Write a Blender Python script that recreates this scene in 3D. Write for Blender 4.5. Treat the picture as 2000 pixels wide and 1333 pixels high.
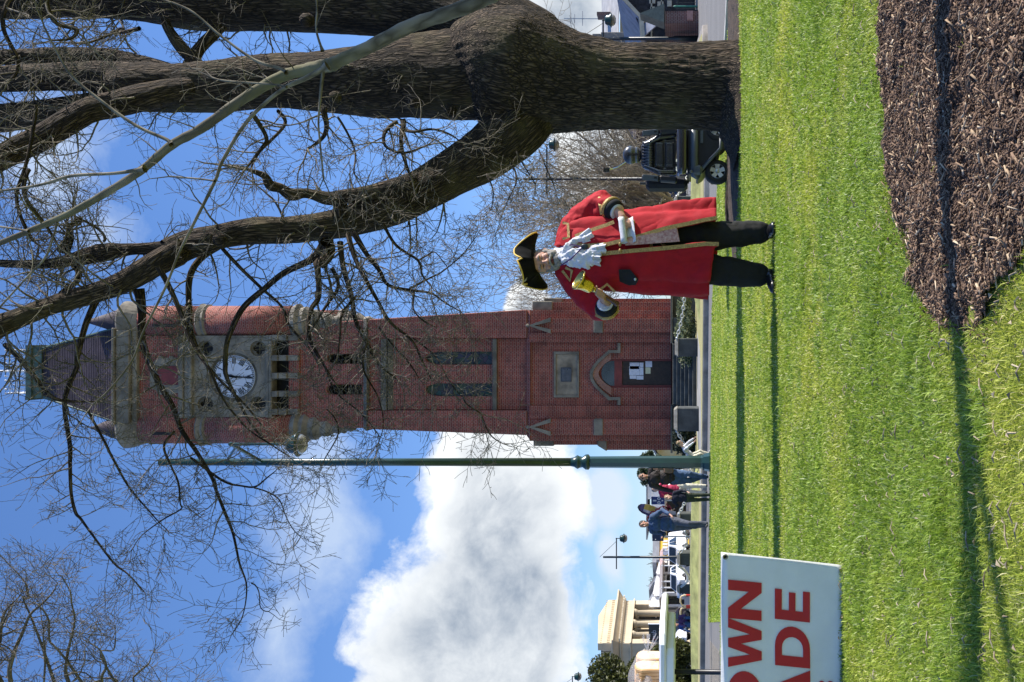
import bpy, bmesh, math, random
import numpy as np
from mathutils import Vector, Matrix, Quaternion
from mathutils.geometry import tessellate_polygon
R = math.radians
random.seed(7); rng = np.random.default_rng(7)
scene = bpy.context.scene
for o in list(bpy.data.objects): bpy.data.objects.remove(o)

# ---------------------------------------------------------------- camera
H = 0.67; F = 1925.0            # eye height (m); focal length in photo pixels
cam = bpy.data.cameras.new('camera'); camo = bpy.data.objects.new('camera', cam)
scene.collection.objects.link(camo); scene.camera = camo
cam.sensor_width = 36; cam.lens = F/2000*36; cam.clip_start = .05; cam.clip_end = 3000
cam.shift_x = -(1333-1000)/2000; cam.shift_y = 0
# phone held level but on its side: world up is the picture's left
camo.matrix_world = Matrix(((0,1,0,0),(0,0,-1,0),(-1,0,0,H),(0,0,0,1)))
def P(px, py, d): return Vector(((666.5-py)/F*d, d, H+(1333-px)/F*d))

# ---------------------------------------------------------------- sun, sky
SUN_EL, SUN_AZ = 33.0, 7.0      # azimuth measured from +X towards +Y
sd = Vector((math.cos(R(SUN_EL))*math.cos(R(SUN_AZ)), math.cos(R(SUN_EL))*math.sin(R(SUN_AZ)), math.sin(R(SUN_EL))))
sun = bpy.data.lights.new('sun', 'SUN'); suno = bpy.data.objects.new('sun', sun); scene.collection.objects.link(suno)
sun.energy = 5.0; sun.angle = R(.53); sun.color = (1, .94, .86)
suno.rotation_euler = (-sd).to_track_quat('-Z', 'Y').to_euler(); suno.location = (20, 0, 30)
scene.view_settings.view_transform = 'Standard'; scene.view_settings.look = 'None'
scene.view_settings.exposure = 0.68; scene.view_settings.gamma = 1; scene.view_settings.use_curve_mapping = False
scene.cycles.use_denoising = True
scene.cycles.max_bounces = 6; scene.cycles.transparent_max_bounces = 12

world = bpy.data.worlds.new('World'); scene.world = world; world.use_nodes = True
nt = world.node_tree; nt.nodes.clear()
def nn(nt, t, **k):
    n = nt.nodes.new(t)
    for a, b in k.items():
        if a == 'inp':
            for i, v in b.items(): n.inputs[i].default_value = v
        else: setattr(n, a, b)
    return n
def math_(nt, op, a, b=None, c=None, clamp=False):
    n = nn(nt, 'ShaderNodeMath', operation=op, use_clamp=clamp)
    for i, x in enumerate((a, b, c)):
        if x is None: continue
        if isinstance(x, (int, float)): n.inputs[i].default_value = x
        else: nt.links.new(x, n.inputs[i])
    return n.outputs[0]
def ramp(nt, fac, stops, interp='LINEAR'):
    n = nn(nt, 'ShaderNodeValToRGB'); n.color_ramp.interpolation = interp
    el = n.color_ramp.elements
    while len(el) > len(stops): el.remove(el[-1])
    while len(el) < len(stops): el.new(.5)
    for e, (p, c) in zip(el, stops):
        e.position = p; e.color = (c, c, c, 1) if isinstance(c, (int, float)) else (*c, 1)
    nt.links.new(fac, n.inputs[0]); return n.outputs[0]
def mixc(nt, fac, a, b, bt='MIX'):
    n = nn(nt, 'ShaderNodeMix', data_type='RGBA', blend_type=bt)
    for s, x in ((0, fac), (6, a), (7, b)):
        if isinstance(x, (int, float)): n.inputs[s].default_value = x
        elif isinstance(x, tuple): n.inputs[s].default_value = (*x, 1) if len(x) == 3 else x
        else: nt.links.new(x, n.inputs[s])
    return n.outputs[2]
def build_sky():
    L = nt.links
    sky = nn(nt, 'ShaderNodeTexSky', sky_type='NISHITA', sun_disc=False, sun_elevation=R(SUN_EL),
             sun_rotation=R(90-SUN_AZ), air_density=1.0, dust_density=.15, ozone_density=2.6, altitude=300)
    tc = nn(nt, 'ShaderNodeTexCoord'); D = tc.outputs['Generated']
    # clear-air saturation
    hs = nn(nt, 'ShaderNodeHueSaturation', inp={1: 1.12, 2: 1.0}); L.new(sky.outputs[0], hs.inputs[4])
    gm = nn(nt, 'ShaderNodeGamma', inp={1: .80}); L.new(hs.outputs[0], gm.inputs[0])
    skycol = mixc(nt, 1.0, gm.outputs[0], (.104, .124, .170), 'MULTIPLY')
    # warped direction for cloud shapes
    def noise(scale, det, rough, vec=D, dist=0, lac=2.0):
        n = nn(nt, 'ShaderNodeTexNoise', inp={'Scale': scale, 'Detail': det, 'Roughness': rough, 'Distortion': dist, 'Lacunarity': lac})
        L.new(vec, n.inputs['Vector']); return n
    warp = noise(5, 3, .5)
    wv = nn(nt, 'ShaderNodeVectorMath', operation='SUBTRACT'); L.new(warp.outputs['Color'], wv.inputs[0]); wv.inputs[1].default_value = (.5, .5, .5)
    ws = nn(nt, 'ShaderNodeVectorMath', operation='SCALE'); L.new(wv.outputs[0], ws.inputs[0]); ws.inputs[3].default_value = .10
    wd = nn(nt, 'ShaderNodeVectorMath', operation='ADD'); L.new(D, wd.inputs[0]); L.new(ws.outputs[0], wd.inputs[1])
    n1 = noise(9, 14, .62, wd.outputs[0]).outputs[0]
    n2 = noise(3.2, 6, .55, wd.outputs[0]).outputs[0]
    n3 = noise(22, 6, .6).outputs[0]
    off = nn(nt, 'ShaderNodeVectorMath', operation='ADD'); L.new(wd.outputs[0], off.inputs[0]); off.inputs[1].default_value = (sd.x*.028, 0, .022)
    n1b = noise(9, 14, .62, off.outputs[0]).outputs[0]
    def blob(px, py, rx, rz, soft=1.0):
        c = Vector(((666.5-py)/F, 1, (1333-px)/F)).normalized()
        s = nn(nt, 'ShaderNodeVectorMath', operation='SUBTRACT'); L.new(wd.outputs[0], s.inputs[0]); s.inputs[1].default_value = c
        m = nn(nt, 'ShaderNodeVectorMath', operation='MULTIPLY'); L.new(s.outputs[0], m.inputs[0])
        m.inputs[1].default_value = (F/rx, 1.2, F/rz)
        l = nn(nt, 'ShaderNodeVectorMath', operation='LENGTH'); L.new(m.outputs[0], l.inputs[0])
        return math_(nt, 'SUBTRACT', 1, l.outputs['Value'])
    def mx(lst):
        r = lst[0]
        for b in lst[1:]: r = math_(nt, 'MAXIMUM', r, b)
        return r
    # heavy cumulus low on the left, a bank low on the right
    big = mx([blob(930, 1240, 260, 215), blob(985, 1010, 215, 165), blob(945, 900, 150, 95), blob(880, 1420, 260, 190), blob(1050, 1210, 180, 70),
              blob(1090, 60, 170, 95), blob(1150, 270, 130, 90), blob(1045, 590, 60, 45), blob(1150, -150, 200, 120)])
    wisp = mx([blob(620, 1050, 260, 120), blob(640, 880, 160, 110), blob(110, 300, 150, 90), blob(560, 1250, 150, 90), blob(200, 420, 90, 80)])
    small = mx([blob(1200, 985, 95, 60), blob(1205, 1125, 75, 45), blob(1150, 1010, 100, 40), blob(1230, 430, 120, 60), blob(1190, 560, 90, 60)])
    dens_b = ramp(nt, math_(nt, 'ADD', big, math_(nt, 'MULTIPLY', math_(nt, 'SUBTRACT', n1, .5), 1.25)), [(.0, 0), (.07, .35), (.17, .9), (.26, 1)])
    dens_s = math_(nt, 'MULTIPLY', ramp(nt, math_(nt, 'ADD', small, math_(nt, 'MULTIPLY', math_(nt, 'SUBTRACT', n1, .5), 1.6)), [(.0, 0), (.5, 1)]), .8)
    dens_w = math_(nt, 'MULTIPLY', ramp(nt, math_(nt, 'ADD', wisp, math_(nt, 'MULTIPLY', math_(nt, 'SUBTRACT', n1, .5), 2.6)), [(.05, 0), (.9, 1)]), .72)
    # self-shading of the cumulus: thick middles and bases are greyer
    sep = nn(nt, 'ShaderNodeSeparateXYZ'); L.new(D, sep.inputs[0])
    core = ramp(nt, math_(nt, 'ADD', big, math_(nt, 'MULTIPLY', math_(nt, 'SUBTRACT', n2, .5), 1.4)), [(.12, 0), (.75, 1)])
    puffs = ramp(nt, math_(nt, 'ADD', math_(nt, 'MULTIPLY', n1, .7), math_(nt, 'MULTIPLY', n3, .3)), [(.36, 0), (.66, 1)])
    sidelit = math_(nt, 'ADD', .5, math_(nt, 'MULTIPLY', math_(nt, 'SUBTRACT', n1, n1b), 3.2), clamp=True)
    grey = math_(nt, 'MULTIPLY', core, math_(nt, 'SUBTRACT', 1.12, math_(nt, 'ADD', math_(nt, 'MULTIPLY', puffs, .35), math_(nt, 'MULTIPLY', sidelit, .55))), clamp=True)
    ccol = mixc(nt, grey, (.68, .70, .71), (.24, .285, .35))
    c1 = mixc(nt, dens_w, skycol, (.42, .50, .62))
    c2 = mixc(nt, dens_s, c1, (.50, .55, .62))
    c3 = mixc(nt, dens_b, c2, ccol)
    bg = nn(nt, 'ShaderNodeBackground'); L.new(c3, bg.inputs[0]); bg.inputs[1].default_value = 1.0
    out = nn(nt, 'ShaderNodeOutputWorld'); L.new(bg.outputs[0], out.inputs[0])
build_sky()

# ---------------------------------------------------------------- materials
def newmat(name):
    m = bpy.data.materials.new(name); m.use_nodes = True; t = m.node_tree
    b = t.nodes['Principled BSDF']; return m, t, b
def M(name, col, rough=.7, var=.18, scale=6, bump=0.0, bscale=60, metal=0.0, spec=.5, coat=0.0, coord='Object', col2=None, sheen=0.0, trans=0.0, sub=0.0):
    m, t, b = newmat(name); L = t.links
    tc = nn(t, 'ShaderNodeTexCoord')
    n = nn(t, 'ShaderNodeTexNoise', inp={'Scale': scale, 'Detail': 6, 'Roughness': .6}); L.new(tc.outputs[coord], n.inputs['Vector'])
    c2 = col2 or tuple(max(0, c*(1-var*1.6)) for c in col); c1 = col if col2 else tuple(min(1, c*(1+var)) for c in col)
    c = ramp(t, n.outputs[0], [(.32, c2), (.68, c1)])
    L.new(c, b.inputs['Base Color'])
    b.inputs['Roughness'].default_value = rough; b.inputs['Metallic'].default_value = metal
    b.inputs['Specular IOR Level'].default_value = spec; b.inputs['Coat Weight'].default_value = coat
    b.inputs['Sheen Weight'].default_value = sheen
    if sub: b.inputs['Subsurface Weight'].default_value = sub; b.inputs['Subsurface Radius'].default_value = (.02, .006, .003)
    if trans: b.inputs['Transmission Weight'].default_value = trans
    if bump:
        n2 = nn(t, 'ShaderNodeTexNoise', inp={'Scale': bscale, 'Detail': 5, 'Roughness': .6}); L.new(tc.outputs[coord], n2.inputs['Vector'])
        bp = nn(t, 'ShaderNodeBump', inp={'Strength': 1.0, 'Distance': bump}); L.new(n2.outputs[0], bp.inputs['Height']); L.new(bp.outputs[0], b.inputs['Normal'])
    return m
def brick_mat(name, c1, c2, mortar, w=.235, h=.0765, msize=.012, soldier=False):
    m, t, b = newmat(name); L = t.links
    uv = nn(t, 'ShaderNodeUVMap')
    br = nn(t, 'ShaderNodeTexBrick', offset=.5, squash=.5, squash_frequency=2)
    br.inputs['Scale'].default_value = 1; br.inputs['Brick Width'].default_value = w; br.inputs['Row Height'].default_value = h
    br.inputs['Mortar Size'].default_value = msize; br.inputs['Mortar Smooth'].default_value = .2; br.inputs['Bias'].default_value = -.1
    br.inputs['Color1'].default_value = (*c1, 1); br.inputs['Color2'].default_value = (*c2, 1); br.inputs['Mortar'].default_value = (*mortar, 1)
    L.new(uv.outputs[0], br.inputs['Vector'])
    n = nn(t, 'ShaderNodeTexNoise', inp={'Scale': 1.3, 'Detail': 8, 'Roughness': .7}); L.new(uv.outputs[0], n.inputs['Vector'])
    c = mixc(t, .8, br.outputs[0], ramp(t, n.outputs[0], [(.3, .5), (.7, 1.3)]), 'MULTIPLY')
    n3 = nn(t, 'ShaderNodeTexNoise', inp={'Scale': 30, 'Detail': 3}); L.new(uv.outputs[0], n3.inputs['Vector'])
    c = mixc(t, .5, c, ramp(t, n3.outputs[0], [(.3, .7), (.7, 1.3)]), 'MULTIPLY')
    L.new(c, b.inputs['Base Color']); b.inputs['Roughness'].default_value = .85
    bp = nn(t, 'ShaderNodeBump', inp={'Strength': .8, 'Distance': .008}); bp.invert = True
    L.new(br.outputs['Fac'], bp.inputs['Height']); L.new(bp.outputs[0], b.inputs['Normal'])
    return m
MAT = {}
MAT['brick'] = brick_mat('red_brick', (.31, .062, .040), (.155, .032, .026), (.34, .185, .14))
MAT['brick_arch'] = brick_mat('arch_brick', (.36, .10, .055), (.24, .06, .04), (.40, .26, .2), w=.0765, h=.30)
MAT['stone'] = M('sandstone_trim', (.215, .19, .15), .85, .35, 1.4, .006, 30)
MAT['stone_dark'] = M('weathered_sandstone', (.15, .135, .108), .9, .35, 1.1, .01, 20)
MAT['bluestone'] = M('bluestone', (.062, .068, .066), .85, .35, 2.5, .012, 18)
MAT['slate'] = M('slate_roof', (.060, .042, .052), .7, .45, 1.2, .01, 25)
MAT['copper'] = M('verdigris', (.085, .135, .11), .6, .35, 3)
MAT['white'] = M('white_paint', (.8, .8, .8), .5, .05, 3)
MAT['ironwhite'] = M('white_painted_iron', (.72, .74, .78), .5, .05, 3)
MAT['black'] = M('black_paint', (.012, .012, .014), .4, .1, 5)
MAT['wood_dark'] = M('dark_wood', (.035, .018, .012), .5, .4, 9)
MAT['door_red'] = M('oxblood_joinery', (.20, .035, .03), .55, .2, 5)
MAT['paper'] = M('paper', (.70, .72, .80), .9, .08, 12)
MAT['paper_cream'] = M('cream_paper', (.66, .64, .42), .9, .08, 12)
MAT['bronze'] = M('grey_plaque', (.055, .06, .075), .5, .2, 10)
MAT['louvre_and_shade'] = M('louvre_and_shade', (.02, .018, .018), .8, .3, 10)
def glass_leaded():
    m, t, b = newmat('leaded_glass'); L = t.links
    uv = nn(t, 'ShaderNodeUVMap')
    vo = nn(t, 'ShaderNodeTexVoronoi', inp={'Scale': 5.5}, feature='DISTANCE_TO_EDGE'); L.new(uv.outputs[0], vo.inputs['Vector'])
    vc = nn(t, 'ShaderNodeTexVoronoi', inp={'Scale': 5.5}); L.new(uv.outputs[0], vc.inputs['Vector'])
    cc = mixc(t, .95, vc.outputs['Color'], (.035, .052, .048))
    c = mixc(t, ramp(t, vo.outputs[0], [(.0, 0), (.06, 1)]), (.012, .013, .014), cc)
    L.new(c, b.inputs['Base Color']); b.inputs['Roughness'].default_value = .35; b.inputs['Specular IOR Level'].default_value = .25
    n = nn(t, 'ShaderNodeTexNoise', inp={'Scale': 3, 'Detail': 2}); L.new(uv.outputs[0], n.inputs['Vector'])
    bp = nn(t, 'ShaderNodeBump', inp={'Strength': .5, 'Distance': .03}); L.new(n.outputs[0], bp.inputs['Height']); L.new(bp.outputs[0], b.inputs['Normal'])
    return m
MAT['leaded'] = glass_leaded()
def glass_dark(name='dark_window_glass', col=(.02, .025, .03)):
    return M(name, col, .06, .3, 2, spec=.8)
MAT['glass'] = glass_dark()

# ---------------------------------------------------------------- mesh builder
ORIG = {}
col = scene.collection
class MB:
    def __init__(s): s.v = []; s.f = []; s.uv = {}; s.n = 0; s.seg = []
    def add(s, vs, fs, uvs=None):
        b = len(s.v); s.seg.append((b, len(s.f))); s.v.extend([tuple(v) for v in vs])
        for i, f in enumerate(fs):
            if uvs: s.uv[len(s.f)] = uvs[i]
            s.f.append(tuple(b+j for j in f))
        return s
    def hexa(s, p):   # 8 points: bottom 4 ccw from above, top 4
        return s.add(p, [(3,2,1,0), (4,5,6,7), (0,1,5,4), (1,2,6,5), (2,3,7,6), (3,0,4,7)])
    def box(s, x0, x1, y0, y1, z0, z1, m=None):
        if x0 > x1: x0, x1 = x1, x0
        if y0 > y1: y0, y1 = y1, y0
        if z0 > z1: z0, z1 = z1, z0
        p = [Vector(q) for q in ((x0,y0,z0),(x1,y0,z0),(x1,y1,z0),(x0,y1,z0),(x0,y0,z1),(x1,y0,z1),(x1,y1,z1),(x0,y1,z1))]
        if m is not None: p = [m @ q for q in p]
        return s.hexa(p)
    def taper(s, b, t, z0, z1):  # b,t = (x0,x1,y0,y1)
        return s.hexa([(b[0],b[2],z0),(b[1],b[2],z0),(b[1],b[3],z0),(b[0],b[3],z0),(t[0],t[2],z1),(t[1],t[2],z1),(t[1],t[3],z1),(t[0],t[3],z1)])
    def prism(s, poly, y0, y1, holes=(), m=None, back=True):   # polygon in XZ (ccw seen from -Y), extruded along Y
        loops = [list(poly)] + [list(h) for h in holes]
        flat = [q for l in loops for q in l]; n = len(flat)
        tris = tessellate_polygon([[Vector((a, c, 0)) for a, c in l] for l in loops]) if n > 3 else [(0, 1, 2)]
        vs = [Vector((a, y0, c)) for a, c in flat] + [Vector((a, y1, c)) for a, c in flat]
        fs = []
        for t in tris:
            a, b_, c = [Vector((flat[i][0], flat[i][1], 0)) for i in t]
            cr = (b_-a).cross(c-a).z
            if abs(cr) < 1e-12: continue
            tt = t if cr > 0 else (t[0], t[2], t[1])
            fs.append(tuple(tt))
            if back: fs.append((tt[0]+n, tt[2]+n, tt[1]+n))
        o = 0
        for l in loops:
            k = len(l)
            area = sum(l[i][0]*l[(i+1)%k][1]-l[(i+1)%k][0]*l[i][1] for i in range(k))
            for i in range(k):
                a, b_ = o+i, o+(i+1) % k
                hole = l is not loops[0]
                q = (a, a+n, b_+n, b_)
                if (area > 0) == hole: q = q[::-1]
                fs.append(q)
            o += k
        if m is not None: vs = [m @ v for v in vs]
        return s.add(vs, fs)
    def prismz(s, poly, z0, z1):     # polygon in XY extruded up
        n = len(poly); tris = tessellate_polygon([[Vector((a, b, 0)) for a, b in poly]])
        vs = [(a, b, z0) for a, b in poly] + [(a, b, z1) for a, b in poly]; fs = []
        for t in tris:
            a, b_, c = [Vector((*poly[i], 0)) for i in t]
            tt = t if (b_-a).cross(c-a).z > 0 else (t[0], t[2], t[1])
            fs.append(tuple(i+n for i in tt)); fs.append(tuple(tt[::-1]))
        area = sum(poly[i][0]*poly[(i+1)%n][1]-poly[(i+1)%n][0]*poly[i][1] for i in range(n))
        for i in range(n):
            a, b_ = i, (i+1) % n; q = (a, b_, b_+n, a+n)
            fs.append(q if area > 0 else q[::-1])
        return s.add(vs, fs)
    def lathe(s, prof, cx, cy, seg=24, axis='z', m=None, caps=True):   # prof: (r, h)
        vs = []; fs = []; uvs = []
        for r, h in prof:
            for i in range(seg):
                a = 2*math.pi*i/seg
                vs.append(Vector((cx+r*math.cos(a), cy+r*math.sin(a), h)))
        R0 = max(r for r, h in prof)
        for k in range(len(prof)-1):
            for i in range(seg):
                j = (i+1) % seg
                fs.append((k*seg+i, k*seg+j, (k+1)*seg+j, (k+1)*seg+i))
                u0 = i/seg*2*math.pi*R0; u1 = (i+1)/seg*2*math.pi*R0
                uvs.append(((u0, prof[k][1]), (u1, prof[k][1]), (u1, prof[k+1][1]), (u0, prof[k+1][1])))
        if caps:
            if prof[0][0] > 1e-4: fs.append(tuple(range(seg))[::-1]); uvs.append([(vs[i].x, vs[i].y) for i in range(seg)][::-1])
            if prof[-1][0] > 1e-4:
                b = (len(prof)-1)*seg; fs.append(tuple(b+i for i in range(seg))); uvs.append([(vs[b+i].x, vs[b+i].y) for i in range(seg)])
        if m is not None: vs = [m @ v for v in vs]
        return s.add(vs, fs, uvs)
    def tube(s, pts, rad, sides=8, cap=True, closed=False):
        pts = [Vector(p) for p in pts]; n = len(pts)
        if isinstance(rad, (int, float)): rad = [rad]*n
        t0 = (pts[1]-pts[0]).normalized()
        up = Vector((0,0,1)) if abs(t0.z) < .9 else Vector((1,0,0))
        u = t0.cross(up).normalized(); vs = []; fs = []
        prev = t0
        for i in range(n):
            if closed: t = (pts[(i+1) % n]-pts[i-1])
            else: t = (pts[min(i+1, n-1)]-pts[max(i-1, 0)])
            t = t.normalized() if t.length > 1e-9 else prev
            u = (u - t*u.dot(t))
            u = u.normalized() if u.length > 1e-6 else t.orthogonal().normalized()
            w = t.cross(u); prev = t
            for k in range(sides):
                a = 2*math.pi*k/sides
                vs.append(pts[i] + (u*math.cos(a)+w*math.sin(a))*rad[i])
        for i in range(n if closed else n-1):
            for k in range(sides):
                j = (k+1) % sides; i2 = (i+1) % n
                fs.append((i*sides+k, i*sides+j, i2*sides+j, i2*sides+k))
        if cap and not closed:
            fs.append(tuple(range(sides))[::-1]); fs.append(tuple((n-1)*sides+k for k in range(sides)))
        return s.add(vs, fs)
    def ell(s, c, r, m=None, seg=16, rings=10, e=1.0):
        c = Vector(c); r = (r, r, r) if isinstance(r, (int, float)) else r
        vs = [Vector((0, 0, -r[2]))]; fs = []
        for i in range(1, rings):
            ph = -math.pi/2+math.pi*i/rings
            for k in range(seg):
                a = 2*math.pi*k/seg
                vs.append(Vector((r[0]*math.cos(ph)*math.cos(a), r[1]*math.cos(ph)*math.sin(a), r[2]*math.sin(ph))))
        vs.append(Vector((0, 0, r[2])))
        for k in range(seg):
            fs.append((0, 1+(k+1) % seg, 1+k))
            b = 1+(rings-2)*seg; fs.append((b+k, b+(k+1) % seg, len(vs)-1))
        for i in range(rings-2):
            for k in range(seg):
                a = 1+i*seg+k; b = 1+i*seg+(k+1) % seg; fs.append((a, b, b+seg, a+seg))
        vs = [((m @ v) if m is not None else v)+c for v in vs]
        return s.add(vs, fs)
    def each(s, name, mat, parent=None, **k):      # one object per piece
        sg = s.seg+[(len(s.v), len(s.f))]
        for (v0, f0), (v1, f1) in zip(sg[:-1], sg[1:]):
            q = MB(); q.v = s.v[v0:v1]; q.f = [tuple(i-v0 for i in f) for f in s.f[f0:f1]]; q.uv = {i-f0: s.uv[i] for i in range(f0, f1) if i in s.uv}
            q.build(name, mat, parent, **k)
    def build(s, name, mat, parent=None, smooth=False, bevel=0, loc=None, autouv=True, label=None, solid=0):
        me = bpy.data.meshes.new(name)
        off = ORIG.get(parent.name, Vector((0,0,0))) if parent else (Vector(loc) if loc is not None else Vector((0,0,0)))
        V = np.array(s.v, dtype=np.float64).reshape(-1, 3) - np.array(off)
        me.from_pydata([tuple(x) for x in V.tolist()], [], s.f)
        if autouv and s.f:
            W = np.array(s.v); uvl = me.uv_layers.new(name='UVMap'); data = np.zeros((len(me.loops), 2)); li = 0
            for i, f in enumerate(s.f):
                k = len(f)
                if i in s.uv: data[li:li+k] = s.uv[i]
                else:
                    p = W[list(f)]; nrm = np.abs(np.cross(p[1]-p[0], p[2]-p[0]) + (np.cross(p[2]-p[0], p[3]-p[0]) if k > 3 else 0))
                    a = int(np.argmax(nrm))
                    data[li:li+k] = p[:, (1, 2)] if a == 0 else (p[:, (0, 2)] if a == 1 else p[:, (0, 1)])
                li += k
            uvl.data.foreach_set('uv', data.ravel())
        me.materials.append(MAT[mat] if isinstance(mat, str) else mat)
        if smooth: me.polygons.foreach_set('use_smooth', [True]*len(me.polygons))
        me.validate(); me.update()
        o = bpy.data.objects.new(name, me); col.objects.link(o)
        if parent: o.parent = parent
        else: o.location = off
        ORIG[o.name] = off
        if bevel:
            b = o.modifiers.new('bevel', 'BEVEL'); b.width = bevel; b.segments = 1; b.limit_method = 'ANGLE'; b.angle_limit = R(50)
        if solid:
            b = o.modifiers.new('solid', 'SOLIDIFY'); b.thickness = solid
        if label: o['label'] = label
        return o
def tag(o, label=None, cat=None, group=None, kind=None):
    if label: o['label'] = label
    if cat: o['category'] = cat
    if group: o['group'] = group
    if kind: o['kind'] = kind
    return o
def empty(name, loc, label=None, cat=None, group=None, kind=None):
    o = bpy.data.objects.new(name, None); col.objects.link(o); o.location = loc; o.empty_display_size = .2
    ORIG[o.name] = Vector(loc); return tag(o, label, cat, group, kind)
def copy_tree(o, parent=None):
    c = o.copy(); col.objects.link(c); c.parent = parent
    for ch in [x for x in bpy.data.objects if x.parent == o]: copy_tree(ch, c)
    return c
def text(name, body, size, loc, mat, parent=None, rot=(90, 0, 0), extrude=.004, offset=0.0, shear=0, align='CENTER', sx=1, m=None):
    c = bpy.data.curves.new(name, 'FONT'); c.body = body; c.size = size; c.extrude = extrude; c.offset = offset; c.shear = shear
    c.align_x = align; c.align_y = 'CENTER' if align == 'CENTER' else 'BOTTOM_BASELINE'; c.fill_mode = 'BOTH'
    c.materials.append(MAT[mat] if isinstance(mat, str) else mat)
    o = bpy.data.objects.new(name, c); col.objects.link(o)
    off = ORIG.get(parent.name, Vector((0,0,0))) if parent else Vector((0,0,0))
    if parent: o.parent = parent
    o.location = Vector(loc)-off; o.rotation_euler = [R(a) for a in rot]; o.scale = (sx, 1, 1)
    if m is not None: o.matrix_local = Matrix.Translation(-off) @ m
    # real mesh, so that every letter group is an object of its own
    me = bpy.data.meshes.new_from_object(o); o2 = bpy.data.objects.new(name, me); col.objects.link(o2); o2.parent = o.parent
    if m is not None: o2.matrix_local = Matrix.Translation(-off) @ m
    else: o2.location = o.location; o2.rotation_euler = o.rotation_euler; o2.scale = o.scale
    bpy.data.objects.remove(o); return o2
def arcpts(cx, cz, r, a0, a1, n): return [(cx+r*math.cos(R(a0+(a1-a0)*i/n)), cz+r*math.sin(R(a0+(a1-a0)*i/n))) for i in range(n+1)]
def lancet(x0, x1, z0, z1, n=5, rise=None):     # pointed arch outline ccw
    w = x1-x0; h = rise or w*.95; zs = z1-h; cx = (x0+x1)/2
    pts = [(x0, z0), (x1, z0), (x1, zs)]
    for i in range(1, n+1):
        t = i/n; pts.append((cx+(w/2)*(1-t**1.6), zs+h*math.sin(t*math.pi/2)**.9))
    for i in range(n-1, -1, -1):
        t = i/n; pts.append((cx-(w/2)*(1-t**1.6), zs+h*math.sin(t*math.pi/2)**.9 if t else zs))
    return pts
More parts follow.
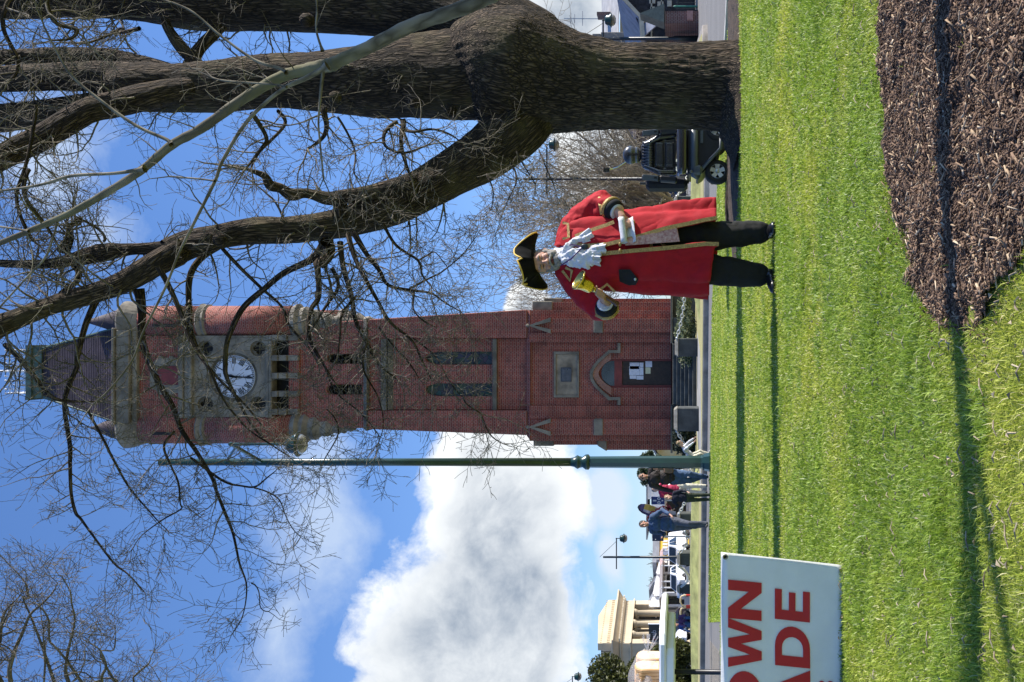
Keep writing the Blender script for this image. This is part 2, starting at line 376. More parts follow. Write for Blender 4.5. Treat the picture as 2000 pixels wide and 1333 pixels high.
# ================================================================ clock tower
TD = 40.0; TS = TD/F
def tx(py, d=TD): return (666.5-py)*d/F
def tz(px, d=TD): return H+(1333-px)*d/F
def clock_tower():
    T = empty('clock_tower', (-1.38, 43, 0), 'tall red brick clock tower with sandstone trim, corner turrets and slate roof', 'tower')
    back = 46.0
    # --- bluestone plinth
    m = MB()
    m.box(tx(881)-.05, tx(578)+.05, 40.25, back, -.05, tz(1314))
    m.box(tx(850), tx(791), 39.6, 40.3, -.05, tz(1314)); m.box(tx(671), tx(621), 39.6, 40.3, -.05, tz(1314))
    m.build('plinth', 'bluestone', T, bevel=.04)
    m = MB(); 
    for a, b in ((883, 791), (671, 576)): m.box(tx(a), tx(b), 39.55, 40.4, tz(1314)+.002, tz(1310))
    m.each('plinth_cap', 'stone_dark', T, bevel=.01)
    # --- lower stage, door wall with real openings
    m = MB()
    zb, zt = tz(1311), tz(1034)
    door = lancet(tx(758), tx(702), tz(1313), tz(1169), 7, rise=.55)
    door = [(a, max(c, zb)) for a, c in door]
    m.prism([(tx(793), zb-.001), (tx(669), zb-.001), (tx(669), zt), (tx(793), zt)], 40.12, 40.7, holes=[[(a, c+.0) if c > zb+.01 else (a, c+.003) for a, c in door]])
    for a, b in ((818, 793.01), (668.99, 650)): m.box(tx(a), tx(b), 39.95, 41, zb, zt)
    for a, b in ((848, 818.01), (649.99, 623)): m.box(tx(a), tx(b), 39.7, 41, zb, tz(1076))
    m.box(tx(862), tx(848.01), 40.02, 45.9, zb, zt); m.box(tx(622.99), tx(606), 40.02, 45.9, zb, zt)
    m.box(tx(881), tx(862.01), 40.3, 45.7, zb, tz(1180)); m.box(tx(871), tx(862.01), 40.32, 45.7, tz(1180), tz(1078))
    m.box(tx(605.99), tx(590), 40.3, 45.7, zb, tz(1076)); m.box(tx(589.99), tx(581), 41.3, 45.5, zb, tz(1096, 41))
    m.box(tx(861), tx(607), 41.2, back, zb, zt)
    for a, b in ((847.9, 818.1), (649.9, 623.1)): m.box(tx(a), tx(b), 40.0, 41, tz(1076)+.002, zt-.003)
    m.build('lower_wall', 'brick', T, bevel=.03)
    # gables of the buttresses
    m = MB()
    for a, b in ((848, 818), (650, 623)):
        c = (a+b)/2; m.prism([(tx(a), tz(1076)+.001), (tx(b), tz(1076)+.001), (tx(c), tz(1040))], 39.72, 41)
    m.each('buttress_gable', 'brick', T)
    m = MB()
    for a, b in ((850, 816), (652, 621)):
        c = (a+b)/2; x0, x1, xc = tx(a), tx(b), tx(c); z0, z1 = tz(1078), tz(1034); w = .13
        m.prism([(x0, z0), (x0+w*1.3, z0), (xc, z1-w*2.0), (x1-w*1.3, z0), (x1, z0), (xc, z1)], 39.58, 39.75)
        m.lathe([(0.01, z1-.06), (.07, z1-.02), (.07, z1+.05), (.01, z1+.1)], xc, 39.66, 8)
    m.each('gable_coping', 'stone', T)
    m = MB()
    for a, b in ((849, 817.5), (650.5, 622)):
        m.box(tx(a), tx(b), 39.62, 40, tz(1179), tz(1161))
    m.taper((tx(883), tx(862), 40.2, 45.8), (tx(872), tx(862), 40.2, 45.8), tz(1184), tz(1166)); m.box(tx(873), tx(861), 40.25, 45.8, tz(1080), tz(1040))
    m.box(tx(606), tx(588.5), 40.2, 45.8, tz(1077), tz(1038)); m.box(tx(590), tx(580), 41.2, 45.6, tz(1097, 41), tz(1061, 41))
    m.each('offset_stone', 'stone', T, bevel=.02)
    # weathering band between stages
    m = MB(); m.taper((tx(861), tx(606.5), 39.96, back), (tx(852), tx(606.5), 40.1, back), tz(1036), tz(1028)); m.build('weathering_band', 'brick', T)
    # --- doorway
    zd = tz(1313)
    m = MB(); fr = [(a, c) for a, c in lancet(tx(758), tx(702), zd, tz(1169), 7, rise=.55)]
    inner = lancet(tx(754.5), tx(705.5), tz(1199), tz(1173), 7, rise=.42)
    opening = [(tx(753.5), zd+.02), (tx(706), zd+.02), (tx(706), tz(1214)), (tx(753.5), tz(1214))]
    m.prism(fr, 40.3, 40.42, holes=[inner, opening]); fro = m.build('door_frame', 'door_red', T)
    MB().prism(inner, 40.36, 40.38).build('fanlight', 'glass', T)
    m = MB(); m.box(tx(753.5), tx(706), 40.40, 40.46, zd, tz(1214)); dr = m.build('door', 'wood_dark', T)
    m = MB()
    for i in range(6): m.box(tx(745)+i*.12, tx(745)+i*.12+.08, 40.38, 40.40, zd+.08, tz(1270))
    m.each('door_panel', 'wood_dark', dr)
    MB().ell((tx(750), 40.36, tz(1263)), (.03, .04, .03)).build('door_knob', 'bronze', dr, smooth=True)
    for (a, b, c, d, mt) in ((716, 734, 1228, 1248, 'paper'), (709, 722, 1229, 1247.5, 'paper'), (734.5, 741, 1229, 1242, 'paper'), (735, 742.5, 1242.5, 1256, 'paper'),
                             (719, 734, 1248.3, 1256, 'paper'), (709, 718.5, 1248.2, 1256, 'paper'), (702.7+3.5, 718, 1260, 1273, 'paper'), (718.5, 731, 1260, 1270, 'paper_cream')):
        MB().box(tx(b), tx(a), 40.37, 40.385, tz(d), tz(c)).build('notice', mt, dr)
    # brick arch ring + stone hood mould
    def archring(x0, x1, zsp, ztop, n=18):
        cx = (x0+x1)/2; w = (x1-x0)/2; pts = []
        for i in range(n+1):
            t = -1+2*i/n; pts.append((cx+w*t, zsp+(ztop-zsp)*(1-abs(t)**1.75)))
        return pts
    o1 = archring(tx(768), tx(692), tz(1196), tz(1158)-.02); i1 = archring(tx(757.8), tx(702.2), tz(1190), tz(1169)+.22)
    m = MB(); vs = []; fs = []; uvs = []
    zi = archring(tx(758), tx(702), tz(1194), tz(1168.5)); zo = archring(tx(772), tx(688), tz(1194), tz(1157))
    n = len(zi)
    for i in range(n): vs += [(zi[i][0], 40.05, zi[i][1]), (zo[i][0], 40.05, zo[i][1]), (zi[i][0], 40.2, zi[i][1]), (zo[i][0], 40.2, zo[i][1])]
    for i in range(n-1):
        a, b = 4*i, 4*i+4; fs += [(a, b, b+1, a+1), (a+1, b+1, b+3, a+3), (a+2, b+2, b, a)]
        u = i*.13; uvs += [((u, 0), (u+.13, 0), (u+.13, .3), (u, .3))]*3
    m.add(vs, fs, uvs); m.build('arch_bricks', 'brick_arch', T)
    hp = archring(tx(778), tx(688), tz(1190), tz(1154.5)); m = MB()
    path = [(tx(789), tz(1209)), (tx(779), tz(1209)), (tx(779), tz(1190))] + hp[1:-1] + [(tx(687), tz(1190)), (tx(687), tz(1209)), (tx(673), tz(1209))]
    for kk, (a, b) in enumerate(zip(path[:-1], path[1:])):
        yo = Vector((0, .003*(kk % 2), 0)); a = Vector((a[0], 0, a[1])); b = Vector((b[0], 0, b[1])); t = (b-a).normalized(); nn_ = Vector((-t.z, 0, t.x))*.06; e = t*.055
        p = [a-nn_-e, b-nn_+e, b+nn_+e, a+nn_-e]
        m.add([q+yo+Vector((0, 39.98, 0)) for q in p]+[q+yo+Vector((0, 40.15, 0)) for q in p], [(0,1,2,3), (7,6,5,4), (0,4,5,1), (1,5,6,2), (2,6,7,3), (3,7,4,0)])
    m.build('hood_mould', 'stone', T)
    # stone tablet with plaque
    m = MB(); m.prism([(tx(777), tz(1131)), (tx(687), tz(1131)), (tx(687), tz(1081)), (tx(777), tz(1081))], 40.02, 40.2,
                      holes=[[(tx(772), tz(1127)), (tx(692), tz(1127)), (tx(692), tz(1086)), (tx(772), tz(1086))]])
    tb = m.build('stone_tablet', 'stone', T, bevel=.01)
    MB().box(tx(773), tx(691), 40.09, 40.2, tz(1128), tz(1085)).build('tablet_face', M('tablet_stone', (.27, .225, .17), .85, .3, 2), tb)
    pq = MB().box(tx(746), tx(718), 40.05, 40.1, tz(1116), tz(1095)).build('plaque', 'bronze', T)
    m = MB()
    for k in range(7): m.box(tx(744), tx(720)-random.random()*.12, 40.04, 40.052, tz(1113.5-k*2.5), tz(1113.5-k*2.5)+.018)
    m.build('inscription', M('plaque_lettering', (.16, .17, .2), .5), pq)
    # --- shaft (battered) with recess
    zt2 = tz(575)
    def fx(py_b, py_t, px): t = (1038-px)/(1038-560.0); return tx(py_b+(py_t-py_b)*t)
    m = MB(); z0, z1 = tz(1029), tz(716)
    L0, L1 = tx(850.5), tx(850.5+(833.5-850.5)*(1029-716)/460); R0, R1 = tx(605), tx(605+(633-605)*(1029-716)/460)
    m.hexa([(L0,39.98,z0),(tx(802.5),39.98,z0),(tx(802.5),back,z0),(L0,back,z0),(L1,40.1,z1),(tx(803),40.1,z1),(tx(803),back,z1),(L1,back,z1)])
    m.hexa([(tx(661),39.98,z0),(R0,39.98,z0),(R0,back,z0),(tx(661),back,z0),(tx(661.8),40.1,z1),(R1,40.1,z1),(R1,back,z1),(tx(661.8),back,z1)])
    wins = [lancet(tx(775.5), tx(750), tz(958), tz(826), 6, rise=.62), lancet(tx(713), tx(687.5), tz(958), tz(826), 6, rise=.62)]
    m.prism([(tx(802.4), z0), (tx(661.1), z0), (tx(661.1), z1), (tx(802.4), z1)], 40.3, 40.75, holes=wins)
    # upper shaft
    z0u, z1u = tz(708), tz(560)
    slits = [lancet(tx(772), tx(752), tz(703), tz(633), 4, rise=.3), lancet(tx(711.5), tx(692), tz(703), tz(633), 4, rise=.3)]
    m.prism([(L1+.02, z0u), (R1-.02, z0u), (tx(634), z1u), (tx(832), z1u)], 40.22, 40.8, holes=slits)
    m.box(L1+.06, R1-.06, 40.9, back-.1, z0u, z1u)
    m.box(L1+.06, R1-.06, 41.0, back-.1, z0, z0u)
    m.build('shaft_wall', 'brick', T, bevel=.03)
    for w in wins:
        MB().prism(w, 40.58, 40.6).build('window', 'leaded', T)
    m = MB()
    for a, b in ((775.5, 750), (713, 687.5)):
        for px in (880, 920): m.box(tx(a), tx(b), 40.54, 40.58, tz(px), tz(px)+.05)
    m.each('saddle_bar', 'black', T)
    for s_, (a, b) in zip(slits, ((772, 752), (711.5, 692))):
        m = MB(); m.prism(s_, 40.66, 40.68)
        for k in range(9):
            z = tz(700)+k*.155; m.hexa([(tx(a),40.4,z),(tx(b),40.4,z),(tx(b),40.6,z+.09),(tx(a),40.6,z+.09),(tx(a),40.4,z+.02),(tx(b),40.4,z+.02),(tx(b),40.6,z+.11),(tx(a),40.6,z+.11)])
        m.build('belfry_louvre', 'louvre_and_shade', T)
    m = MB()
    m.taper((L1-.08, R1+.06, 40.0, back), (L1+.0, R1-.0, 40.12, back), tz(716), tz(708))
    m.box(tx(802), tx(662), 40.12, 40.35, tz(969), tz(960.5))
    m.taper((tx(802), tx(662.5), 40.28, 40.6), (tx(802), tx(662.5), 40.14, 40.6), tz(764), tz(755)); m.box(tx(802.5), tx(662), 40.12, 40.6, tz(753), tz(742))
    m.each('string_course', 'stone_dark', T, bevel=.015)
    # --- corbel table
    m = MB()
    for a in (660, 699.5, 734, 769.5, 804.5):
        m.box(tx(a+5.5), tx(a-5.5), 39.98, 40.6, tz(582), tz(562)); m.box(tx(a+5.5), tx(a-5.5), 39.86, 40.6, tz(561.8), tz(546)); m.box(tx(a+5.5), tx(a-5.5), 39.8, 40.6, tz(545.8), tz(534))
    m.each('corbel', 'stone', T, bevel=.02)
    m = MB()
    for a, b in ((694, 665.6), (728.4, 705), (764, 739.6), (799, 775)):
        m.box(tx(b+3.5)-.0, tx(a-23+0), 40.5, 40.52, 0, .001) if False else None
        m.box(tx(max(a, b)), tx(min(a, b)), 40.06, 40.6, tz(582), tz(558)-.1)
    m.each('corbel_infill', 'brick', T)
    m = MB(); m.box(tx(834), tx(632), 40.45, 40.7, tz(566), tz(520)); m.build('corbel_shade_wall', 'louvre_and_shade', T)  # near-black wall standing in for the shade between the corbels
    # --- clock stage
    m = MB(); m.box(tx(815), tx(656), 40.02, back, tz(350), tz(268)); m.box(tx(840), tx(630), 40.5, back-.2, tz(560), tz(268)); m.build('upper_wall', 'brick', T, bevel=.02)
    cx, cz, cr = tx(736), tz(457), 40*TS
    def circ(x, z, r, n=40): return [(x+r*math.cos(2*math.pi*i/n), z+r*math.sin(2*math.pi*i/n)) for i in range(n)]
    def quatre(x, z, r):
        pts = []
        for q in range(4):
            a0 = 90*q
            ccx, ccz = x+r*.55*math.cos(R(a0)), z+r*.55*math.sin(R(a0))
            for k in range(9):
                a = a0-110+220*k/8; pts.append((ccx+r*.47*math.cos(R(a)), ccz+r*.47*math.sin(R(a))))
        return pts
    qs = [(790, 402), (790, 505), (681, 402), (681, 505)]
    m = MB(); m.prism([(tx(815), tz(530)), (tx(656), tz(530)), (tx(656), tz(378)), (tx(815), tz(378))], 39.95, 40.3, holes=[circ(cx, cz, cr*1.18)]+[circ(tx(a), tz(b), 15.5*TS, 20) for a, b in qs])
    m.build('clock_panel', 'stone', T)
    m = MB()
    for a, b in qs: m.prism(circ(tx(a), tz(b), 15.6*TS, 20), 40.06, 40.16, holes=[quatre(tx(a), tz(b), 12.5*TS)])
    m.each('quatrefoil', 'stone_dark', T)
    MB().box(tx(812), tx(660), 40.22, 40.26, tz(528), tz(380)).build('panel_back', 'louvre_and_shade', T)
    m = MB()
    m.prism(circ(cx, cz, cr*1.18), 40.05, 40.2, holes=[circ(cx, cz, cr*1.02)]); m.build('dial_surround', 'stone_dark', T)
    ck = MB().prism(circ(cx, cz, cr*1.03), 40.0, 40.08).build('clock_face', M('clock_dial', (.60, .64, .74), .5, .04, 2), T)
    m = MB(); m.prism(circ(cx, cz, cr*1.0), 39.985, 39.998, holes=[circ(cx, cz, cr*.985)]); m.prism(circ(cx, cz, cr*.93), 39.985, 39.998, holes=[circ(cx, cz, cr*.918)])
    for i in range(60):
        a = math.pi*2*i/60; r0, r1 = cr*.935, cr*.98; w = .010 if i % 5 else .022
        c_, s_ = math.cos(a), math.sin(a)
        p = [(cx+c_*r0-s_*w, cz+s_*r0+c_*w), (cx+c_*r0+s_*w, cz+s_*r0-c_*w), (cx+c_*r1+s_*w, cz+s_*r1-c_*w), (cx+c_*r1-s_*w, cz+s_*r1+c_*w)]
        m.add([(q[0], 39.985, q[1]) for q in p], [(0, 1, 2, 3)])
    m.build('minute_track', 'black', ck)
    for i, nm in enumerate(['XII','I','II','III','IIII','V','VI','VII','VIII','IX','X','XI']):
        a = -i*30; rr = cr*.75; x = cx+rr*math.sin(R(i*30)); z = cz+rr*math.cos(R(i*30))
        t = text('numeral', nm, .30, (x, 39.99, z), 'black', ck, rot=(90, 0, 0), extrude=.004, offset=.008, sx=.72)
        t.rotation_euler = (Matrix.Rotation(R(i*30), 3, 'Y') @ Matrix.Rotation(R(90), 3, 'X')).to_euler()
    def hand(ang, ln, w, tail, name):
        m = MB(); Rm = Matrix.Translation((cx, 0, cz)) @ Matrix.Rotation(R(ang), 4, 'Y')
        m.prism([(-w*.5, -tail), (w*.5, -tail), (w, ln*.3), (w*.5, ln*.45), (w*.9, ln*.75), (0, ln), (-w*.9, ln*.75), (-w*.5, ln*.45), (-w, ln*.3)], 39.95, 39.965, m=Rm); m.build(name, 'black', ck)
    hand(183, cr*.9, .045, .2, 'minute_hand'); hand(16, cr*.55, .06, .15, 'hour_hand')
    # mouldings
    m = MB()
    m.box(tx(817), tx(654), 39.78, 40.4, tz(379), tz(372)); m.box(tx(817), tx(654), 39.88, 40.4, tz(371.8), tz(362)); m.box(tx(816), tx(655), 39.8, 40.4, tz(361.8), tz(352))
    m.box(tx(816), tx(655), 39.82, 40.4, tz(534), tz(528)); m.box(tx(816), tx(655), 39.88, 40.4, tz(527.8), tz(521))
    m.box(tx(826), tx(645), 39.62, back, tz(262), tz(236)); m.box(tx(824), tx(647), 39.8, back, tz(272), tz(262.2)); m.box(tx(829), tx(641), 39.5, back, tz(235.8), tz(231))
    m.each('cornice', 'stone', T, bevel=.03)
    m = MB(); hole = [(tx(752), tz(352)), (tx(715), tz(352)), (tx(715), tz(316)), (tx(722), tz(308)), (tx(745), tz(308)), (tx(752), tz(316))]
    m.prism([(tx(765), tz(352)+.01), (tx(702), tz(352)+.01), (tx(702), tz(308)), (tx(712), tz(294)), (tx(755), tz(294)), (tx(765), tz(308))], 39.94, 40.3, holes=[[(a, c+.012) for a, c in hole]])
    for k in range(4): m.box(tx(771 if k % 2 else 768), tx(765), 39.95, 40.2, tz(350-k*10), tz(341-k*10)); m.box(tx(702), tx(696 if k % 2 else 699), 39.95, 40.2, tz(350-k*10), tz(341-k*10))
    m.build('niche_surround', 'stone', T, bevel=.01)
    MB().box(tx(753), tx(714), 40.0, 40.018, tz(351), tz(306)).build('niche_panel', 'door_red', T)
    # --- turrets
    def turret(cx, cy, big):
        r = .64
        t = MB(); t.lathe([(r, tz(575)), (r, tz(400))], cx, cy, 28); t.lathe([(r, tz(384)), (r, tz(270))], cx, cy, 28); to = t.build('turret', 'brick', T, smooth=True)
        m = MB()
        prof = [(.04, tz(690)), (.14, tz(680)), (.12, tz(668)), (.24, tz(655)), (.22, tz(645)), (.36, tz(634)), (.33, tz(622)), (.50, tz(610)), (.46, tz(600)), (.62, tz(592)), (.58, tz(584)), (.74, tz(578)), (.70, tz(572)), (r, tz(568))]
        m.lathe(prof, cx, cy, 28); m.lathe([(r-.02, tz(404)), (r+.07, tz(400)), (r+.03, tz(395)), (r+.10, tz(388)), (r-.02, tz(383))], cx, cy, 28)
        m.lathe([(r-.02, tz(274)), (r+.04, tz(268)), (r+.16, tz(250)), (r+.2, tz(238)), (r+.08, tz(232))], cx, cy, 28)
        m.each('turret_moulding', 'stone', to)
        m = MB(); m.lathe([(r+.12, tz(234)), (r*.78, tz(222)), (r*.52, tz(200)), (.0, tz(150 if cx > 0 else 163))], cx, cy, 28); m.build('turret_roof', 'slate', to, smooth=True)
        m = MB(); a = R(-105); 
        px_, py_ = cx+math.cos(a)*(r+.01), cy+math.sin(a)*(r+.01)
        mm = Matrix.Translation((px_, py_, tz(325))) @ Matrix.Rotation(a+math.pi/2, 4, 'Z')
        m.box(-.06, .06, -.02, .04, -.45, .45, m=mm); m.build('arrow_slit', 'louvre_and_shade', to)
    turret(tx(628), 40.42, True); turret(tx(838), 40.42, False); turret(tx(628), 45.8, True); turret(tx(838), 45.8, False)
    # --- roof
    zr0, zr1 = tz(234), tz(84, 42.2)
    rb = (tx(826), tx(640), 39.9, 46.3); rt = (tx(776, 42.2), tx(680, 42.2), 42.2, 44.2)
    m = MB(); m.taper(rb, rt, zr0, zr1); rf = m.build('roof', 'slate', T)
    # slate courses in relief
    m = MB(); N = 44
    for i in range(N):
        t0 = i/N; z0 = zr0+(zr1-zr0)*t0
        q = [rb[k]+(rt[k]-rb[k])*t0 for k in range(4)]; e = .014
        m.taper((q[0]-e, q[1]+e, q[2]-e, q[3]+e), tuple(a+(b-a)/N+s*.006 for a, b, s in zip(q, [q[k]+(rt[k]-rb[k]) for k in range(4)], (-1, 1, -1, 1))), z0+.01, z0+(zr1-zr0)/N)
    m.build('slate_course', 'slate', rf)
    m = MB(); m.box(rt[0]-.05, rt[1]+.05, 42.1, 44.3, zr1, zr1+.38); m.box(rt[0]-.12, rt[1]+.12, 42.0, 44.4, zr1+.38, zr1+.62)
    m.tube([(rb[1], 39.95, zr0), (rt[1], 42.2, zr1)], .06, 6); m.tube([(rb[0], 39.95, zr0), (rt[0], 42.2, zr1)], .06, 6)
    m.build('roof_flashing', 'copper', T)
    m = MB(); zc = zr1+.62
    xa, xb = rt[0]+.15, rt[1]-.1
    for (p0, p1) in (((xa, 42.2), (xb, 42.2)), ((xa, 44.1), (xb, 44.1)), ((xb, 42.2), (xb, 44.1)), ((xa, 42.2), (xa, 44.1))):
        p0, p1 = Vector((*p0, zc)), Vector((*p1, zc)); n = 10
        for h in (.1, .55, .8): m.tube([p0+Vector((0,0,h)), p1+Vector((0,0,h))], .022, 5)
        for k in range(n+1):
            q = p0.lerp(p1, k/n); m.tube([q, q+Vector((0,0,.95))], .018, 5)
            m.ell(q+Vector((0,0,.98)), .045, seg=6, rings=4)
            if k < n:
                c = p0.lerp(p1, (k+.5)/n)+Vector((0,0,.33)); d = (p1-p0).normalized()
                m.tube([c+d*.13*math.cos(a*math.pi/6)+Vector((0,0,.18*math.sin(a*math.pi/6))) for a in range(12)], .014, 4, closed=True)
    m.tube([((xa+xb)/2, 43.2, zc), ((xa+xb)/2, 43.2, zc+3.4)], .05, 8)
    m.build('iron_cresting', 'ironwhite', T)
    return T
clock_tower()
# ================================================================ ground
def fast_mesh(name, V, faces_list, mat, parent=None, face_attr=None, smooth=False):
    """faces_list: list of (n,k) int arrays"""
    me = bpy.data.meshes.new(name)
    me.vertices.add(len(V)); me.vertices.foreach_set('co', np.asarray(V, dtype=np.float32).ravel())
    loops = np.concatenate([f.ravel() for f in faces_list]).astype(np.int32)
    tot = np.concatenate([np.full(len(f), f.shape[1]) for f in faces_list]).astype(np.int32)
    me.loops.add(len(loops)); me.loops.foreach_set('vertex_index', loops)
    me.polygons.add(len(tot)); me.polygons.foreach_set('loop_start', np.concatenate([[0], np.cumsum(tot)[:-1]]).astype(np.int32))
    me.polygons.foreach_set('loop_total', tot)
    if face_attr is not None:
        for k, a in face_attr.items():
            at = me.attributes.new(k, 'FLOAT', 'FACE'); at.data.foreach_set('value', a.astype(np.float32))
    if smooth: me.polygons.foreach_set('use_smooth', [True]*len(tot))
    me.update(calc_edges=True)
    me.materials.append(MAT[mat] if isinstance(mat, str) else mat)
    o = bpy.data.objects.new(name, me); col.objects.link(o)
    if parent: o.parent = parent; o.location = -ORIG[parent.name]
    ORIG[o.name] = Vector((0,0,0))
    return o
def vnoise(x, y, seed=0):
    """cheap smooth value noise"""
    r = np.random.default_rng(seed); T = r.random((256, 256))
    xi = np.floor(x).astype(int); yi = np.floor(y).astype(int); fx = x-xi; fy = y-yi
    fx = fx*fx*(3-2*fx); fy = fy*fy*(3-2*fy); g = lambda i, j: T[i % 256, j % 256]
    return (g(xi, yi)*(1-fx)+g(xi+1, yi)*fx)*(1-fy)+(g(xi, yi+1)*(1-fx)+g(xi+1, yi+1)*fx)*fy
def fbm(x, y, seed=0, o=4):
    s = 0; a = .5
    for i in range(o):
        c_, s_ = math.cos(.7+i*1.3), math.sin(.7+i*1.3); s = s+a*vnoise((x*c_-y*s_)*1.93**i+31.7*i+100, (x*s_+y*c_)*1.93**i+11.3*i+100, seed+i); a *= .5
    return s
def ground_mats():
    # lawn
    m, t, b = newmat('lawn_soil_and_thatch'); L = t.links; tc = nn(t, 'ShaderNodeTexCoord')
    n1 = nn(t, 'ShaderNodeTexNoise', inp={'Scale': .9, 'Detail': 5, 'Roughness': .6}); L.new(tc.outputs['Object'], n1.inputs[0])
    n2 = nn(t, 'ShaderNodeTexNoise', inp={'Scale': 55, 'Detail': 6, 'Roughness': .75}); L.new(tc.outputs['Object'], n2.inputs[0])
    c = ramp(t, n2.outputs[0], [(.28, (.10, .13, .016)), (.5, (.30, .36, .04)), (.72, (.52, .55, .13))])
    c = mixc(t, .55, c, ramp(t, n1.outputs[0], [(.3, (.7, .8, .55)), (.7, (1.25, 1.2, 1.1))]), 'MULTIPLY'); L.new(c, b.inputs[0])
    b.inputs['Roughness'].default_value = .9
    bp = nn(t, 'ShaderNodeBump', inp={'Strength': 1, 'Distance': .03}); L.new(n2.outputs[0], bp.inputs['Height']); L.new(bp.outputs[0], b.inputs['Normal'])
    MAT['lawn'] = m
    # grass blades
    m, t, b = newmat('grass_blades'); L = t.links
    at = nn(t, 'ShaderNodeAttribute', attribute_name='rnd'); at2 = nn(t, 'ShaderNodeAttribute', attribute_name='patch')
    c = ramp(t, at.outputs['Fac'], [(.0, (.10, .165, .016)), (.4, (.33, .42, .045)), (.75, (.51, .58, .10)), (.91, (.68, .66, .28)), (1., (.78, .72, .50))])
    c = mixc(t, .8, c, ramp(t, at2.outputs['Fac'], [(.3, (.66, .82, .64)), (.7, (1.2, 1.1, 1.05))]), 'MULTIPLY')
    L.new(c, b.inputs[0]); b.inputs['Roughness'].default_value = .5; b.inputs['Specular IOR Level'].default_value = .35
    tr = nn(t, 'ShaderNodeBsdfTranslucent'); L.new(c, tr.inputs[0]); mx_ = nn(t, 'ShaderNodeMixShader', inp={0: .38})
    L.new(b.outputs[0], mx_.inputs[1]); L.new(tr.outputs[0], mx_.inputs[2]); L.new(mx_.outputs[0], t.nodes['Material Output'].inputs[0])
    MAT['blades'] = m
    # asphalt
    m, t, b = newmat('asphalt'); L = t.links; tc = nn(t, 'ShaderNodeTexCoord')
    n2 = nn(t, 'ShaderNodeTexNoise', inp={'Scale': 45, 'Detail': 5, 'Roughness': .8}); L.new(tc.outputs['Object'], n2.inputs[0])
    n1 = nn(t, 'ShaderNodeTexNoise', inp={'Scale': .5, 'Detail': 5, 'Roughness': .6}); L.new(tc.outputs['Object'], n1.inputs[0])
    c = ramp(t, n2.outputs[0], [(.3, (.13, .125, .115)), (.7, (.25, .24, .225))]); c = mixc(t, .6, c, ramp(t, n1.outputs[0], [(.3, .75), (.7, 1.2)]), 'MULTIPLY'); L.new(c, b.inputs[0])
    b.inputs['Roughness'].default_value = .85
    bp = nn(t, 'ShaderNodeBump', inp={'Strength': .6, 'Distance': .01}); L.new(n2.outputs[0], bp.inputs['Height']); L.new(bp.outputs[0], b.inputs['Normal']); MAT['asphalt'] = m
    MAT['verge'] = M('dry_grass_verge', (.44, .38, .19), .95, .3, 3, .02, 40, col2=(.33, .32, .11))
    MAT['paint'] = M('road_paint', (.70, .70, .68), .7, .15, 8)
    MAT['gravel'] = M('gravel', (.36, .32, .25), .95, .4, 14, .03, 40, col2=(.12, .105, .09))
    MAT['kerb'] = M('bluestone_kerb', (.33, .295, .255), .9, .3, 2.2, .01, 30)
    MAT['mulch'] = M('dark_mulch_soil', (.18, .115, .075), .95, .5, 22, .015, 70, col2=(.060, .036, .024))
    m, t, b = newmat('bark_chips'); L = t.links
    at = nn(t, 'ShaderNodeAttribute', attribute_name='rnd')
    c = ramp(t, at.outputs['Fac'], [(.0, (.070, .040, .024)), (.6, (.17, .102, .062)), (.86, (.25, .16, .10)), (.94, (.38, .27, .16)), (1., (.66, .54, .38))]); L.new(c, b.inputs[0])
    b.inputs['Roughness'].default_value = .85; MAT['chips'] = m
ground_mats()
LAWN = [(30, -8), (30, 4), (14, 7), (7.5, 10.6), (4.6, 14.2), (3.0, 18.7), (.76, 21.9), (-2.9, 23.5), (-7.1, 24.9), (-4.9, 17.2), (-6.4, 16.7), (-40, 16.4), (-40, -8)]
BED = [(1.3, 3.33), (1.125, 3.25), (.80, 3.2), (.55, 3.15), (.44, 3.08), (.36, 2.98), (.25, 2.90), (.16, 2.83), (.10, 2.68), (.06, 2.58), (.03, 2.42), (.02, 2.26), (.045, 2.14), (.11, 2.05), (.15, 1.94), (.28, 1.75), (.55, 1.45), (1.2, 1.1), (3.2, .9), (4.8, 1.6), (5, 3.3), (3, 3.55)]
SOIL = [(3.0+2.3*math.cos(a*.3142), 12.35+.95*math.sin(a*.3142)) for a in range(20)]
def inpoly(x, y, poly):
    x = np.asarray(x); y = np.asarray(y); ins = np.zeros(x.shape, bool); j = len(poly)-1
    for i in range(len(poly)):
        xi, yi = poly[i]; xj, yj = poly[j]
        c = ((yi > y) != (yj > y)) & (x < (xj-xi)*(y-yi)/(yj-yi+1e-12)+xi); ins ^= c; j = i
    return ins
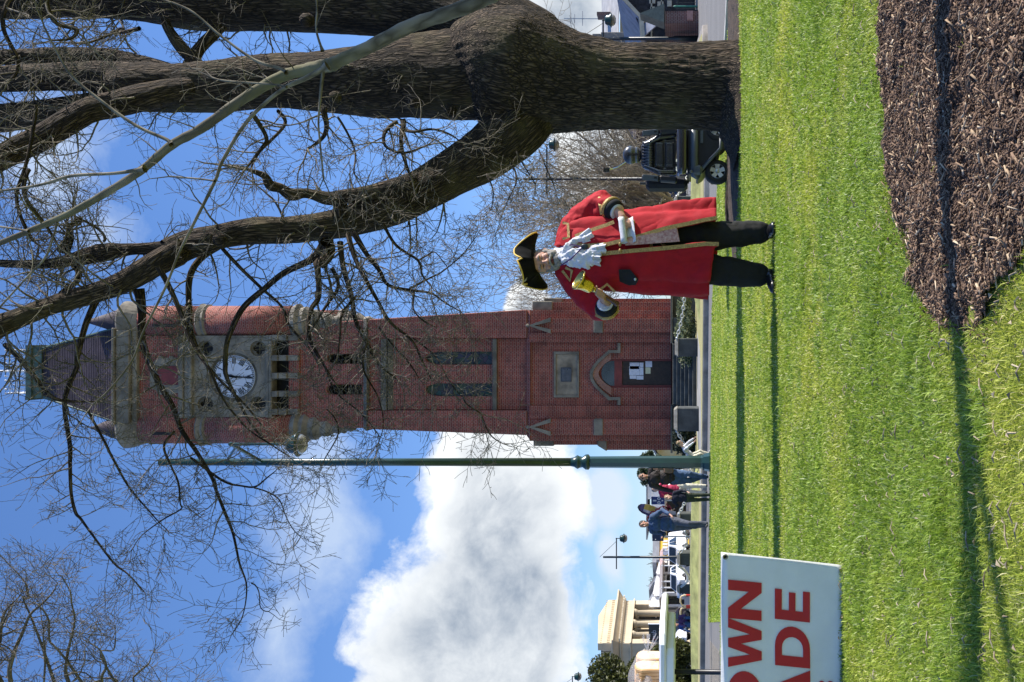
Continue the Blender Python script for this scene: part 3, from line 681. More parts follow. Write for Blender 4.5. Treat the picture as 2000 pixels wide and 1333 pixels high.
def build_ground():
    s = 1500; MB().add([(-s,-s,-.03),(s,-s,-.03),(s,s,-.03),(-s,s,-.03)], [(0,1,2,3)]).build('ground', M('far_ground', (.16,.15,.12), .95, .3, .05), None)['kind'] = 'structure'
    def sheet(name, poly, z, mat, kind='structure', th=.02):
        o = MB().prismz(poly, z-th, z).build(name, mat); o['kind'] = kind; return o
    sheet('road', [(80, 4), (80, 60), (60, 110), (-90, 130), (-90, 14), (-3, 13), (5, 9)], 0, 'asphalt')
    cb = (sum(p[0] for p in BED)/len(BED), sum(p[1] for p in BED)/len(BED)); hole = [(cb[0]+(x-cb[0])*.93, cb[1]+(y-cb[1])*.93) for x, y in BED]
    o = MB().prism(LAWN, -.006, .014, holes=[hole], m=Matrix.Rotation(R(-90), 4, 'X')).build('lawn', 'lawn'); o['kind'] = 'structure'
    sheet('gravel_path', [(-4.9-2.4, 24), (-4.75-.9, 17.9), (-40, 17.2), (-40, 23.5)], .006, 'gravel')
    # traffic island round the tower, raised on a bluestone kerb
    ISL = [(8.5, 26.5), (6.0, 24.7), (3.2, 24.3), (.5, 25.2), (-3.5, 26.8), (-7.3, 28.6), (-14, 31), (-30, 34), (-34, 38), (-30, 44), (-14, 56), (8, 56), (12, 40)]
    o = MB().prismz(ISL, -.02, .14).build('kerb', 'kerb', bevel=.02); o['kind'] = 'structure'
    cx = sum(p[0] for p in ISL)/len(ISL); cy = 38
    INN = [(x+(0.18 if x < cx else -.18), y+(.2 if y < cy else -.2)) for x, y in ISL]
    sheet('verge', INN, .148, 'verge')
    # paved apron in front of the steps, and a grassy mound on either side of it
    sheet('footpath', [(-4.6, 27.6), (-2.9, 27.0), (-.3, 29.2), (.35, 35), (-3.2, 36), (-3.6, 30.5)], .153, M('pale_paving', (.34, .33, .30), .9, .2, 2))
    for nm, pts in (('mound', [(.6, 29.5), (6.2, 28.2), (7.5, 31), (6, 33), (.9, 33)]), ('mound', [(-13, 34), (-4.2, 31), (-3.9, 33), (-5, 34), (-13, 37)])):
        m = MB(); pts2 = [Vector((*p, 0)) for p in pts]; c = sum(pts2, Vector())/len(pts2); n = len(pts)
        vs = [(p[0], p[1], .15) for p in pts]+[tuple(c.lerp(q, .75)+Vector((0,0,.36))) for q in pts2]+[tuple(c+Vector((0,0,.42)))]
        fs = [(i, (i+1) % n, n+(i+1) % n, n+i) for i in range(n)]+[(n+i, n+(i+1) % n, 2*n) for i in range(n)]
        if nm: m.add(vs, fs); o = m.build(nm, M('mound_grass', (.36, .37, .13), .95, .3, 2, .03, 40), smooth=True); o['kind'] = 'structure'
    # road markings
    def strip(name, pts, w, z=.004):
        m = MB(); pts = [Vector((*p, 0)) for p in pts]; L_, R_ = [], []
        for i, p in enumerate(pts):
            t = (pts[min(i+1, len(pts)-1)]-pts[max(i-1, 0)]).normalized(); q = Vector((-t.y, t.x, 0))*w/2; L_.append(p+q); R_.append(p-q)
        vs = [(v.x, v.y, z) for v in L_]+[(v.x, v.y, z) for v in R_]; n = len(pts)
        m.add(vs, [(n+i, n+i+1, i+1, i) for i in range(n-1)]); return m
    o = strip('x', [(6.5, 24.6), (3.2, 24.0), (.5, 24.9), (-1.2, 25.6)], .09).build('road_line', 'paint'); o['kind'] = 'structure'
    for k in range(5):
        x0 = 5.2+k*4.2; o = strip('x', [(x0, 27.4+k*.15), (x0+2.2, 27.5+k*.15)], .12).build('lane_dash', 'paint'); o['kind'] = 'structure'
    m = MB(); E = [(30, 4), (14, 7), (7.5, 10.6), (4.6, 14.2), (3.9, 16)]
    for a, b in zip(E[:-1], E[1:]):
        a, b = Vector((*a, 0)), Vector((*b, 0)); t = (b-a).normalized(); q = Vector((t.y, -t.x, 0))*.16
        m.hexa([(*(a)[:2], -.01), (*(b)[:2], -.01), (*(b+q)[:2], -.01), (*(a+q)[:2], -.01), (*(a)[:2], .05), (*(b)[:2], .05), (*(b+q)[:2], .05), (*(a+q)[:2], .05)])
    o = m.build('kerb', M('pale_kerb', (.5, .49, .46), .85, .15, 3)); o['kind'] = 'structure'
    # far pavement on the right and across the square on the left
    o = MB().prismz([(9.5, 43.2), (30, 43.2), (30, 44.6), (9.5, 44.6)], -.01, .10).build('pavement', M('far_paving', (.30, .30, .29), .9, .15, 1)); o['kind'] = 'structure'
    # --- mulch bed: a displaced soil sheet with a ragged edge
    nx, ny = 420, 260; X = np.linspace(-.05, 4.2, nx); Y = np.linspace(1.2, 3.6, ny); gx, gy = np.meshgrid(X, Y)
    jx = gx+.05*(fbm(gx*9, gy*9, 5)-.5)*2; jy = gy+.05*(fbm(gx*9+40, gy*9, 9)-.5)*2
    ins = inpoly(jx, jy, BED)
    z = -.022+.05*fbm(gx*14, gy*14, 1, 5)+.035*fbm(gx*2.2, gy*2.2, 3, 2)
    # shallow groove shaped into the soil along the tree's shadow line
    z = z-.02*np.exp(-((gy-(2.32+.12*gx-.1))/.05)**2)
    V = np.stack([gx, gy, z], -1).reshape(-1, 3); idx = np.arange(nx*ny).reshape(ny, nx)
    keep = ins[:-1, :-1] & ins[1:, 1:]
    q = np.stack([idx[:-1, :-1], idx[:-1, 1:], idx[1:, 1:], idx[1:, :-1]], -1)[keep]
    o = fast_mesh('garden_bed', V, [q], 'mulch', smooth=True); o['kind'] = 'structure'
    def zat(x, y):
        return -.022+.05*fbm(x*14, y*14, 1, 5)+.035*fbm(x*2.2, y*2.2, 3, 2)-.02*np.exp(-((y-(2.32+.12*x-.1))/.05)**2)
    # chips
    N = 190000; x = rng.uniform(-.1, 2.6, N); y = rng.uniform(1.5, 3.5, N); k = inpoly(x, y, BED); ex, ey = x+rng.normal(0, .07, N), y+rng.normal(0, .06, N); k = k | (inpoly(ex, ey, BED) & (rng.random(N) < .16)); x, y = x[k], y[k]; N = len(x)
    ln = rng.gamma(1.5, .0013, N)+.0009; pale = rng.random(N); ln = np.where(pale > .985, ln*1.5, ln); fib = rng.random(N) < .06; ln = np.where(fib, rng.uniform(.006, .022, N), ln); wd = np.where(fib, rng.uniform(.0007, .0018, N), ln*rng.uniform(.15, .55, N)); th = np.minimum(ln*.4, rng.uniform(.0006, .0025, N))
    yaw = rng.uniform(0, 6.28, N); pit = rng.normal(0, .35, N); rol = rng.normal(0, .4, N)
    ax = np.stack([np.cos(yaw)*np.cos(pit), np.sin(yaw)*np.cos(pit), np.sin(pit)], -1)
    bx = np.stack([-np.sin(yaw), np.cos(yaw), rol*.8], -1); bx /= np.linalg.norm(bx, axis=1)[:, None]; cxv = np.cross(ax, bx)
    zz_ = np.where(inpoly(x, y, BED), zat(x, y), .012); c = np.stack([x, y, np.maximum(zz_, -.01)+rng.uniform(.0, .010, N)], -1); V = []
    for sx_, sy_, sz_ in ((-1,-1,-1),(1,-.7,-1),(1,.8,-1),(-1,1,-1),(-1,-1,1),(1,-.7,1),(1,.8,1),(-1,1,1)):
        V.append(c+ax*(ln*sx_)[:, None]/1+bx*(wd*sy_)[:, None]+cxv*(th*sz_)[:, None])
    V = np.stack(V, 1).reshape(-1, 3); b8 = (np.arange(N)*8)[:, None, None]
    Q = (np.array([[3,2,1,0],[4,5,6,7],[0,1,5,4],[1,2,6,5],[2,3,7,6],[3,0,4,7]])[None]+b8).reshape(-1, 4)
    r = np.where(pale > .978, rng.uniform(.93, 1, N), rng.uniform(0, .9, N)**1.1); r = np.where(fib, rng.uniform(.75, .99, N), r)
    o = fast_mesh('bark_chips', V, [Q], 'chips', face_attr={'rnd': np.repeat(r, 6)}); o['kind'] = 'stuff'
    # soil ring under the big tree
    m = MB(); n = len(SOIL); c = Vector((3.0, 12.35, .10))
    vs = [(x+random.uniform(-.1, .1), y+random.uniform(-.06, .06), .004) for x, y in SOIL]+[tuple(c.lerp(Vector((x, y, .03)), .6+random.uniform(-.05, .05))+Vector((0, 0, random.uniform(0, .04)))) for x, y in SOIL]+[tuple(c)]
    m.add(vs, [(i, (i+1) % n, n+(i+1) % n, n+i) for i in range(n)]+[(n+i, n+(i+1) % n, 2*n) for i in range(n)])
    o = m.build('tree_soil', M('leaf_litter_soil', (.075, .05, .033), .95, .5, 12, .03, 40), smooth=True); o['kind'] = 'structure'
def build_grass():
    xs, ys = [], []
    for d0, d1, rho in [(1.45, 2.2, 26000), (2.2, 3, 26000), (3, 4, 20000), (4, 5.5, 12000), (5.5, 8, 6000), (8, 12, 2600), (12, 25.2, 900)]:
        w0 = .36*d1+.8; A = 2*w0*(d1-d0); n = int(A*rho); xs.append(rng.uniform(-w0, w0, n)); ys.append(rng.uniform(d0, d1, n))
    # small extra patches just outside the frame edge
    x = np.concatenate(xs); y = np.concatenate(ys)
    jx = x+.04*(fbm(x*9, y*9, 5)-.5)*2; jy = y+.04*(fbm(x*9+40, y*9, 9)-.5)*2
    inb = inpoly(jx, jy, BED)
    stray = inb & (rng.random(len(x)) < .004)
    k = inpoly(x, y, LAWN) & (~inb | stray) & ~(inpoly(x, y, SOIL) & (rng.random(len(x)) < .9))
    x, y = x[k], y[k]; N = len(x)
    patch = np.clip(fbm(x*1.6, y*1.6, 21, 4)*1.25-.12+.25*(fbm(x*9, y*9, 50, 2)-.35), 0, 1)
    hgt = (.005+.012*fbm(x*2.2, y*2.2, 33, 3)+rng.gamma(2, .0034, N))*(1+.012*np.maximum(y-3, 0)); wd = .0010+.00062*np.maximum(y-2, .0)**.85
    wd = wd*rng.uniform(.7, 1.4, N)
    tuft = fbm(x*4.5+9, y*4.5, 77, 3) > .60; hgt = np.where(tuft, hgt*1.6, hgt); patch = np.where(tuft, patch*.35, patch)
    # blades comb over a little, mostly one way per clump
    dirn = fbm(x*1.2, y*1.2, 60, 3)*14+rng.normal(0, 1.6, N); lean = np.clip(rng.normal(.9, .5, N), .05, 2.2)
    lx, ly = np.cos(dirn)*lean*hgt, np.sin(dirn)*lean*hgt; yaw = rng.uniform(0, math.pi, N)
    wx, wy = np.cos(yaw)*wd, np.sin(yaw)*wd; z0 = np.full(N, .004)
    v0 = np.stack([x-wx, y-wy, z0], -1); v1 = np.stack([x+wx, y+wy, z0], -1)
    v2 = np.stack([x+lx*.35-wx*.8, y+ly*.35-wy*.8, z0+hgt*.62], -1); v3 = np.stack([x+lx*.35+wx*.8, y+ly*.35+wy*.8, z0+hgt*.62], -1)
    v4 = np.stack([x+lx*1.1, y+ly*1.1, z0+hgt*np.clip(1.05-.25*lean, .6, 1)], -1)
    V = np.stack([v0, v1, v2, v3, v4], 1).reshape(-1, 3); b = (np.arange(N)*5)[:, None]
    Q = np.array([[0, 1, 3, 2]])+b; T = np.array([[2, 3, 4]])+b
    r = np.clip(rng.beta(2.2, 2.4, N), 0, 1); r = np.where(rng.random(N) < .06, rng.uniform(.93, 1, N), np.minimum(r, .9))
    o = fast_mesh('grass', V, [Q, T], 'blades', face_attr={'rnd': np.concatenate([r, r]), 'patch': np.concatenate([patch, patch])}); o['kind'] = 'stuff'
    o['label'] = 'short bright green lawn grass'; print('blades', N)
    # fallen twigs, dry leaves and petals on the lawn
    m = MB()
    rs = random.Random(3)
    for i in range(1500):
        d = 1.7+rs.random()**1.7*14; X = rs.uniform(-.36, .36)*d
        if inpoly([X], [d], BED)[0] or not inpoly([X], [d], LAWN)[0]: continue
        a = rs.uniform(0, 6.28); z = .022; q = rs.random(); l = rs.uniform(.004, .011)
        if q < .6:   # curled leaf flake
            u = Vector((math.cos(a), math.sin(a), rs.uniform(-.2, .3)))*l; w = Vector((-math.sin(a), math.cos(a), rs.uniform(-.3, .5)))*l*rs.uniform(.4, .8); c = Vector((X, d, z+rs.random()*.012))
            m.add([c-u, c+w*.9+Vector((0,0,.004)), c+u, c-w+Vector((0,0,.006)), c-u+Vector((0,0,.001)), c+u+Vector((0,0,.001))], [(0, 1, 2), (0, 2, 3), (4, 2, 1), (5, 3, 0)])
        else:
            c = Vector((X, d, z)); l *= 2.2; u = Vector((math.cos(a), math.sin(a), 0))
            m.tube([c-u*l, c+Vector((0, 0, .006))+u.orthogonal()*l*.1, c+u*l], [.0018, .0022, .001], 4)
    o = m.build('leaf_litter', M('pale_leaf_litter', (.50, .42, .28), .8, .4, 30, col2=(.12, .08, .05))); o['kind'] = 'stuff'
build_ground(); build_grass()
# ================================================================ trees
def bark_mat(name, dark, light, zs=.22, sc=22, moss=None, bump=.02):
    m, t, b = newmat(name); L = t.links
    at = nn(t, 'ShaderNodeAttribute', attribute_name='bark')   # cylinder coordinates in metres along the limb
    mp = nn(t, 'ShaderNodeMapping'); mp.inputs['Scale'].default_value = (1, 1, zs); L.new(at.outputs['Vector'], mp.inputs[0])
    nz = nn(t, 'ShaderNodeTexNoise', inp={'Scale': 9, 'Detail': 4, 'Roughness': .6}); L.new(mp.outputs[0], nz.inputs[0])
    sb = nn(t, 'ShaderNodeVectorMath', operation='SUBTRACT'); L.new(nz.outputs['Color'], sb.inputs[0]); sb.inputs[1].default_value = (.5,.5,.5)
    sc_ = nn(t, 'ShaderNodeVectorMath', operation='SCALE'); L.new(sb.outputs[0], sc_.inputs[0]); sc_.inputs[3].default_value = .07
    ad = nn(t, 'ShaderNodeVectorMath', operation='ADD'); L.new(mp.outputs[0], ad.inputs[0]); L.new(sc_.outputs[0], ad.inputs[1])
    vo = nn(t, 'ShaderNodeTexVoronoi', feature='DISTANCE_TO_EDGE', inp={'Scale': sc}); L.new(ad.outputs[0], vo.inputs['Vector'])
    n2 = nn(t, 'ShaderNodeTexNoise', inp={'Scale': 60, 'Detail': 6, 'Roughness': .7}); L.new(mp.outputs[0], n2.inputs[0])
    n3 = nn(t, 'ShaderNodeTexNoise', inp={'Scale': 1.6, 'Detail': 5, 'Roughness': .6}); L.new(at.outputs['Vector'], n3.inputs[0])
    ridge = ramp(t, vo.outputs[0], [(.0, 0), (.22, .75), (.5, 1)])
    mp2 = nn(t, 'ShaderNodeMapping'); mp2.inputs['Scale'].default_value = (1, 1, .5); L.new(ad.outputs[0], mp2.inputs[0])
    vo2 = nn(t, 'ShaderNodeTexVoronoi', feature='DISTANCE_TO_EDGE', inp={'Scale': sc*.36}); L.new(mp2.outputs[0], vo2.inputs['Vector'])
    ridge = math_(t, 'MULTIPLY', ridge, ramp(t, vo2.outputs[0], [(.0, .1), (.10, .8), (.3, 1)]))
    h = math_(t, 'ADD', math_(t, 'MULTIPLY', ridge, .8), math_(t, 'MULTIPLY', n2.outputs[0], .35))
    c = mixc(t, ramp(t, h, [(.15, 0), (.95, 1)]), dark, light)
    c = mixc(t, .7, c, ramp(t, n3.outputs[0], [(.3, .5), (.7, 1.35)]), 'MULTIPLY')
    if moss:
        c = mixc(t, ramp(t, n3.outputs[0], [(.52, 0), (.66, .55)]), c, moss)
    L.new(c, b.inputs[0]); b.inputs['Roughness'].default_value = .9; b.inputs['Specular IOR Level'].default_value = .25
    bp = nn(t, 'ShaderNodeBump', inp={'Strength': 1, 'Distance': bump}); L.new(h, bp.inputs['Height']); L.new(bp.outputs[0], b.inputs['Normal'])
    return m
MAT['bark'] = bark_mat('furrowed_bark', (.008, .006, .0045), (.150, .108, .074), zs=.15, sc=36, moss=(.095, .080, .040), bump=.03)
MAT['bark_smooth'] = bark_mat('smooth_grey_bark', (.10, .085, .06), (.31, .275, .215), zs=.35, sc=26, bump=.0012, moss=(.15, .15, .07))
MAT['bark_twig'] = bark_mat('twig_bark', (.10, .085, .065), (.29, .255, .205), zs=.3, sc=40, bump=.003)
MAT['bark_pale'] = bark_mat('pale_willow_bark', (.24, .21, .165), (.48, .43, .34), zs=.3, sc=20, bump=.005)
class TB:       # tree builder: collects tubes with a bark coordinate
    def __init__(s): s.V = []; s.B = []; s.F = []; s.n = 0
    def limb(s, pts, rad, sides=8, lump=0.0, flare=None, seed=0, s0=0.0, furrow=0.0):
        P_ = np.array([tuple(p) for p in pts], float); n = len(P_); rad = np.array(rad, float)
        T = np.gradient(P_, axis=0); T /= np.linalg.norm(T, axis=1)[:, None]+1e-9
        up = np.array([0, 0, 1.]) if abs(T[0][2]) < .9 else np.array([0, 1., 0])
        u = np.cross(T[0], up); u /= np.linalg.norm(u); U = np.zeros_like(P_)
        for i in range(n):
            u = u-T[i]*np.dot(u, T[i]); u /= np.linalg.norm(u)+1e-9; U[i] = u
        W = np.cross(T, U); ang = np.linspace(0, 2*math.pi, sides, endpoint=False)
        c, sn = np.cos(ang), np.sin(ang); S = np.concatenate([[0], np.cumsum(np.linalg.norm(np.diff(P_, axis=0), axis=1))])+s0
        rr = np.repeat(rad[:, None], sides, 1)
        if lump:
            a2 = ang[None]*1.0; ss = S[:, None]
            r = np.random.default_rng(seed); ph = r.uniform(0, 6.28, 8)
            rr = rr*(1+lump*(np.sin(2*a2+ph[0]+ss*1.1)*.35+np.sin(3*a2+ph[1]-ss*1.7)*.35+np.sin(5*a2+ph[2]+ss*2.3)*.2+np.sin(a2+ph[3]+ss*3.1)*.3))
        if furrow:
            # long interlaced bark ridges as real relief
            cu, cv = c[None]*rad[:, None], sn[None]*rad[:, None]
            aa = ang[None]*rad[:, None].mean()*1.0
            wob = .05*np.sin(S[:, None]*5+3*ang[None])+.03*np.sin(S[:, None]*11+ang[None]*7)
            k1 = np.abs(np.sin((ang[None]*max(4, round(rad.mean()*34))+wob*26+2.2*np.sin(S[:, None]*3.1+ang[None]*2))/1.0))
            k2 = np.abs(np.sin(S[:, None]*13+4*np.sin(ang[None]*6+S[:, None]*2)))
            nz = fbm(ang[None]*rad.mean()*18+0*S[:, None], S[:, None]*5+0*ang[None], seed+5, 3)
            rr = rr+furrow*((k1**.6-.6)*1.0+(k2**.4-.7)*.35+(nz-.45)*1.6)
        V = P_[:, None]+U[:, None]*(c[None]*rr)[..., None]+W[:, None]*(sn[None]*rr)[..., None]
        Bk = np.stack([c[None]*rr, sn[None]*rr, np.repeat(S[:, None], sides, 1)], -1)+np.array([seed*1.37 % 7, seed*.71 % 5, 0])
        base = s.n; s.V.append(V.reshape(-1, 3)); s.B.append(Bk.reshape(-1, 3)); s.n += n*sides
        i = np.arange(n-1)[:, None]*sides; k = np.arange(sides)[None]; k2_ = (k+1) % sides
        s.F.append(np.stack([i+k, i+k2_, i+sides+k2_, i+sides+k], -1).reshape(-1, 4)+base)
        return S[-1]
    def ball(s, c, r, seg=10, sq=(1,1,1)):   # rounded end or knot
        m = MB().ell(c, (r*sq[0], r*sq[1], r*sq[2]), seg=seg, rings=max(5, seg//2)); V = np.array(m.v); b = s.n; s.V.append(V); s.B.append(V.copy()); s.n += len(V)
        tri = [f for f in m.f if len(f) == 3]; q = [f for f in m.f if len(f) == 4]
        s.F.append(np.array(tri)+b); s.F.append(np.array(q)+b)
    def build(s, name, mat, parent, smooth=True):
        V = np.concatenate(s.V); fl = {}
        for f in s.F: fl.setdefault(f.shape[1], []).append(f)
        o = fast_mesh(name, V, [np.concatenate(x) for x in fl.values()], mat, parent, smooth=smooth)
        at = o.data.attributes.new('bark', 'FLOAT_VECTOR', 'POINT'); at.data.foreach_set('vector', np.concatenate(s.B).astype(np.float32).ravel())
        return o
def smooth_path(pts, sub=4):    # Catmull-Rom through (x,y,z,r)
    A = np.array(pts, float); n = len(A); out = []
    for i in range(n-1):
        p0, p1, p2, p3 = A[max(i-1, 0)], A[i], A[i+1], A[min(i+2, n-1)]
        for k in range(sub):
            t = k/sub; out.append(.5*((2*p1)+(-p0+p2)*t+(2*p0-5*p1+4*p2-p3)*t*t+(-p0+3*p1-3*p2+p3)*t**3))
    out.append(A[-1]); return np.array(out)
def trace(pts, d0, d1=None, scale=1.0):   # (px,py,width px) -> (x,y,z,r)
    d1 = d1 or d0; n = len(pts); out = []
    for i, (px, py, w) in enumerate(pts):
        d = d0+(d1-d0)*i/(n-1); p = P(px, py, d); out.append((p.x, p.y, p.z, max(.003, w*d/F/2*scale)))
    return out
def grow(tb, p, d, L, r, depth, rs, sides=4, curl=.35, kids=4, up=0.0, kink=.35, rmin=.0022):
    n = max(4, int(L/.07)) if depth > 0 else max(3, int(L/.06)); n = min(n, 14)
    pts = [p]; step = L/n; dd = d.normalized(); dirs = []
    bend = Vector((rs.gauss(0, 1), rs.gauss(0, 1), rs.gauss(0, 1)))*curl*.22
    for i in range(n):
        dd = (dd+bend*.5+Vector((rs.gauss(0, 1), rs.gauss(0, 1), rs.gauss(0, 1)))*kink*.38+Vector((0, 0, up))*.1).normalized()
        pts.append(pts[-1]+dd*step); dirs.append(dd.copy())
    rad = [max(rmin, r*(1-.75*i/n)) for i in range(n+1)]
    tb.limb(pts, rad, sides if r > .006 else 3, seed=rs.randrange(999))
    if depth <= 0: return
    k = kids+rs.randrange(3)
    for j in range(k):
        i = int(1+(n-1)*(j+rs.random())/k); i = min(max(i, 1), n-1)
        ax = dirs[i].orthogonal().normalized(); ax = Quaternion(dirs[i], rs.uniform(0, 6.28)) @ ax
        nd = (dirs[i]*rs.uniform(.35, .9)+ax*rs.uniform(.55, 1.0)).normalized()
        grow(tb, pts[i], nd, L*rs.uniform(.35, .62), rad[i]*rs.uniform(.5, .75), depth-1, rs, sides, curl, kids, up, kink, rmin)
def adorn(tb, path, rs, every=.35, L=(.3, .9), depth=2, up=.2, rfac=.35, rmax=.02, start=0.05, kids=3, kink=.4, rmin=.0022):
    """side shoots along a traced limb (path rows x,y,z,r)"""
    A = np.array(path); seg = np.linalg.norm(np.diff(A[:, :3], axis=0), axis=1); S = np.concatenate([[0], np.cumsum(seg)]); s = S[-1]*start+rs.random()*every
    while s < S[-1]:
        i = min(np.searchsorted(S, s)-1, len(A)-2); i = max(i, 0); t = (s-S[i])/(seg[i]+1e-9); q = A[i]*(1-t)+A[i+1]*t
        T = Vector(A[i+1][:3]-A[i][:3]).normalized(); ax = Quaternion(T, rs.uniform(0, 6.28)) @ T.orthogonal().normalized()
        nd = (T*rs.uniform(.0, .8)+ax).normalized(); nd = (nd+Vector((0, 0, up*rs.random()))).normalized()
        l = rs.uniform(*L); grow(tb, Vector(q[:3])+ax*q[3]*.7, nd, l, min(rmax, max(rmin*1.6, q[3]*rfac)), depth, rs, 4, .4, kids, up, kink, rmin)
        s += every*rs.uniform(.5, 1.5)
    # tip spray
    T = Vector(A[-1][:3]-A[-2][:3]).normalized()
    if A[-1][3] < .03:
        for _ in range(2): grow(tb, Vector(A[-1][:3]), (T+Vector((rs.gauss(0,.4), rs.gauss(0,.4), rs.gauss(0,.4)))).normalized(), rs.uniform(*L), A[-1][3]*.8, depth, rs, 4, .4, kids, up, kink, rmin)
def big_tree():
    rs = random.Random(11); D = 11.7
    T = empty('large_bare_tree', (P(1450, 170, D).x, D, 0), 'massive bare tree with dark furrowed bark and spreading limbs beside the mobility scooter', 'tree')
    tr = TB()
    # trunk, flaring into roots
    base = [(1466, 184, 300), (1453, 181, 246), (1438, 177, 204), (1415, 172, 172), (1380, 171, 163), (1330, 171, 158), (1270, 169, 158), (1210, 168, 160), (1160, 164, 172), (1110, 160, 192), (1060, 152, 222), (1010, 142, 250), (965, 130, 232), (930, 126, 195), (900, 132, 140), (872, 142, 50)]
    p = smooth_path(trace(base, D), 14); tr.limb(p[:, :3], p[:, 3], 150, lump=.05, seed=3, furrow=.020)
    def limb(pts, d0, d1, sides=40, sub=10, furrow=.010, lump=.08, seed=1, tb=tr):
        q = smooth_path(trace(pts, d0, d1), sub); dr_ = q[0, :3]-q[1, :3]; dr_ /= np.linalg.norm(dr_)+1e-9; r0 = q[0, 3]
        q = np.vstack([np.append(q[0, :3]+dr_*r0*.95, r0*.12), np.append(q[0, :3]+dr_*r0*.75, r0*.6), np.append(q[0, :3]+dr_*r0*.4, r0*.88), q])
        if pts[-1][0] < 0:      # the limb carries on above the frame and thins out
            e_ = q[-1].copy(); v_ = q[-1, :3]-q[-8, :3]; v_ /= np.linalg.norm(v_); L_ = []
            for k_ in range(1, 13):
                v_ = v_+np.array([.10*math.sin(k_*1.3+seed), .10*math.cos(k_*.9+seed), .03]); v_ /= np.linalg.norm(v_); e_ = np.append(e_[:3]+v_*.30, q[-1, 3]*(1-k_/13.5)); L_.append(e_)
            q = np.vstack([q]+L_)
        tb.limb(q[:, :3], q[:, 3], sides, lump=lump, seed=seed, furrow=furrow); return q
    paths = {}
    paths['A'] = limb([(1060, 200, 90), (1010, 250, 112), (950, 300, 100), (890, 335, 88), (830, 370, 82), (760, 405, 78), (690, 430, 62), (625, 442, 55), (560, 449, 54), (500, 450, 54), (434, 461, 48), (364, 480, 56), (330, 496, 56)], D, 10.4, seed=5)
    paths['A1'] = limb([(410, 468, 30), (364, 476, 32), (322, 484, 26), (252, 488, 24), (196, 495, 36), (140, 508, 24), (84, 516, 18), (0, 515, 14), (-60, 512, 12)], 10.4, 10.6, 24, seed=6)
    paths['A2'] = limb([(345, 494, 50), (308, 513, 48), (252, 547, 44), (196, 570, 38), (140, 586, 38), (84, 603, 36), (28, 625, 38), (-20, 645, 44), (-120, 690, 34)], 10.4, 9.6, 30, seed=7)
    paths['B'] = limb([(800, 362, 40), (720, 378, 30), (670, 385, 28), (640, 388, 26), (600, 378, 18), (570, 380, 24), (548, 368, 18), (528, 362, 20), (517, 345, 14), (495, 335, 9)], 11.0, 10.4, 20, 8, furrow=.006, seed=8)
    limb([(655, 388, 22), (664, 400, 26), (668, 425, 30)], 10.9, 10.9, 16, 6, seed=9)
    paths['C'] = limb([(1010, 140, 190), (950, 145, 180), (880, 150, 168), (800, 150, 152), (735, 156, 138), (671, 158, 122), (600, 160, 108), (520, 160, 100), (420, 169, 98), (336, 172, 94), (270, 172, 96), (225, 175, 80)], D, 11.6, 60, seed=10)
    paths['C1'] = limb([(380, 158, 36), (290, 137, 48), (220, 118, 40), (168, 112, 34), (84, 110, 30), (0, 112, 28), (-60, 112, 26)], 11.9, 12.2, 24, seed=11)
    paths['C2'] = limb([(330, 160, 50), (270, 155, 60), (200, 150, 56), (84, 151, 52), (0, 154, 50), (-60, 155, 46)], 11.6, 11.9, 28, seed=12)
    paths['C3'] = limb([(370, 172, 40), (300, 186, 52), (224, 205, 50), (168, 219, 48), (84, 266, 47), (28, 293, 46), (0, 309, 44), (-80, 350, 40)], 11.4, 10.6, 28, seed=13)
    paths['C4'] = limb([(320, 178, 36), (250, 190, 42), (168, 205, 44), (84, 222, 50), (0, 232, 52), (-60, 240, 48)], 11.7, 12.1, 26, seed=14)
    paths['E'] = limb([(1040, 100, 150), (980, 62, 150), (900, 32, 138), (800, 14, 122), (700, 8, 116), (560, 4, 118), (400, 0, 118), (280, -12, 104), (140, -10, 84), (0, -6, 82), (-60, -5, 78)], D, 12.6, 50, seed=15)
    limb([(640, 470, 24), (612, 505, 15), (556, 533, 12), (517, 564, 11), (476, 600, 11), (453, 642, 10), (442, 676, 9), (440, 713, 9), (442, 735, 8), (459, 772, 6), (490, 828, 5), (518, 861, 3)], 10.7, 10.2, 12, 5, furrow=0, seed=16)
    knots = [(655, 190), (810, 200), (600, 40), (880, 215), (1005, 225), (430, 468), (180, 580)]
    for a, b in knots:
        c = P(a, b, 11.25 if b < 300 else 10.3); tr.ball(c, .06+.03*rs.random(), 10)
    limb([(450, 30, 20), (418, 66, 22), (390, 95, 22), (372, 128, 26), (360, 150, 20)], 12.2, 11.9, 14, 5, furrow=.004, seed=40)
    limb([(312, 20, 14), (330, 60, 18), (355, 95, 24), (385, 125, 22), (400, 150, 18)], 12.2, 11.9, 14, 5, furrow=.004, seed=41)
    tr.build('trunk', 'bark', T)
    # ---- secondary branches traced from the photograph, then random shoots
    br = TB()
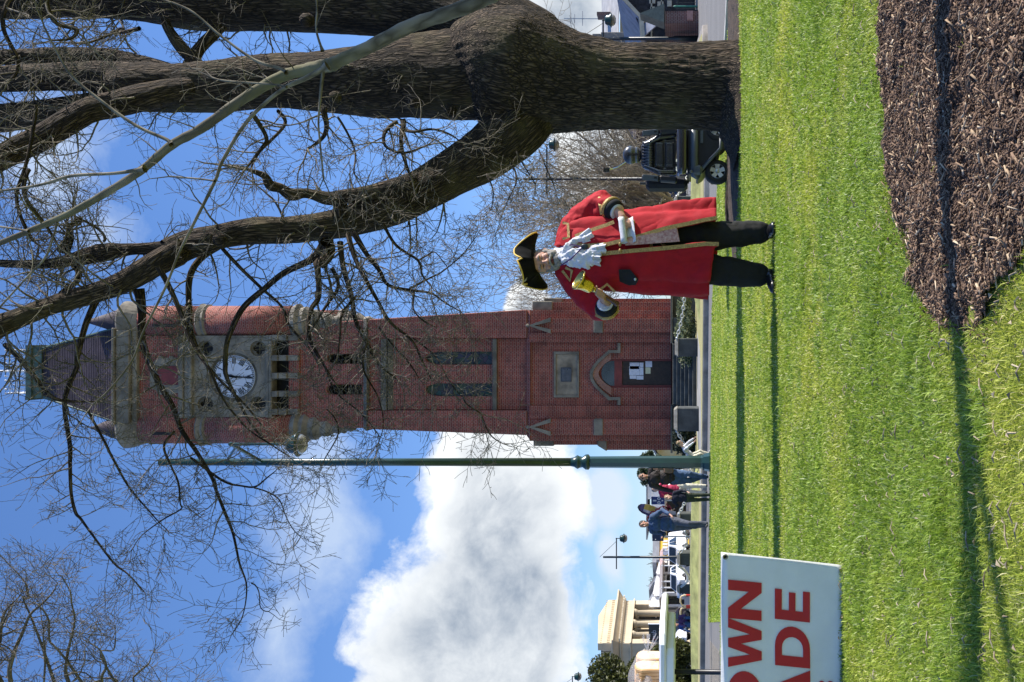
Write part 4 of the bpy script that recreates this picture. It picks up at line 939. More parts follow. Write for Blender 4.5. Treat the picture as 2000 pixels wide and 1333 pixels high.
    sec = [
     [(637,472,24),(634,500,22),(632,521,24)], [(612,514,13),(615,578,11),(606,606,9),(609,656,8),(640,712,5),(655,745,3)],
     [(657,471,12),(668,522,10),(690,578,9),(702,628,8),(722,670,7),(741,712,5),(770,740,3)],
     [(679,458,11),(696,502,9),(718,541,8),(741,583,7),(766,631,6),(802,665,5),(822,712,4),(836,742,2)],
     [(696,455,13),(724,500,9),(746,530,8),(760,558,7),(802,567,6),(836,572,4),(866,592,3),(898,609,2)],
     [(755,440,7),(774,480,6),(811,508,5),(820,535,4),(845,560,3)], [(802,564,5),(835,542,4),(862,528,3),(906,497,2),(934,466,2)],
     [(811,508,4),(840,492,3),(860,500,2),(875,520,2)], [(802,567,5),(808,600,4),(830,625,3),(850,640,2)],
     [(420,480,18),(392,508,13),(378,547,12),(381,620,10),(386,660,9),(400,701,7),(425,740,5),(470,790,4),(500,830,3)],
     [(437,483,8),(476,522,7),(518,564,6),(552,600,5),(560,637,5),(595,680,4),(620,720,2)],
     [(202,586,14),(179,637,12),(160,704,10),(157,716,9),(132,764,9),(123,800,8),(129,870,8),(126,912,7),(126,968,6),(134,1005,6),(146,1018,5),(174,1052,4),(218,1103,4),(249,1122,3),(286,1156,2)],
     [(277,566,22),(280,610,16),(277,668,13),(302,744,11),(328,794,10),(344,842,9),(372,884,8),(403,934,7),(414,960,6),(437,1010,6),(454,1044,5),(470,1100,4),(487,1142,3),(482,1198,2),(462,1234,2)],
     [(487,1142,3),(505,1175,2),(532,1190,2)],
     [(297,520,12),(322,564,10),(350,620,9),(370,662,8),(400,701,7),(420,722,6),(448,780,5),(490,834,4),(532,867,3),(560,890,2)],
     [(0,674,10),(42,700,10),(84,738,9),(118,778,7),(160,785,4),(182,786,3)],
     [(344,842,5),(330,870,5),(345,905,4),(358,940,4),(356,982,3),(350,996,3),(308,1019,3),(263,1052,2),(246,1080,2)],
     [(185,800,5),(213,856,5),(221,892,5),(244,954,4),(280,1004,3),(302,1024,2),(330,1040,2)],
     [(381,892,5),(434,940,5),(460,952,4),(490,954,4),(520,935,3),(546,918,2)], [(495,954,3),(532,976,3),(560,1004,2),(590,1040,2)],
     [(640,522,9),(655,560,7),(640,600,6),(620,640,4),(600,665,3)], [(690,578,6),(675,610,5),(670,650,4),(655,690,3)],
     [(741,640,5),(770,670,4),(790,700,4),(812,740,2)], [(722,670,5),(715,720,4),(735,775,3),(742,830,2),(735,870,2)],
     [(640,712,4),(655,770,3),(700,810,3),(745,850,2)], [(640,800,3),(655,850,3),(640,900,2)], [(800,660,4),(850,700,3),(880,740,3),(905,775,2)],
     [(935,810,3),(960,845,3),(985,870,2)], [(905,775,3),(935,810,3)],
     [(140,508,9),(150,470,8),(120,430,6),(135,400,4)], [(132,495,14),(138,460,13),(125,440,10),(148,425,8),(160,440,5)],
     [(150,520,12),(138,550,10),(132,575,9)], [(196,470,6),(180,440,5),(150,420,4)],
     [(56,200,8),(50,330,7),(48,400,7),(60,470,6)], [(48,330,9),(60,380,8),(86,430,6),(100,480,4)],
     [(30,0,9),(20,60,8),(25,110,7),(10,150,6)], [(105,0,12),(104,25,10),(108,45,8),(135,50,9),(128,70,6),(105,80,4)],
     [(280,60,9),(230,60,7),(225,50,7),(195,75,5),(186,90,4)], [(540,215,8),(548,240,7),(520,290,6),(500,330,4)], [(780,228,12),(785,250,10),(790,290,8),(800,340,6)], [(770,235,9),(755,260,8),(760,290,6),(790,300,5),(830,280,4)],
     [(790,255,8),(815,262,6),(850,255,5),(880,262,3),(900,280,2)], [(640,219,14),(640,240,10),(625,262,8),(600,290,5)],
     [(500,225,9),(512,260,8),(505,285,8),(490,330,5)], [(660,230,5),(690,300,4),(700,345,3)], [(990,310,5),(1005,335,4),(1010,365,3),(990,400,2)], [(1050,290,3),(1065,320,3),(1080,360,2)],
     [(950,340,4),(965,370,3),(955,405,2)], [(1012,300,4),(1030,335,3),(1045,360,2)],
    ]
    allp = []
    for i, s_ in enumerate(sec):
        q = smooth_path(trace(s_, 10.3+rs.uniform(-.5, .5)), 5)
        q[:, 1] += .12*np.sin(np.linspace(0, 5, len(q))+i)
        w = s_[0][2]; br.limb(q[:, :3], q[:, 3], 8 if w > 9 else 5, lump=.1 if w > 7 else 0, seed=50+i); allp.append(q)
    br.build('branch', 'bark', T)
    tw = TB()
    for q in allp:
        L = np.linalg.norm(np.diff(q[:, :3], axis=0), axis=1).sum()
        adorn(tw, q, rs, every=.095, L=(.22, .80), depth=2, up=.15, rfac=.45, rmax=.012, start=.05 if L < 2 else .12, kids=3, kink=.42, rmin=.0024)
    for k, ev, l in (('A', .16, (.3, .95)), ('A1', .07, (.3, 1.0)), ('A2', .07, (.4, 1.2)), ('B', .13, (.25, .8)), ('C', .22, (.3, .9)), ('C1', .11, (.3, 1.1)), ('C2', .19, (.3, 1.0)), ('C3', .10, (.4, 1.2)), ('C4', .14, (.3, 1.1)), ('E', .09, (.4, 1.3))):
        adorn(tw, paths[k], rs, every=ev, L=l, depth=2, up=.1, rfac=.18, rmax=.014, start=.3 if k in 'ACE' else .1, kids=3, kink=.55, rmin=.0024)
    tw.build('twigs', 'bark_twig', T); print('twig verts', tw.n)
def near_tree():
    rs = random.Random(5); D = 2.5
    T = empty('slender_grey_tree', (1.75, 2.55, 0), 'slender tree with smooth pale grey bark leaning across the upper right of the scene', 'tree')
    tb = TB(); a = P(940, 0, D)
    tk = smooth_path([(1.75, 2.55, -.05, .075), (1.77, 2.52, .5, .06), (1.78, 2.60, 1.0, .056), (1.84, 2.51, 1.6, .050), (1.95, 2.68, 2.2, .042), (1.88, 2.56, 2.9, .034), (1.95, 2.75, 3.8, .018)], 6); tb.limb(tk[:, :3], tk[:, 3], 16, lump=.08)
    for e_ in (((1.80, 2.57, 1.2), (1.95, 2.30, 1.7), (1.9, 2.15, 2.3), (2.0, 1.95, 2.9)), ((1.9, 2.6, 2.0), (2.1, 2.85, 2.5), (2.0, 3.0, 3.1), (2.1, 3.15, 3.6))): tb.limb(e_, [.03, .024, .018, .01], 8)
    main = [(1.76, 2.54, .62, .045), (1.55, 2.53, .80, .036), (1.2, 2.5, .98, .028)] + trace([(985,-40,36),(940,0,34),(870,28,32),(800,52,31),(720,93,29),(665,118,28),(650,126,31),(630,130,30),(590,138,26),(546,152,25),(476,193,23),(392,252,21),(336,283,20),(280,330,18),(224,367,17),(140,415,15),(56,452,13),(0,475,12),(-60,500,10)], D, 2.65)
    q = smooth_path(main, 6); q[:, 3] *= .84*(1+.05*np.sin(np.arange(len(q))*1.9)); tb.limb(q[:, :3], q[:, 3], 20, lump=.07, seed=1); paths = [q[50:]]
    tb.build('trunk', 'bark_smooth', T)
    tb = TB()
    for s_ in [[(336,283,9),(325,273,9),(266,246,8),(196,196,7),(140,148,6),(106,92,5),(85,50,3)],
               [(283,330,12),(224,339,8),(140,344,8),(85,360,7),(28,370,6),(-30,376,5)],
               [(640,130,16),(600,152,12),(560,170,10),(520,200,9),(476,246,9),(434,316,8),(420,354,8),(378,438,7),(350,494,6),(322,564,6),(280,648,5),(258,704,4),(215,760,3),(182,790,2)],
               [(560,142,8),(546,134,8),(498,118,7),(434,73,6),(378,25,5),(336,5,4)], [(632,133,10),(628,165,8),(625,200,6),(622,240,5),(626,290,4),(632,350,3)],
               [(630,100,6),(618,60,5),(619,20,4),(617,-20,4)], [(420,354,4),(390,350,3),(330,345,3)], [(560,170,4),(530,165,3),(440,158,3),(415,152,2)],
               [(56,452,5),(0,443,4),(-30,440,4)], [(112,435,4),(90,500,4),(50,545,3),(0,600,3)]]:
        p = smooth_path(trace(s_, D, 2.55), 6); p[:, 3] *= .82; p[0, 3] *= 1.7; p[1, 3] *= 1.35; tb.limb(p[:, :3], p[:, 3], 8, lump=.08, seed=7); paths.append(p)
    for p in paths: adorn(tb, p, rs, every=.10, L=(.06, .20), depth=1, up=.1, rfac=.3, rmax=.0022, kids=2, kink=.5, rmin=.0007)
    tb.build('branch', 'bark_smooth', T)
def left_tree():
    rs = random.Random(9)
    T = empty('bare_tree', (-7.6, 14.5, 0), 'bare tree whose pale twigs reach in beyond the left edge of the lawn', 'tree')
    tb = TB(); tb.limb([(-7.6,14.5,-.1),(-7.5,14.4,2),(-7.3,14.3,4.2),(-7.0,14.2,6.0),(-6.4,14,7.6),(-6.0,14,8.6)], [.3,.24,.19,.13,.06,.015], 16, lump=.06, furrow=.006)
    tb.limb([(-7.3,14.3,4.2),(-6.6,14.2,6.0),(-5.9,14,7.6),(-5.5,13.9,8.7)], [.13,.09,.05,.012], 12)
    tb.limb([(-7.5,14.4,2.6),(-6.8,14.2,4.5),(-6.3,14.1,6.4),(-5.75,13.9,8.0)], [.12,.09,.05,.012], 12)
    tb.build('trunk', 'bark', T); tb = TB(); D = 13.6
    for s_ in [[(60,1440,10),(21,1333,9),(25,1282,8),(45,1234,6),(59,1201,5),(84,1178,4),(104,1156,3),(112,1139,2)], [(190,1430,10),(134,1333,8),(130,1290,6),(137,1254,5),(146,1212,4),(140,1180,3),(137,1156,3),(120,1125,2)],
               [(130,1290,5),(98,1254,4),(95,1212,4),(78,1185,3),(59,1175,2)], [(230,1420,8),(199,1333,6),(207,1302,5),(193,1268,3),(163,1250,2)], [(207,1302,4),(222,1270,3),(226,1248,2)],
               [(290,1400,6),(262,1333,4),(266,1318,4),(290,1297,3),(294,1285,2)], [(0,1333,14),(0,1250,8),(8,1200,5),(28,1175,3)], [(85,1400,6),(86,1333,4),(88,1290,4),(84,1240,3)], [(59,1201,4),(55,1170,4),(50,1140,3),(20,1105,2),(0,1085,2)],
               [(300,1400,5),(230,1333,4),(200,1325,3)], [(350,1430,5),(345,1370,4),(330,1350,3)], [(-60,1400,8),(-30,1300,6),(0,1230,5),(15,1200,3)]]:
        t_ = trace(s_, D+rs.uniform(-.4, .4)); z_ = t_[0][2]; q = smooth_path([(-7.1, 14.2, min(z_-2.6, 5.0), .07), (-6.6, 14.1, z_-1.2, .05)]+t_, 5); tb.limb(q[:, :3], q[:, 3], 6, seed=3)
        adorn(tb, q[8:], rs, every=.13, L=(.3, .95), depth=2, up=.25, rfac=.45, rmax=.012, kids=3, kink=.5, rmin=.0026)
    tb.build('branch', 'bark_twig', T)
def fan_tree(name, base, height, spread, label, n=26, seed=1, depth=3, mat='bark_pale', group=None, trunk_r=.28, trunk_h=.18, rmin=.011):
    rs = random.Random(seed); T = empty(name, base, label, 'tree', group); b = Vector(base)
    tb = TB(); top = b+Vector((0, 0, height*trunk_h)); tb.limb([b-Vector((0,0,.2)), b.lerp(top, .5), top, top+Vector((.1, 0, .5))], [trunk_r*1.2, trunk_r, trunk_r*.9, trunk_r*.3], 12, lump=.1)
    tb.build('trunk', mat, T); tb = TB()
    for i in range(n):
        a = rs.uniform(0, 6.28); e = rs.uniform(.0, 1.0)**.7; d = Vector((math.cos(a)*spread*e, math.sin(a)*spread*e*.8, 1.25-.55*e)).normalized()
        L = height*(1-trunk_h)*rs.uniform(.62, .98)*(1-.12*e)
        grow(tb, top+Vector((0, 0, rs.uniform(-.3, .3))), d, L, trunk_r*rs.uniform(.25, .5), depth, rs, 5, .25, 6, .5, .2, rmin)
    tb.build('branches', mat, T); print(name, tb.n); return T
big_tree(); near_tree(); left_tree()
fan_tree('spreading_bare_tree', (6.9, 50, .1), 10.6, 1.9, 'pale bare tree with fanned twigs behind the man in the red robe', n=24, seed=4, trunk_r=.24, trunk_h=.09, rmin=.009)
# ================================================================ people
MAT['skin'] = M('skin', (.46, .245, .17), .5, .12, 30, .0006, 200, sub=.12)
MAT['skin_pale'] = M('fair_skin', (.58, .35, .27), .5, .1, 30, sub=.1)
MAT['red'] = M('red_wool_cloth', (.38, .006, .014), .8, .10, 14, .0012, 500, sheen=.03, spec=.3)
MAT['gold_trim'] = M('gold_braid', (.55, .36, .12), .45, .5, 90, .002, 260, metal=.25, col2=(.22, .13, .04))
MAT['navy'] = M('navy_velvet', (.004, .005, .011), .85, .2, 20)
MAT['black_cloth'] = M('black_trouser_cloth', (.004, .0037, .004), .85, .2, 10, .001, 60)
MAT['black_felt'] = M('black_felt', (.004, .004, .005), .9, .2, 12, .0008, 300, spec=.2)
MAT['black_leather'] = M('black_leather', (.012, .012, .013), .28, .2, 14, .0008, 120)
MAT['white_cloth'] = M('white_linen', (.62, .62, .66), .85, .10, 12, .002, 90)
MAT['lace'] = M('pink_lace', (.62, .42, .38), .85, .35, 60, .002, 120, col2=(.34, .12, .12))
MAT['beard'] = M('grey_beard', (.38, .355, .32), .9, .25, 60, .006, 140, col2=(.13, .115, .10))
MAT['brass'] = M('polished_brass', (.80, .55, .15), .16, .15, 8, metal=1.0)
MAT['brass_band'] = M('yellow_braid', (.70, .45, .06), .5, .1, 20)
MAT['wood'] = M('turned_wood', (.09, .03, .018), .35, .3, 14)
MAT['dark_red'] = M('mouth', (.12, .02, .02), .6)
def organic(name, mat, parent, parts, vox=.008, sm=4, disp=None, label=None):
    """parts: callables filling one MB; fused into one continuous skin"""
    m = MB()
    for p in parts: p(m)
    o = m.build(name, mat, parent, smooth=True, autouv=False)
    r = o.modifiers.new('fuse', 'REMESH'); r.mode = 'VOXEL'; r.voxel_size = vox; r.use_smooth_shade = True
    s = o.modifiers.new('soften', 'SMOOTH'); s.factor = .5; s.iterations = sm
    if disp:
        t = bpy.data.textures.new(name+'_folds', 'CLOUDS'); t.noise_scale = disp[1]; t.noise_depth = 2
        d = o.modifiers.new('folds', 'DISPLACE'); d.texture = t; d.strength = disp[0]; d.mid_level = .5; d.texture_coords = 'GLOBAL' if len(disp) < 3 else disp[2]
    if label: o['label'] = label
    return o
def E(c, r, m=None): return lambda mb: mb.ell(c, r, m, 18, 12)
def Tb(pts, rad, sides=14):
    def f(mb):
        mb.tube(pts, rad, sides)
        for p, r in ((pts[0], rad[0] if hasattr(rad, '__len__') else rad), (pts[-1], rad[-1] if hasattr(rad, '__len__') else rad)): mb.ell(p, r*.98, seg=12, rings=8)
        for p, r in zip(pts[1:-1], rad[1:-1] if hasattr(rad, '__len__') else [rad]*(len(pts)-2)): mb.ell(p, r*.99, seg=12, rings=8)
    return f
def hand_parts(w, d, pn, side, curl=1.0, s=1.0, thumb=None):
    """w wrist, d finger direction, pn palm normal, side = direction the thumb sits on"""
    w, d, pn, side = Vector(w), Vector(d).normalized(), Vector(pn).normalized(), Vector(side).normalized(); out = []
    rot = Matrix((side, d, pn)).transposed().to_4x4()
    out.append(E(w+d*.048*s, (.040*s, .050*s, .017*s), rot)); out.append(Tb([w-d*.05*s, w+d*.02*s], [.026*s, .026*s], 10))
    for k, (off, L) in enumerate(((.028, .072), (.010, .080), (-.009, .074), (-.027, .058))):
        p = w+d*.088*s+side*off*s; dd = d.copy(); pts = [p-d*.02*s, p]; c = curl*(.9+.08*k)
        for j, fr in enumerate((.42, .32, .26)):
            ax = d.cross(pn).normalized(); dd = Quaternion(ax, c*(1.0, 1.15, .8)[j]) @ dd; pts.append(pts[-1]+dd*L*fr*s)
        out.append(Tb(pts, [.0105*s, .0105*s, .0095*s, .0085*s, .0075*s], 8))
    t0 = w+d*.022*s+side*.026*s; td = (d*.6+side*.75+pn*.35).normalized() if thumb is None else Vector(thumb).normalized()
    t1 = t0+td*.034*s; td2 = (td+pn*.5*curl+d*.25).normalized(); t2 = t1+td2*.03*s; t3 = t2+(td2+pn*.4*curl).normalized()*.022*s
    out.append(Tb([w+d*.01*s+side*.01*s, t0, t1, t2, t3], [.018*s, .015*s, .012*s, .010*s, .0085*s], 8))
    return out
def ribbon(mb, pts, w, nrm=(0, -1, 0), wdir=None, th=.004):
    pts = [Vector(p) for p in pts]; n = len(pts); vs = []
    for i, p in enumerate(pts):
        t = (pts[min(i+1, n-1)]-pts[max(i-1, 0)]).normalized(); nr = Vector(nrm[i] if isinstance(nrm[0], (tuple, list, Vector)) else nrm).normalized()
        s = t.cross(nr).normalized()*w/2
        vs += [p-s, p+s, p+s+nr*th, p-s+nr*th]
    fs = [(0, 1, 2, 3)[::-1], tuple(4*(n-1)+k for k in range(4))]
    for i in range(n-1):
        a = 4*i; b = a+4
        for k in range(4): fs.append((a+k, a+(k+1) % 4, b+(k+1) % 4, b+k))
    mb.add(vs, fs)
def face(parent, c, rot, s=1.0, skin='skin', vox=.004, eyes='squint', body=None):
    """head in local space (facing -Y), placed by matrix"""
    Mx = Matrix.Translation(Vector(c)) @ rot @ Matrix.Scale(s, 4); r3 = rot
    def L(p): return Mx @ Vector(p)
    def e(p, r): return E(L(p), tuple(q*s for q in r), r3)
    parts = [e((0, .012, .028), (.076, .094, .088)), e((0, -.010, -.035), (.060, .074, .075)), e((0, -.028, -.078), (.036, .040, .030)),
             e((.034, -.052, -.018), (.026, .024, .026)), e((-.034, -.052, -.018), (.026, .024, .026)), e((0, -.068, .040), (.056, .022, .020)),
             e((0, -.074, .072), (.05, .02, .03)), Tb([L((0, -.078, .028)), L((0, -.094, .002)), L((0, -.105, -.018))], [.009*s, .011*s, .0145*s], 10),
             e((.013, -.092, -.022), (.0095, .011, .008)), e((-.013, -.092, -.022), (.0095, .011, .008)), e((0, -.086, -.045), (.022, .010, .006)), e((0, -.084, -.057), (.020, .011, .008)),
             e((.079, .012, .0), (.010, .018, .030)), e((-.079, .012, .0), (.010, .018, .030))]
    return parts, L
def town_crier():
    D = 7.1; T = empty('person', (.65, D, 0), 'town crier in a long red gold-trimmed robe and black three-cornered hat', 'person')
    def Q(px, py, y=0.0): p = P(px, py, D); return Vector((p.x, D+y, p.z))
    # ---- head and body (one skin)
    rot = (Matrix.Rotation(R(-9), 4, 'Z') @ Matrix.Rotation(R(-9), 4, 'Y') @ Matrix.Rotation(R(5), 4, 'X'))
    hc = Q(1066, 511, -.03); parts, L = face(T, hc, rot, 1.02)
    sh = 1.50
    body = parts+[Tb([(.60, D+.01, 1.60), (.62, D+.02, 1.50), (.63, D+.03, 1.42)], [.062, .070, .12]), E((.64, D+.03, 1.28), (.18, .13, .26)), E((.64, D, 1.02), (.20, .17, .22)),
                  E((.64, D+.02, .86), (.18, .14, .14)),
                  Tb([(.74, D+.02, .84), (.77, D-.0, .5), (.775, D+.02, .12)], [.09, .065, .045]), Tb([(.55, D+.02, .84), (.50, D, .5), (.46, D+.02, .12)], [.09, .065, .045]),
                  Tb([(.80, D+.02, 1.47), (.99, D+.05, 1.23), (.885, D-.16, 1.105)], [.062, .05, .032]), Tb([(.46, D+.02, 1.47), (.235, D+.02, 1.24), (.30, D-.22, 1.215)], [.062, .05, .032])]
    # hand holding the paper roll / hand gripping the bell handle
    body += hand_parts((.885, D-.165, 1.105), (-.62, -.35, -.55), (-.30, .25, -.9), (-.55, -.6, .55), 1.15, 1.05)
    ax = Vector((.50, -.42, .80)).normalized()          # bell axis, handle to mouth
    grip = Q(1180, 578, -.30)
    body += hand_parts(grip+Vector((-.045, .055, -.025)), (.25, -.85, .30), (.75, .2, -.35), ax, 1.35, 1.05)
    organic('body', 'skin', T, body, .0048, 3)
    # eyes, brows, mouth
    m = MB()
    for sx in (-1, 1):
        m.tube([L((sx*.046, -.076, .014)), L((sx*.031, -.087, .0125)), L((sx*.016, -.083, .013))], [.0015, .0042, .0015], 6)
    m.each('eye', M('shaded_eye', (.02, .012, .01), .3), T)
    for sx in (-1, 1):
        m = MB(); m.tube([L((sx*.052, -.074, .036)), L((sx*.034, -.092, .038)), L((sx*.012, -.094, .030))], [.002, .005, .003], 6); m.build('eyebrow', 'beard', T, smooth=True)
    m = MB(); m.ell(L((0, -.091, -.052)), (.022, .010, .011), rot, 12, 8); m.build('mouth', 'dark_red', T, smooth=True)
    def e2(p, r): return E(L(p), r, rot)
    organic('beard', 'beard', T, [e2((0, -.058, -.092), (.050, .048, .034)), e2((.046, -.035, -.060), (.030, .05, .040)), e2((-.046, -.035, -.060), (.030, .05, .040)),
            e2((.066, -.005, -.020), (.018, .030, .036)), e2((-.066, -.005, -.020), (.018, .030, .036)), e2((0, -.080, -.076), (.030, .024, .014)),
            Tb([L((-.040, -.078, -.056)), L((-.02, -.094, -.040)), L((0, -.100, -.036)), L((.02, -.094, -.040)), L((.040, -.078, -.056))], [.008, .011, .009, .011, .008], 8)], .005, 2, (.012, .018))
    organic('hair', 'beard', T, [e2((.062, .03, .030), (.024, .05, .04)), e2((-.062, .03, .030), (.024, .05, .04)), e2((0, .06, .01), (.07, .05, .06))], .006, 2, (.008, .02))
    # ---- tricorne hat
    hatm = Matrix.Translation(L((0, .006, .083))) @ rot @ Matrix.Rotation(R(-3), 4, 'X')
    N = 96; rows = []
    def cornerf(ph): return max(0, max(math.cos(ph-R(k)) for k in (-90-16, 24, 152)))
    for i in range(N):
        ph = 2*math.pi*i/N; c = max(0., (cornerf(ph)-.5)/.5)**2.3
        r0x, r0y = .092, .112; row = []
        for j in range(9):
            t = j/8
            fr = abs(ph-R(254)) < .6; ro = (t*(.10 if fr else .125)*c)+(1-c)*(.040*math.sin(t*math.pi*.5)+.006*t); zz = c*((.075*t) if fr else (-.02*t-.02*t*t))+(1-c)*(.118*t**1.05)
            row.append(Vector(((r0x+ro)*math.cos(ph), (r0y+ro)*math.sin(ph), zz-.012)))
        rows.append(row)
    m = MB(); vs = [hatm @ p for row in rows for p in row]; fs = []
    for i in range(N):
        k = (i+1) % N
        for j in range(8): fs.append((i*9+j, i*9+j+1, k*9+j+1, k*9+j))
    m.add(vs, fs); hat = m.build('hat', 'black_felt', T, smooth=True, solid=.006)
    m = MB(); m.lathe([(.100, -.02), (.104, .02), (.100, .060), (.086, .088), (.055, .100), (0.001, .104)], 0, 0, 32, m=hatm @ Matrix.Diagonal((.95, 1.12, 1, 1))); m.build('crown', 'black_felt', hat, smooth=True)
    m = MB(); m.tube([hatm @ (rows[i][8]+Vector((rows[i][8].x, rows[i][8].y, 0)).normalized()*.004) for i in range(N)], .0062, 6, closed=True); m.build('hat_braid', 'brass_band', hat, smooth=True)
    m = MB(); fc = hatm @ Vector((-.085, -.155, .07))
    rs = random.Random(2)
    for k in range(9): 
        a = k*.7; m.ell(fc+Vector((.017*math.cos(a), -.006*rs.random(), .017*math.sin(a))), (.011, .006, .011), seg=8, rings=6)
    for k in range(16):
        d = Vector((rs.uniform(-.9, .5), rs.uniform(-.3, .2), rs.uniform(.2, 1))).normalized()*rs.uniform(.04, .085); m.tube([fc, fc+d*.6+Vector((0, 0, .004)), fc+d], [.0025, .002, .0006], 4)
    m.build('cockade', M('cream_ribbon', (.45, .40, .30), .8, .4, 60, col2=(.12, .10, .07)), hat, smooth=True)
    # ---- robe body with an open front
    prof = [(.445, .655, .335, .235), (.58, .65, .328, .232), (.75, .648, .315, .230), (.92, .643, .298, .232), (1.05, .640, .287, .232), (1.18, .640, .278, .218), (1.30, .645, .262, .190), (1.40, .650, .245, .160), (1.47, .650, .225, .130), (1.525, .642, .185, .105), (1.56, .632, .125, .088), (1.585, .625, .09, .078)]
    pr = np.array(prof); zz = np.concatenate([np.linspace(.40, 1.40, 46), np.linspace(1.42, 1.585, 12)])
    def ip(z, k): return float(np.interp(z, pr[:, 0], pr[:, k]))
    def xl(z): return float(np.interp(z, [.42, .50, .79, 1.0, 1.2, 1.35, 1.5, 1.585], [.690, .692, .662, .645, .628, .618, .575, .560]))
    def xr(z): return float(np.interp(z, [.40, .50, .79, 1.01, 1.2, 1.35, 1.5, 1.585], [.850, .835, .775, .705, .662, .655, .675, .680]))
    NA = 150; m = MB(); vs = []; fs = []; edgeL = []; edgeR = []; nl = []; nr_ = []
    for z in zz:
        xc, a, b = ip(z, 1), ip(z, 2), ip(z, 3); cl = max(-.98, min(.98, (xl(z)-xc)/a)); cr = max(-.98, min(.98, (xr(z)-xc)/a))
        t0 = 2*math.pi-math.acos(cl); t1 = -math.acos(cr)     # measured ccw, front is -90deg; sweep left edge -> back -> right edge
        t0 = -math.acos(cl)                                    # left edge angle (front)
        A0 = t0; A1 = -2*math.pi+t1                            # go clockwise over left, back, right
        amp = .030*max(0, min(1, (1.30-z)/.8))**1.2+.006
        for i in range(NA):
            t = A0+(A1-A0)*i/(NA-1)
            ed = min(1, min(i, NA-1-i)/10)
            f = amp*ed*(math.sin(9*t+1.5*math.sin(2*z)+.6)*.55+math.sin(15*t+2*z+2)*.28+math.sin(5*t+3.1*z)*.5)
            e_ = abs(math.cos(t))**.0
            x = xc+(a+f)*math.cos(t); y = D+.02+(b+f)*math.sin(t)
            hem = .0
            if z < .64: hem = (.64-z)*(.34 if math.cos(t) < 0 else .12)*(.5+.5*min(1, abs(math.cos(t))*1.5)) if True else 0
            vs.append(Vector((x, y, z+hem)))
            if i == 0: edgeL.append(vs[-1].copy())
            if i == NA-1: edgeR.append(vs[-1].copy())
    nz = len(zz)
    for k in range(nz-1):
        for i in range(NA-1): a = k*NA+i; fs.append((a, a+1, a+NA+1, a+NA))
    m.add(vs, fs); robe = m.build('robe', 'red', T, smooth=True, solid=.007)
    sub_ = robe.modifiers.new('crease', 'DISPLACE'); tx_ = bpy.data.textures.new('robe_creases', 'CLOUDS'); tx_.noise_scale = .20; tx_.noise_depth = 3; sub_.texture = tx_; sub_.strength = .045; sub_.texture_coords = 'LOCAL'
    for nm, ed in (('front_braid', edgeL), ('front_braid', edgeR)):
        pts = [p+Vector((.014 if ed is edgeR else -.014, -.013, 0)) for p in ed if p.z < 1.46]; m = MB(); ribbon(m, pts, .028, (.15 if ed is edgeR else -.15, -1, 0)); m.build(nm, 'gold_trim', robe, smooth=False)
    # under-tunic seen where the robe parts
    m = MB(); ring = []
    m.lathe([(.17, .90), (.19, 1.0), (.20, 1.15), (.19, 1.3), (.15, 1.45)], 0, 0, 28, m=Matrix.Translation((.655, D+.0, 0)) @ Matrix.Diagonal((1.12, .95, 1, 1)), caps=False); m.build('tunic', 'red', T, smooth=True)
    m = MB(); m.hexa([tuple(Q(1328, 478, -.215)), tuple(Q(1322, 452, -.20)), tuple(Q(1322, 446, -.19)), tuple(Q(1328, 478, -.205)), tuple(Q(1225, 486, -.235)), tuple(Q(1225, 474, -.235)), tuple(Q(1225, 474, -.225)), tuple(Q(1225, 486, -.225))]); m.build('lace_waistcoat', 'lace', T)
    # ---- sleeves (wide, turned back)
    def cone(pts, rads, sides=18): return Tb(pts, rads, sides)
    organic('sleeve', 'red', T, [cone([(.735, D+.03, 1.505), (.84, D+.035, 1.45), (.95, D+.03, 1.33), (1.0, D+.0, 1.255)], [.085, .10, .095, .088]), cone([(.98, D+.0, 1.27), (.965, D-.05, 1.215)], [.088, .078]),
        E((.93, D-.01, 1.27), (.11, .085, .07)), Tb([(1.0, D+.03, 1.26), (1.065, D+.02, 1.238)], [.06, .022]), Tb([(1.065, D+.02, 1.238), (.90, D-.03, 1.215)], [.024, .05])], .009, 5, (.035, .09))
    organic('sleeve', 'red', T, [cone([(.52, D+.03, 1.505), (.42, D+.035, 1.45), (.30, D+.03, 1.34), (.235, D+.0, 1.27)], [.085, .10, .098, .088]), cone([(.235, D+.0, 1.26), (.225, D-.07, 1.22)], [.088, .080]),
        E((.31, D-.0, 1.30), (.10, .085, .07)), Tb([(.22, D-.03, 1.24), (.19, D-.05, 1.15)], [.055, .028])], .009, 5, (.035, .09))
    # cuffs: gold band, navy velvet, white shirt
    def cuff(p, d, r, parent):
        p, d = Vector(p), Vector(d).normalized(); z = Vector((0, 0, 1)); q = z.rotation_difference(d).to_matrix().to_4x4(); Mt = Matrix.Translation(p) @ q
        MB().lathe([(r*1.12, -.012), (r*1.17, 0), (r*1.12, .020)], 0, 0, 24, m=Mt).build('cuff_braid', 'gold_trim', parent, smooth=True)
        MB().lathe([(r*1.08, .015), (r*1.05, .035), (r*.98, .060), (r*.72, .064)], 0, 0, 24, m=Mt).build('cuff', 'navy', parent, smooth=True)
        MB().lathe([(r*.74, .055), (r*.76, .066), (r*.78, .078), (r*.6, .078)], 0, 0, 20, m=Mt).build('shirt_cuff', 'white_cloth', parent, smooth=True)
    cuff((.948, D-.085, 1.180), (-.46, -.55, -.62), .074, T)
    cuff((.225, D-.125, 1.205), (.46, -.80, .10), .074, T)
    # braid on robe: sleeve edges, shoulder tabs, lapel line
    m = MB(); ribbon(m, [(1.065, D-.03, 1.262), (1.02, D-.085, 1.257), (.96, D-.118, 1.250), (.895, D-.125, 1.238)], .028, (.1, -1, .1)); m.build('sleeve_braid', 'gold_trim', T)
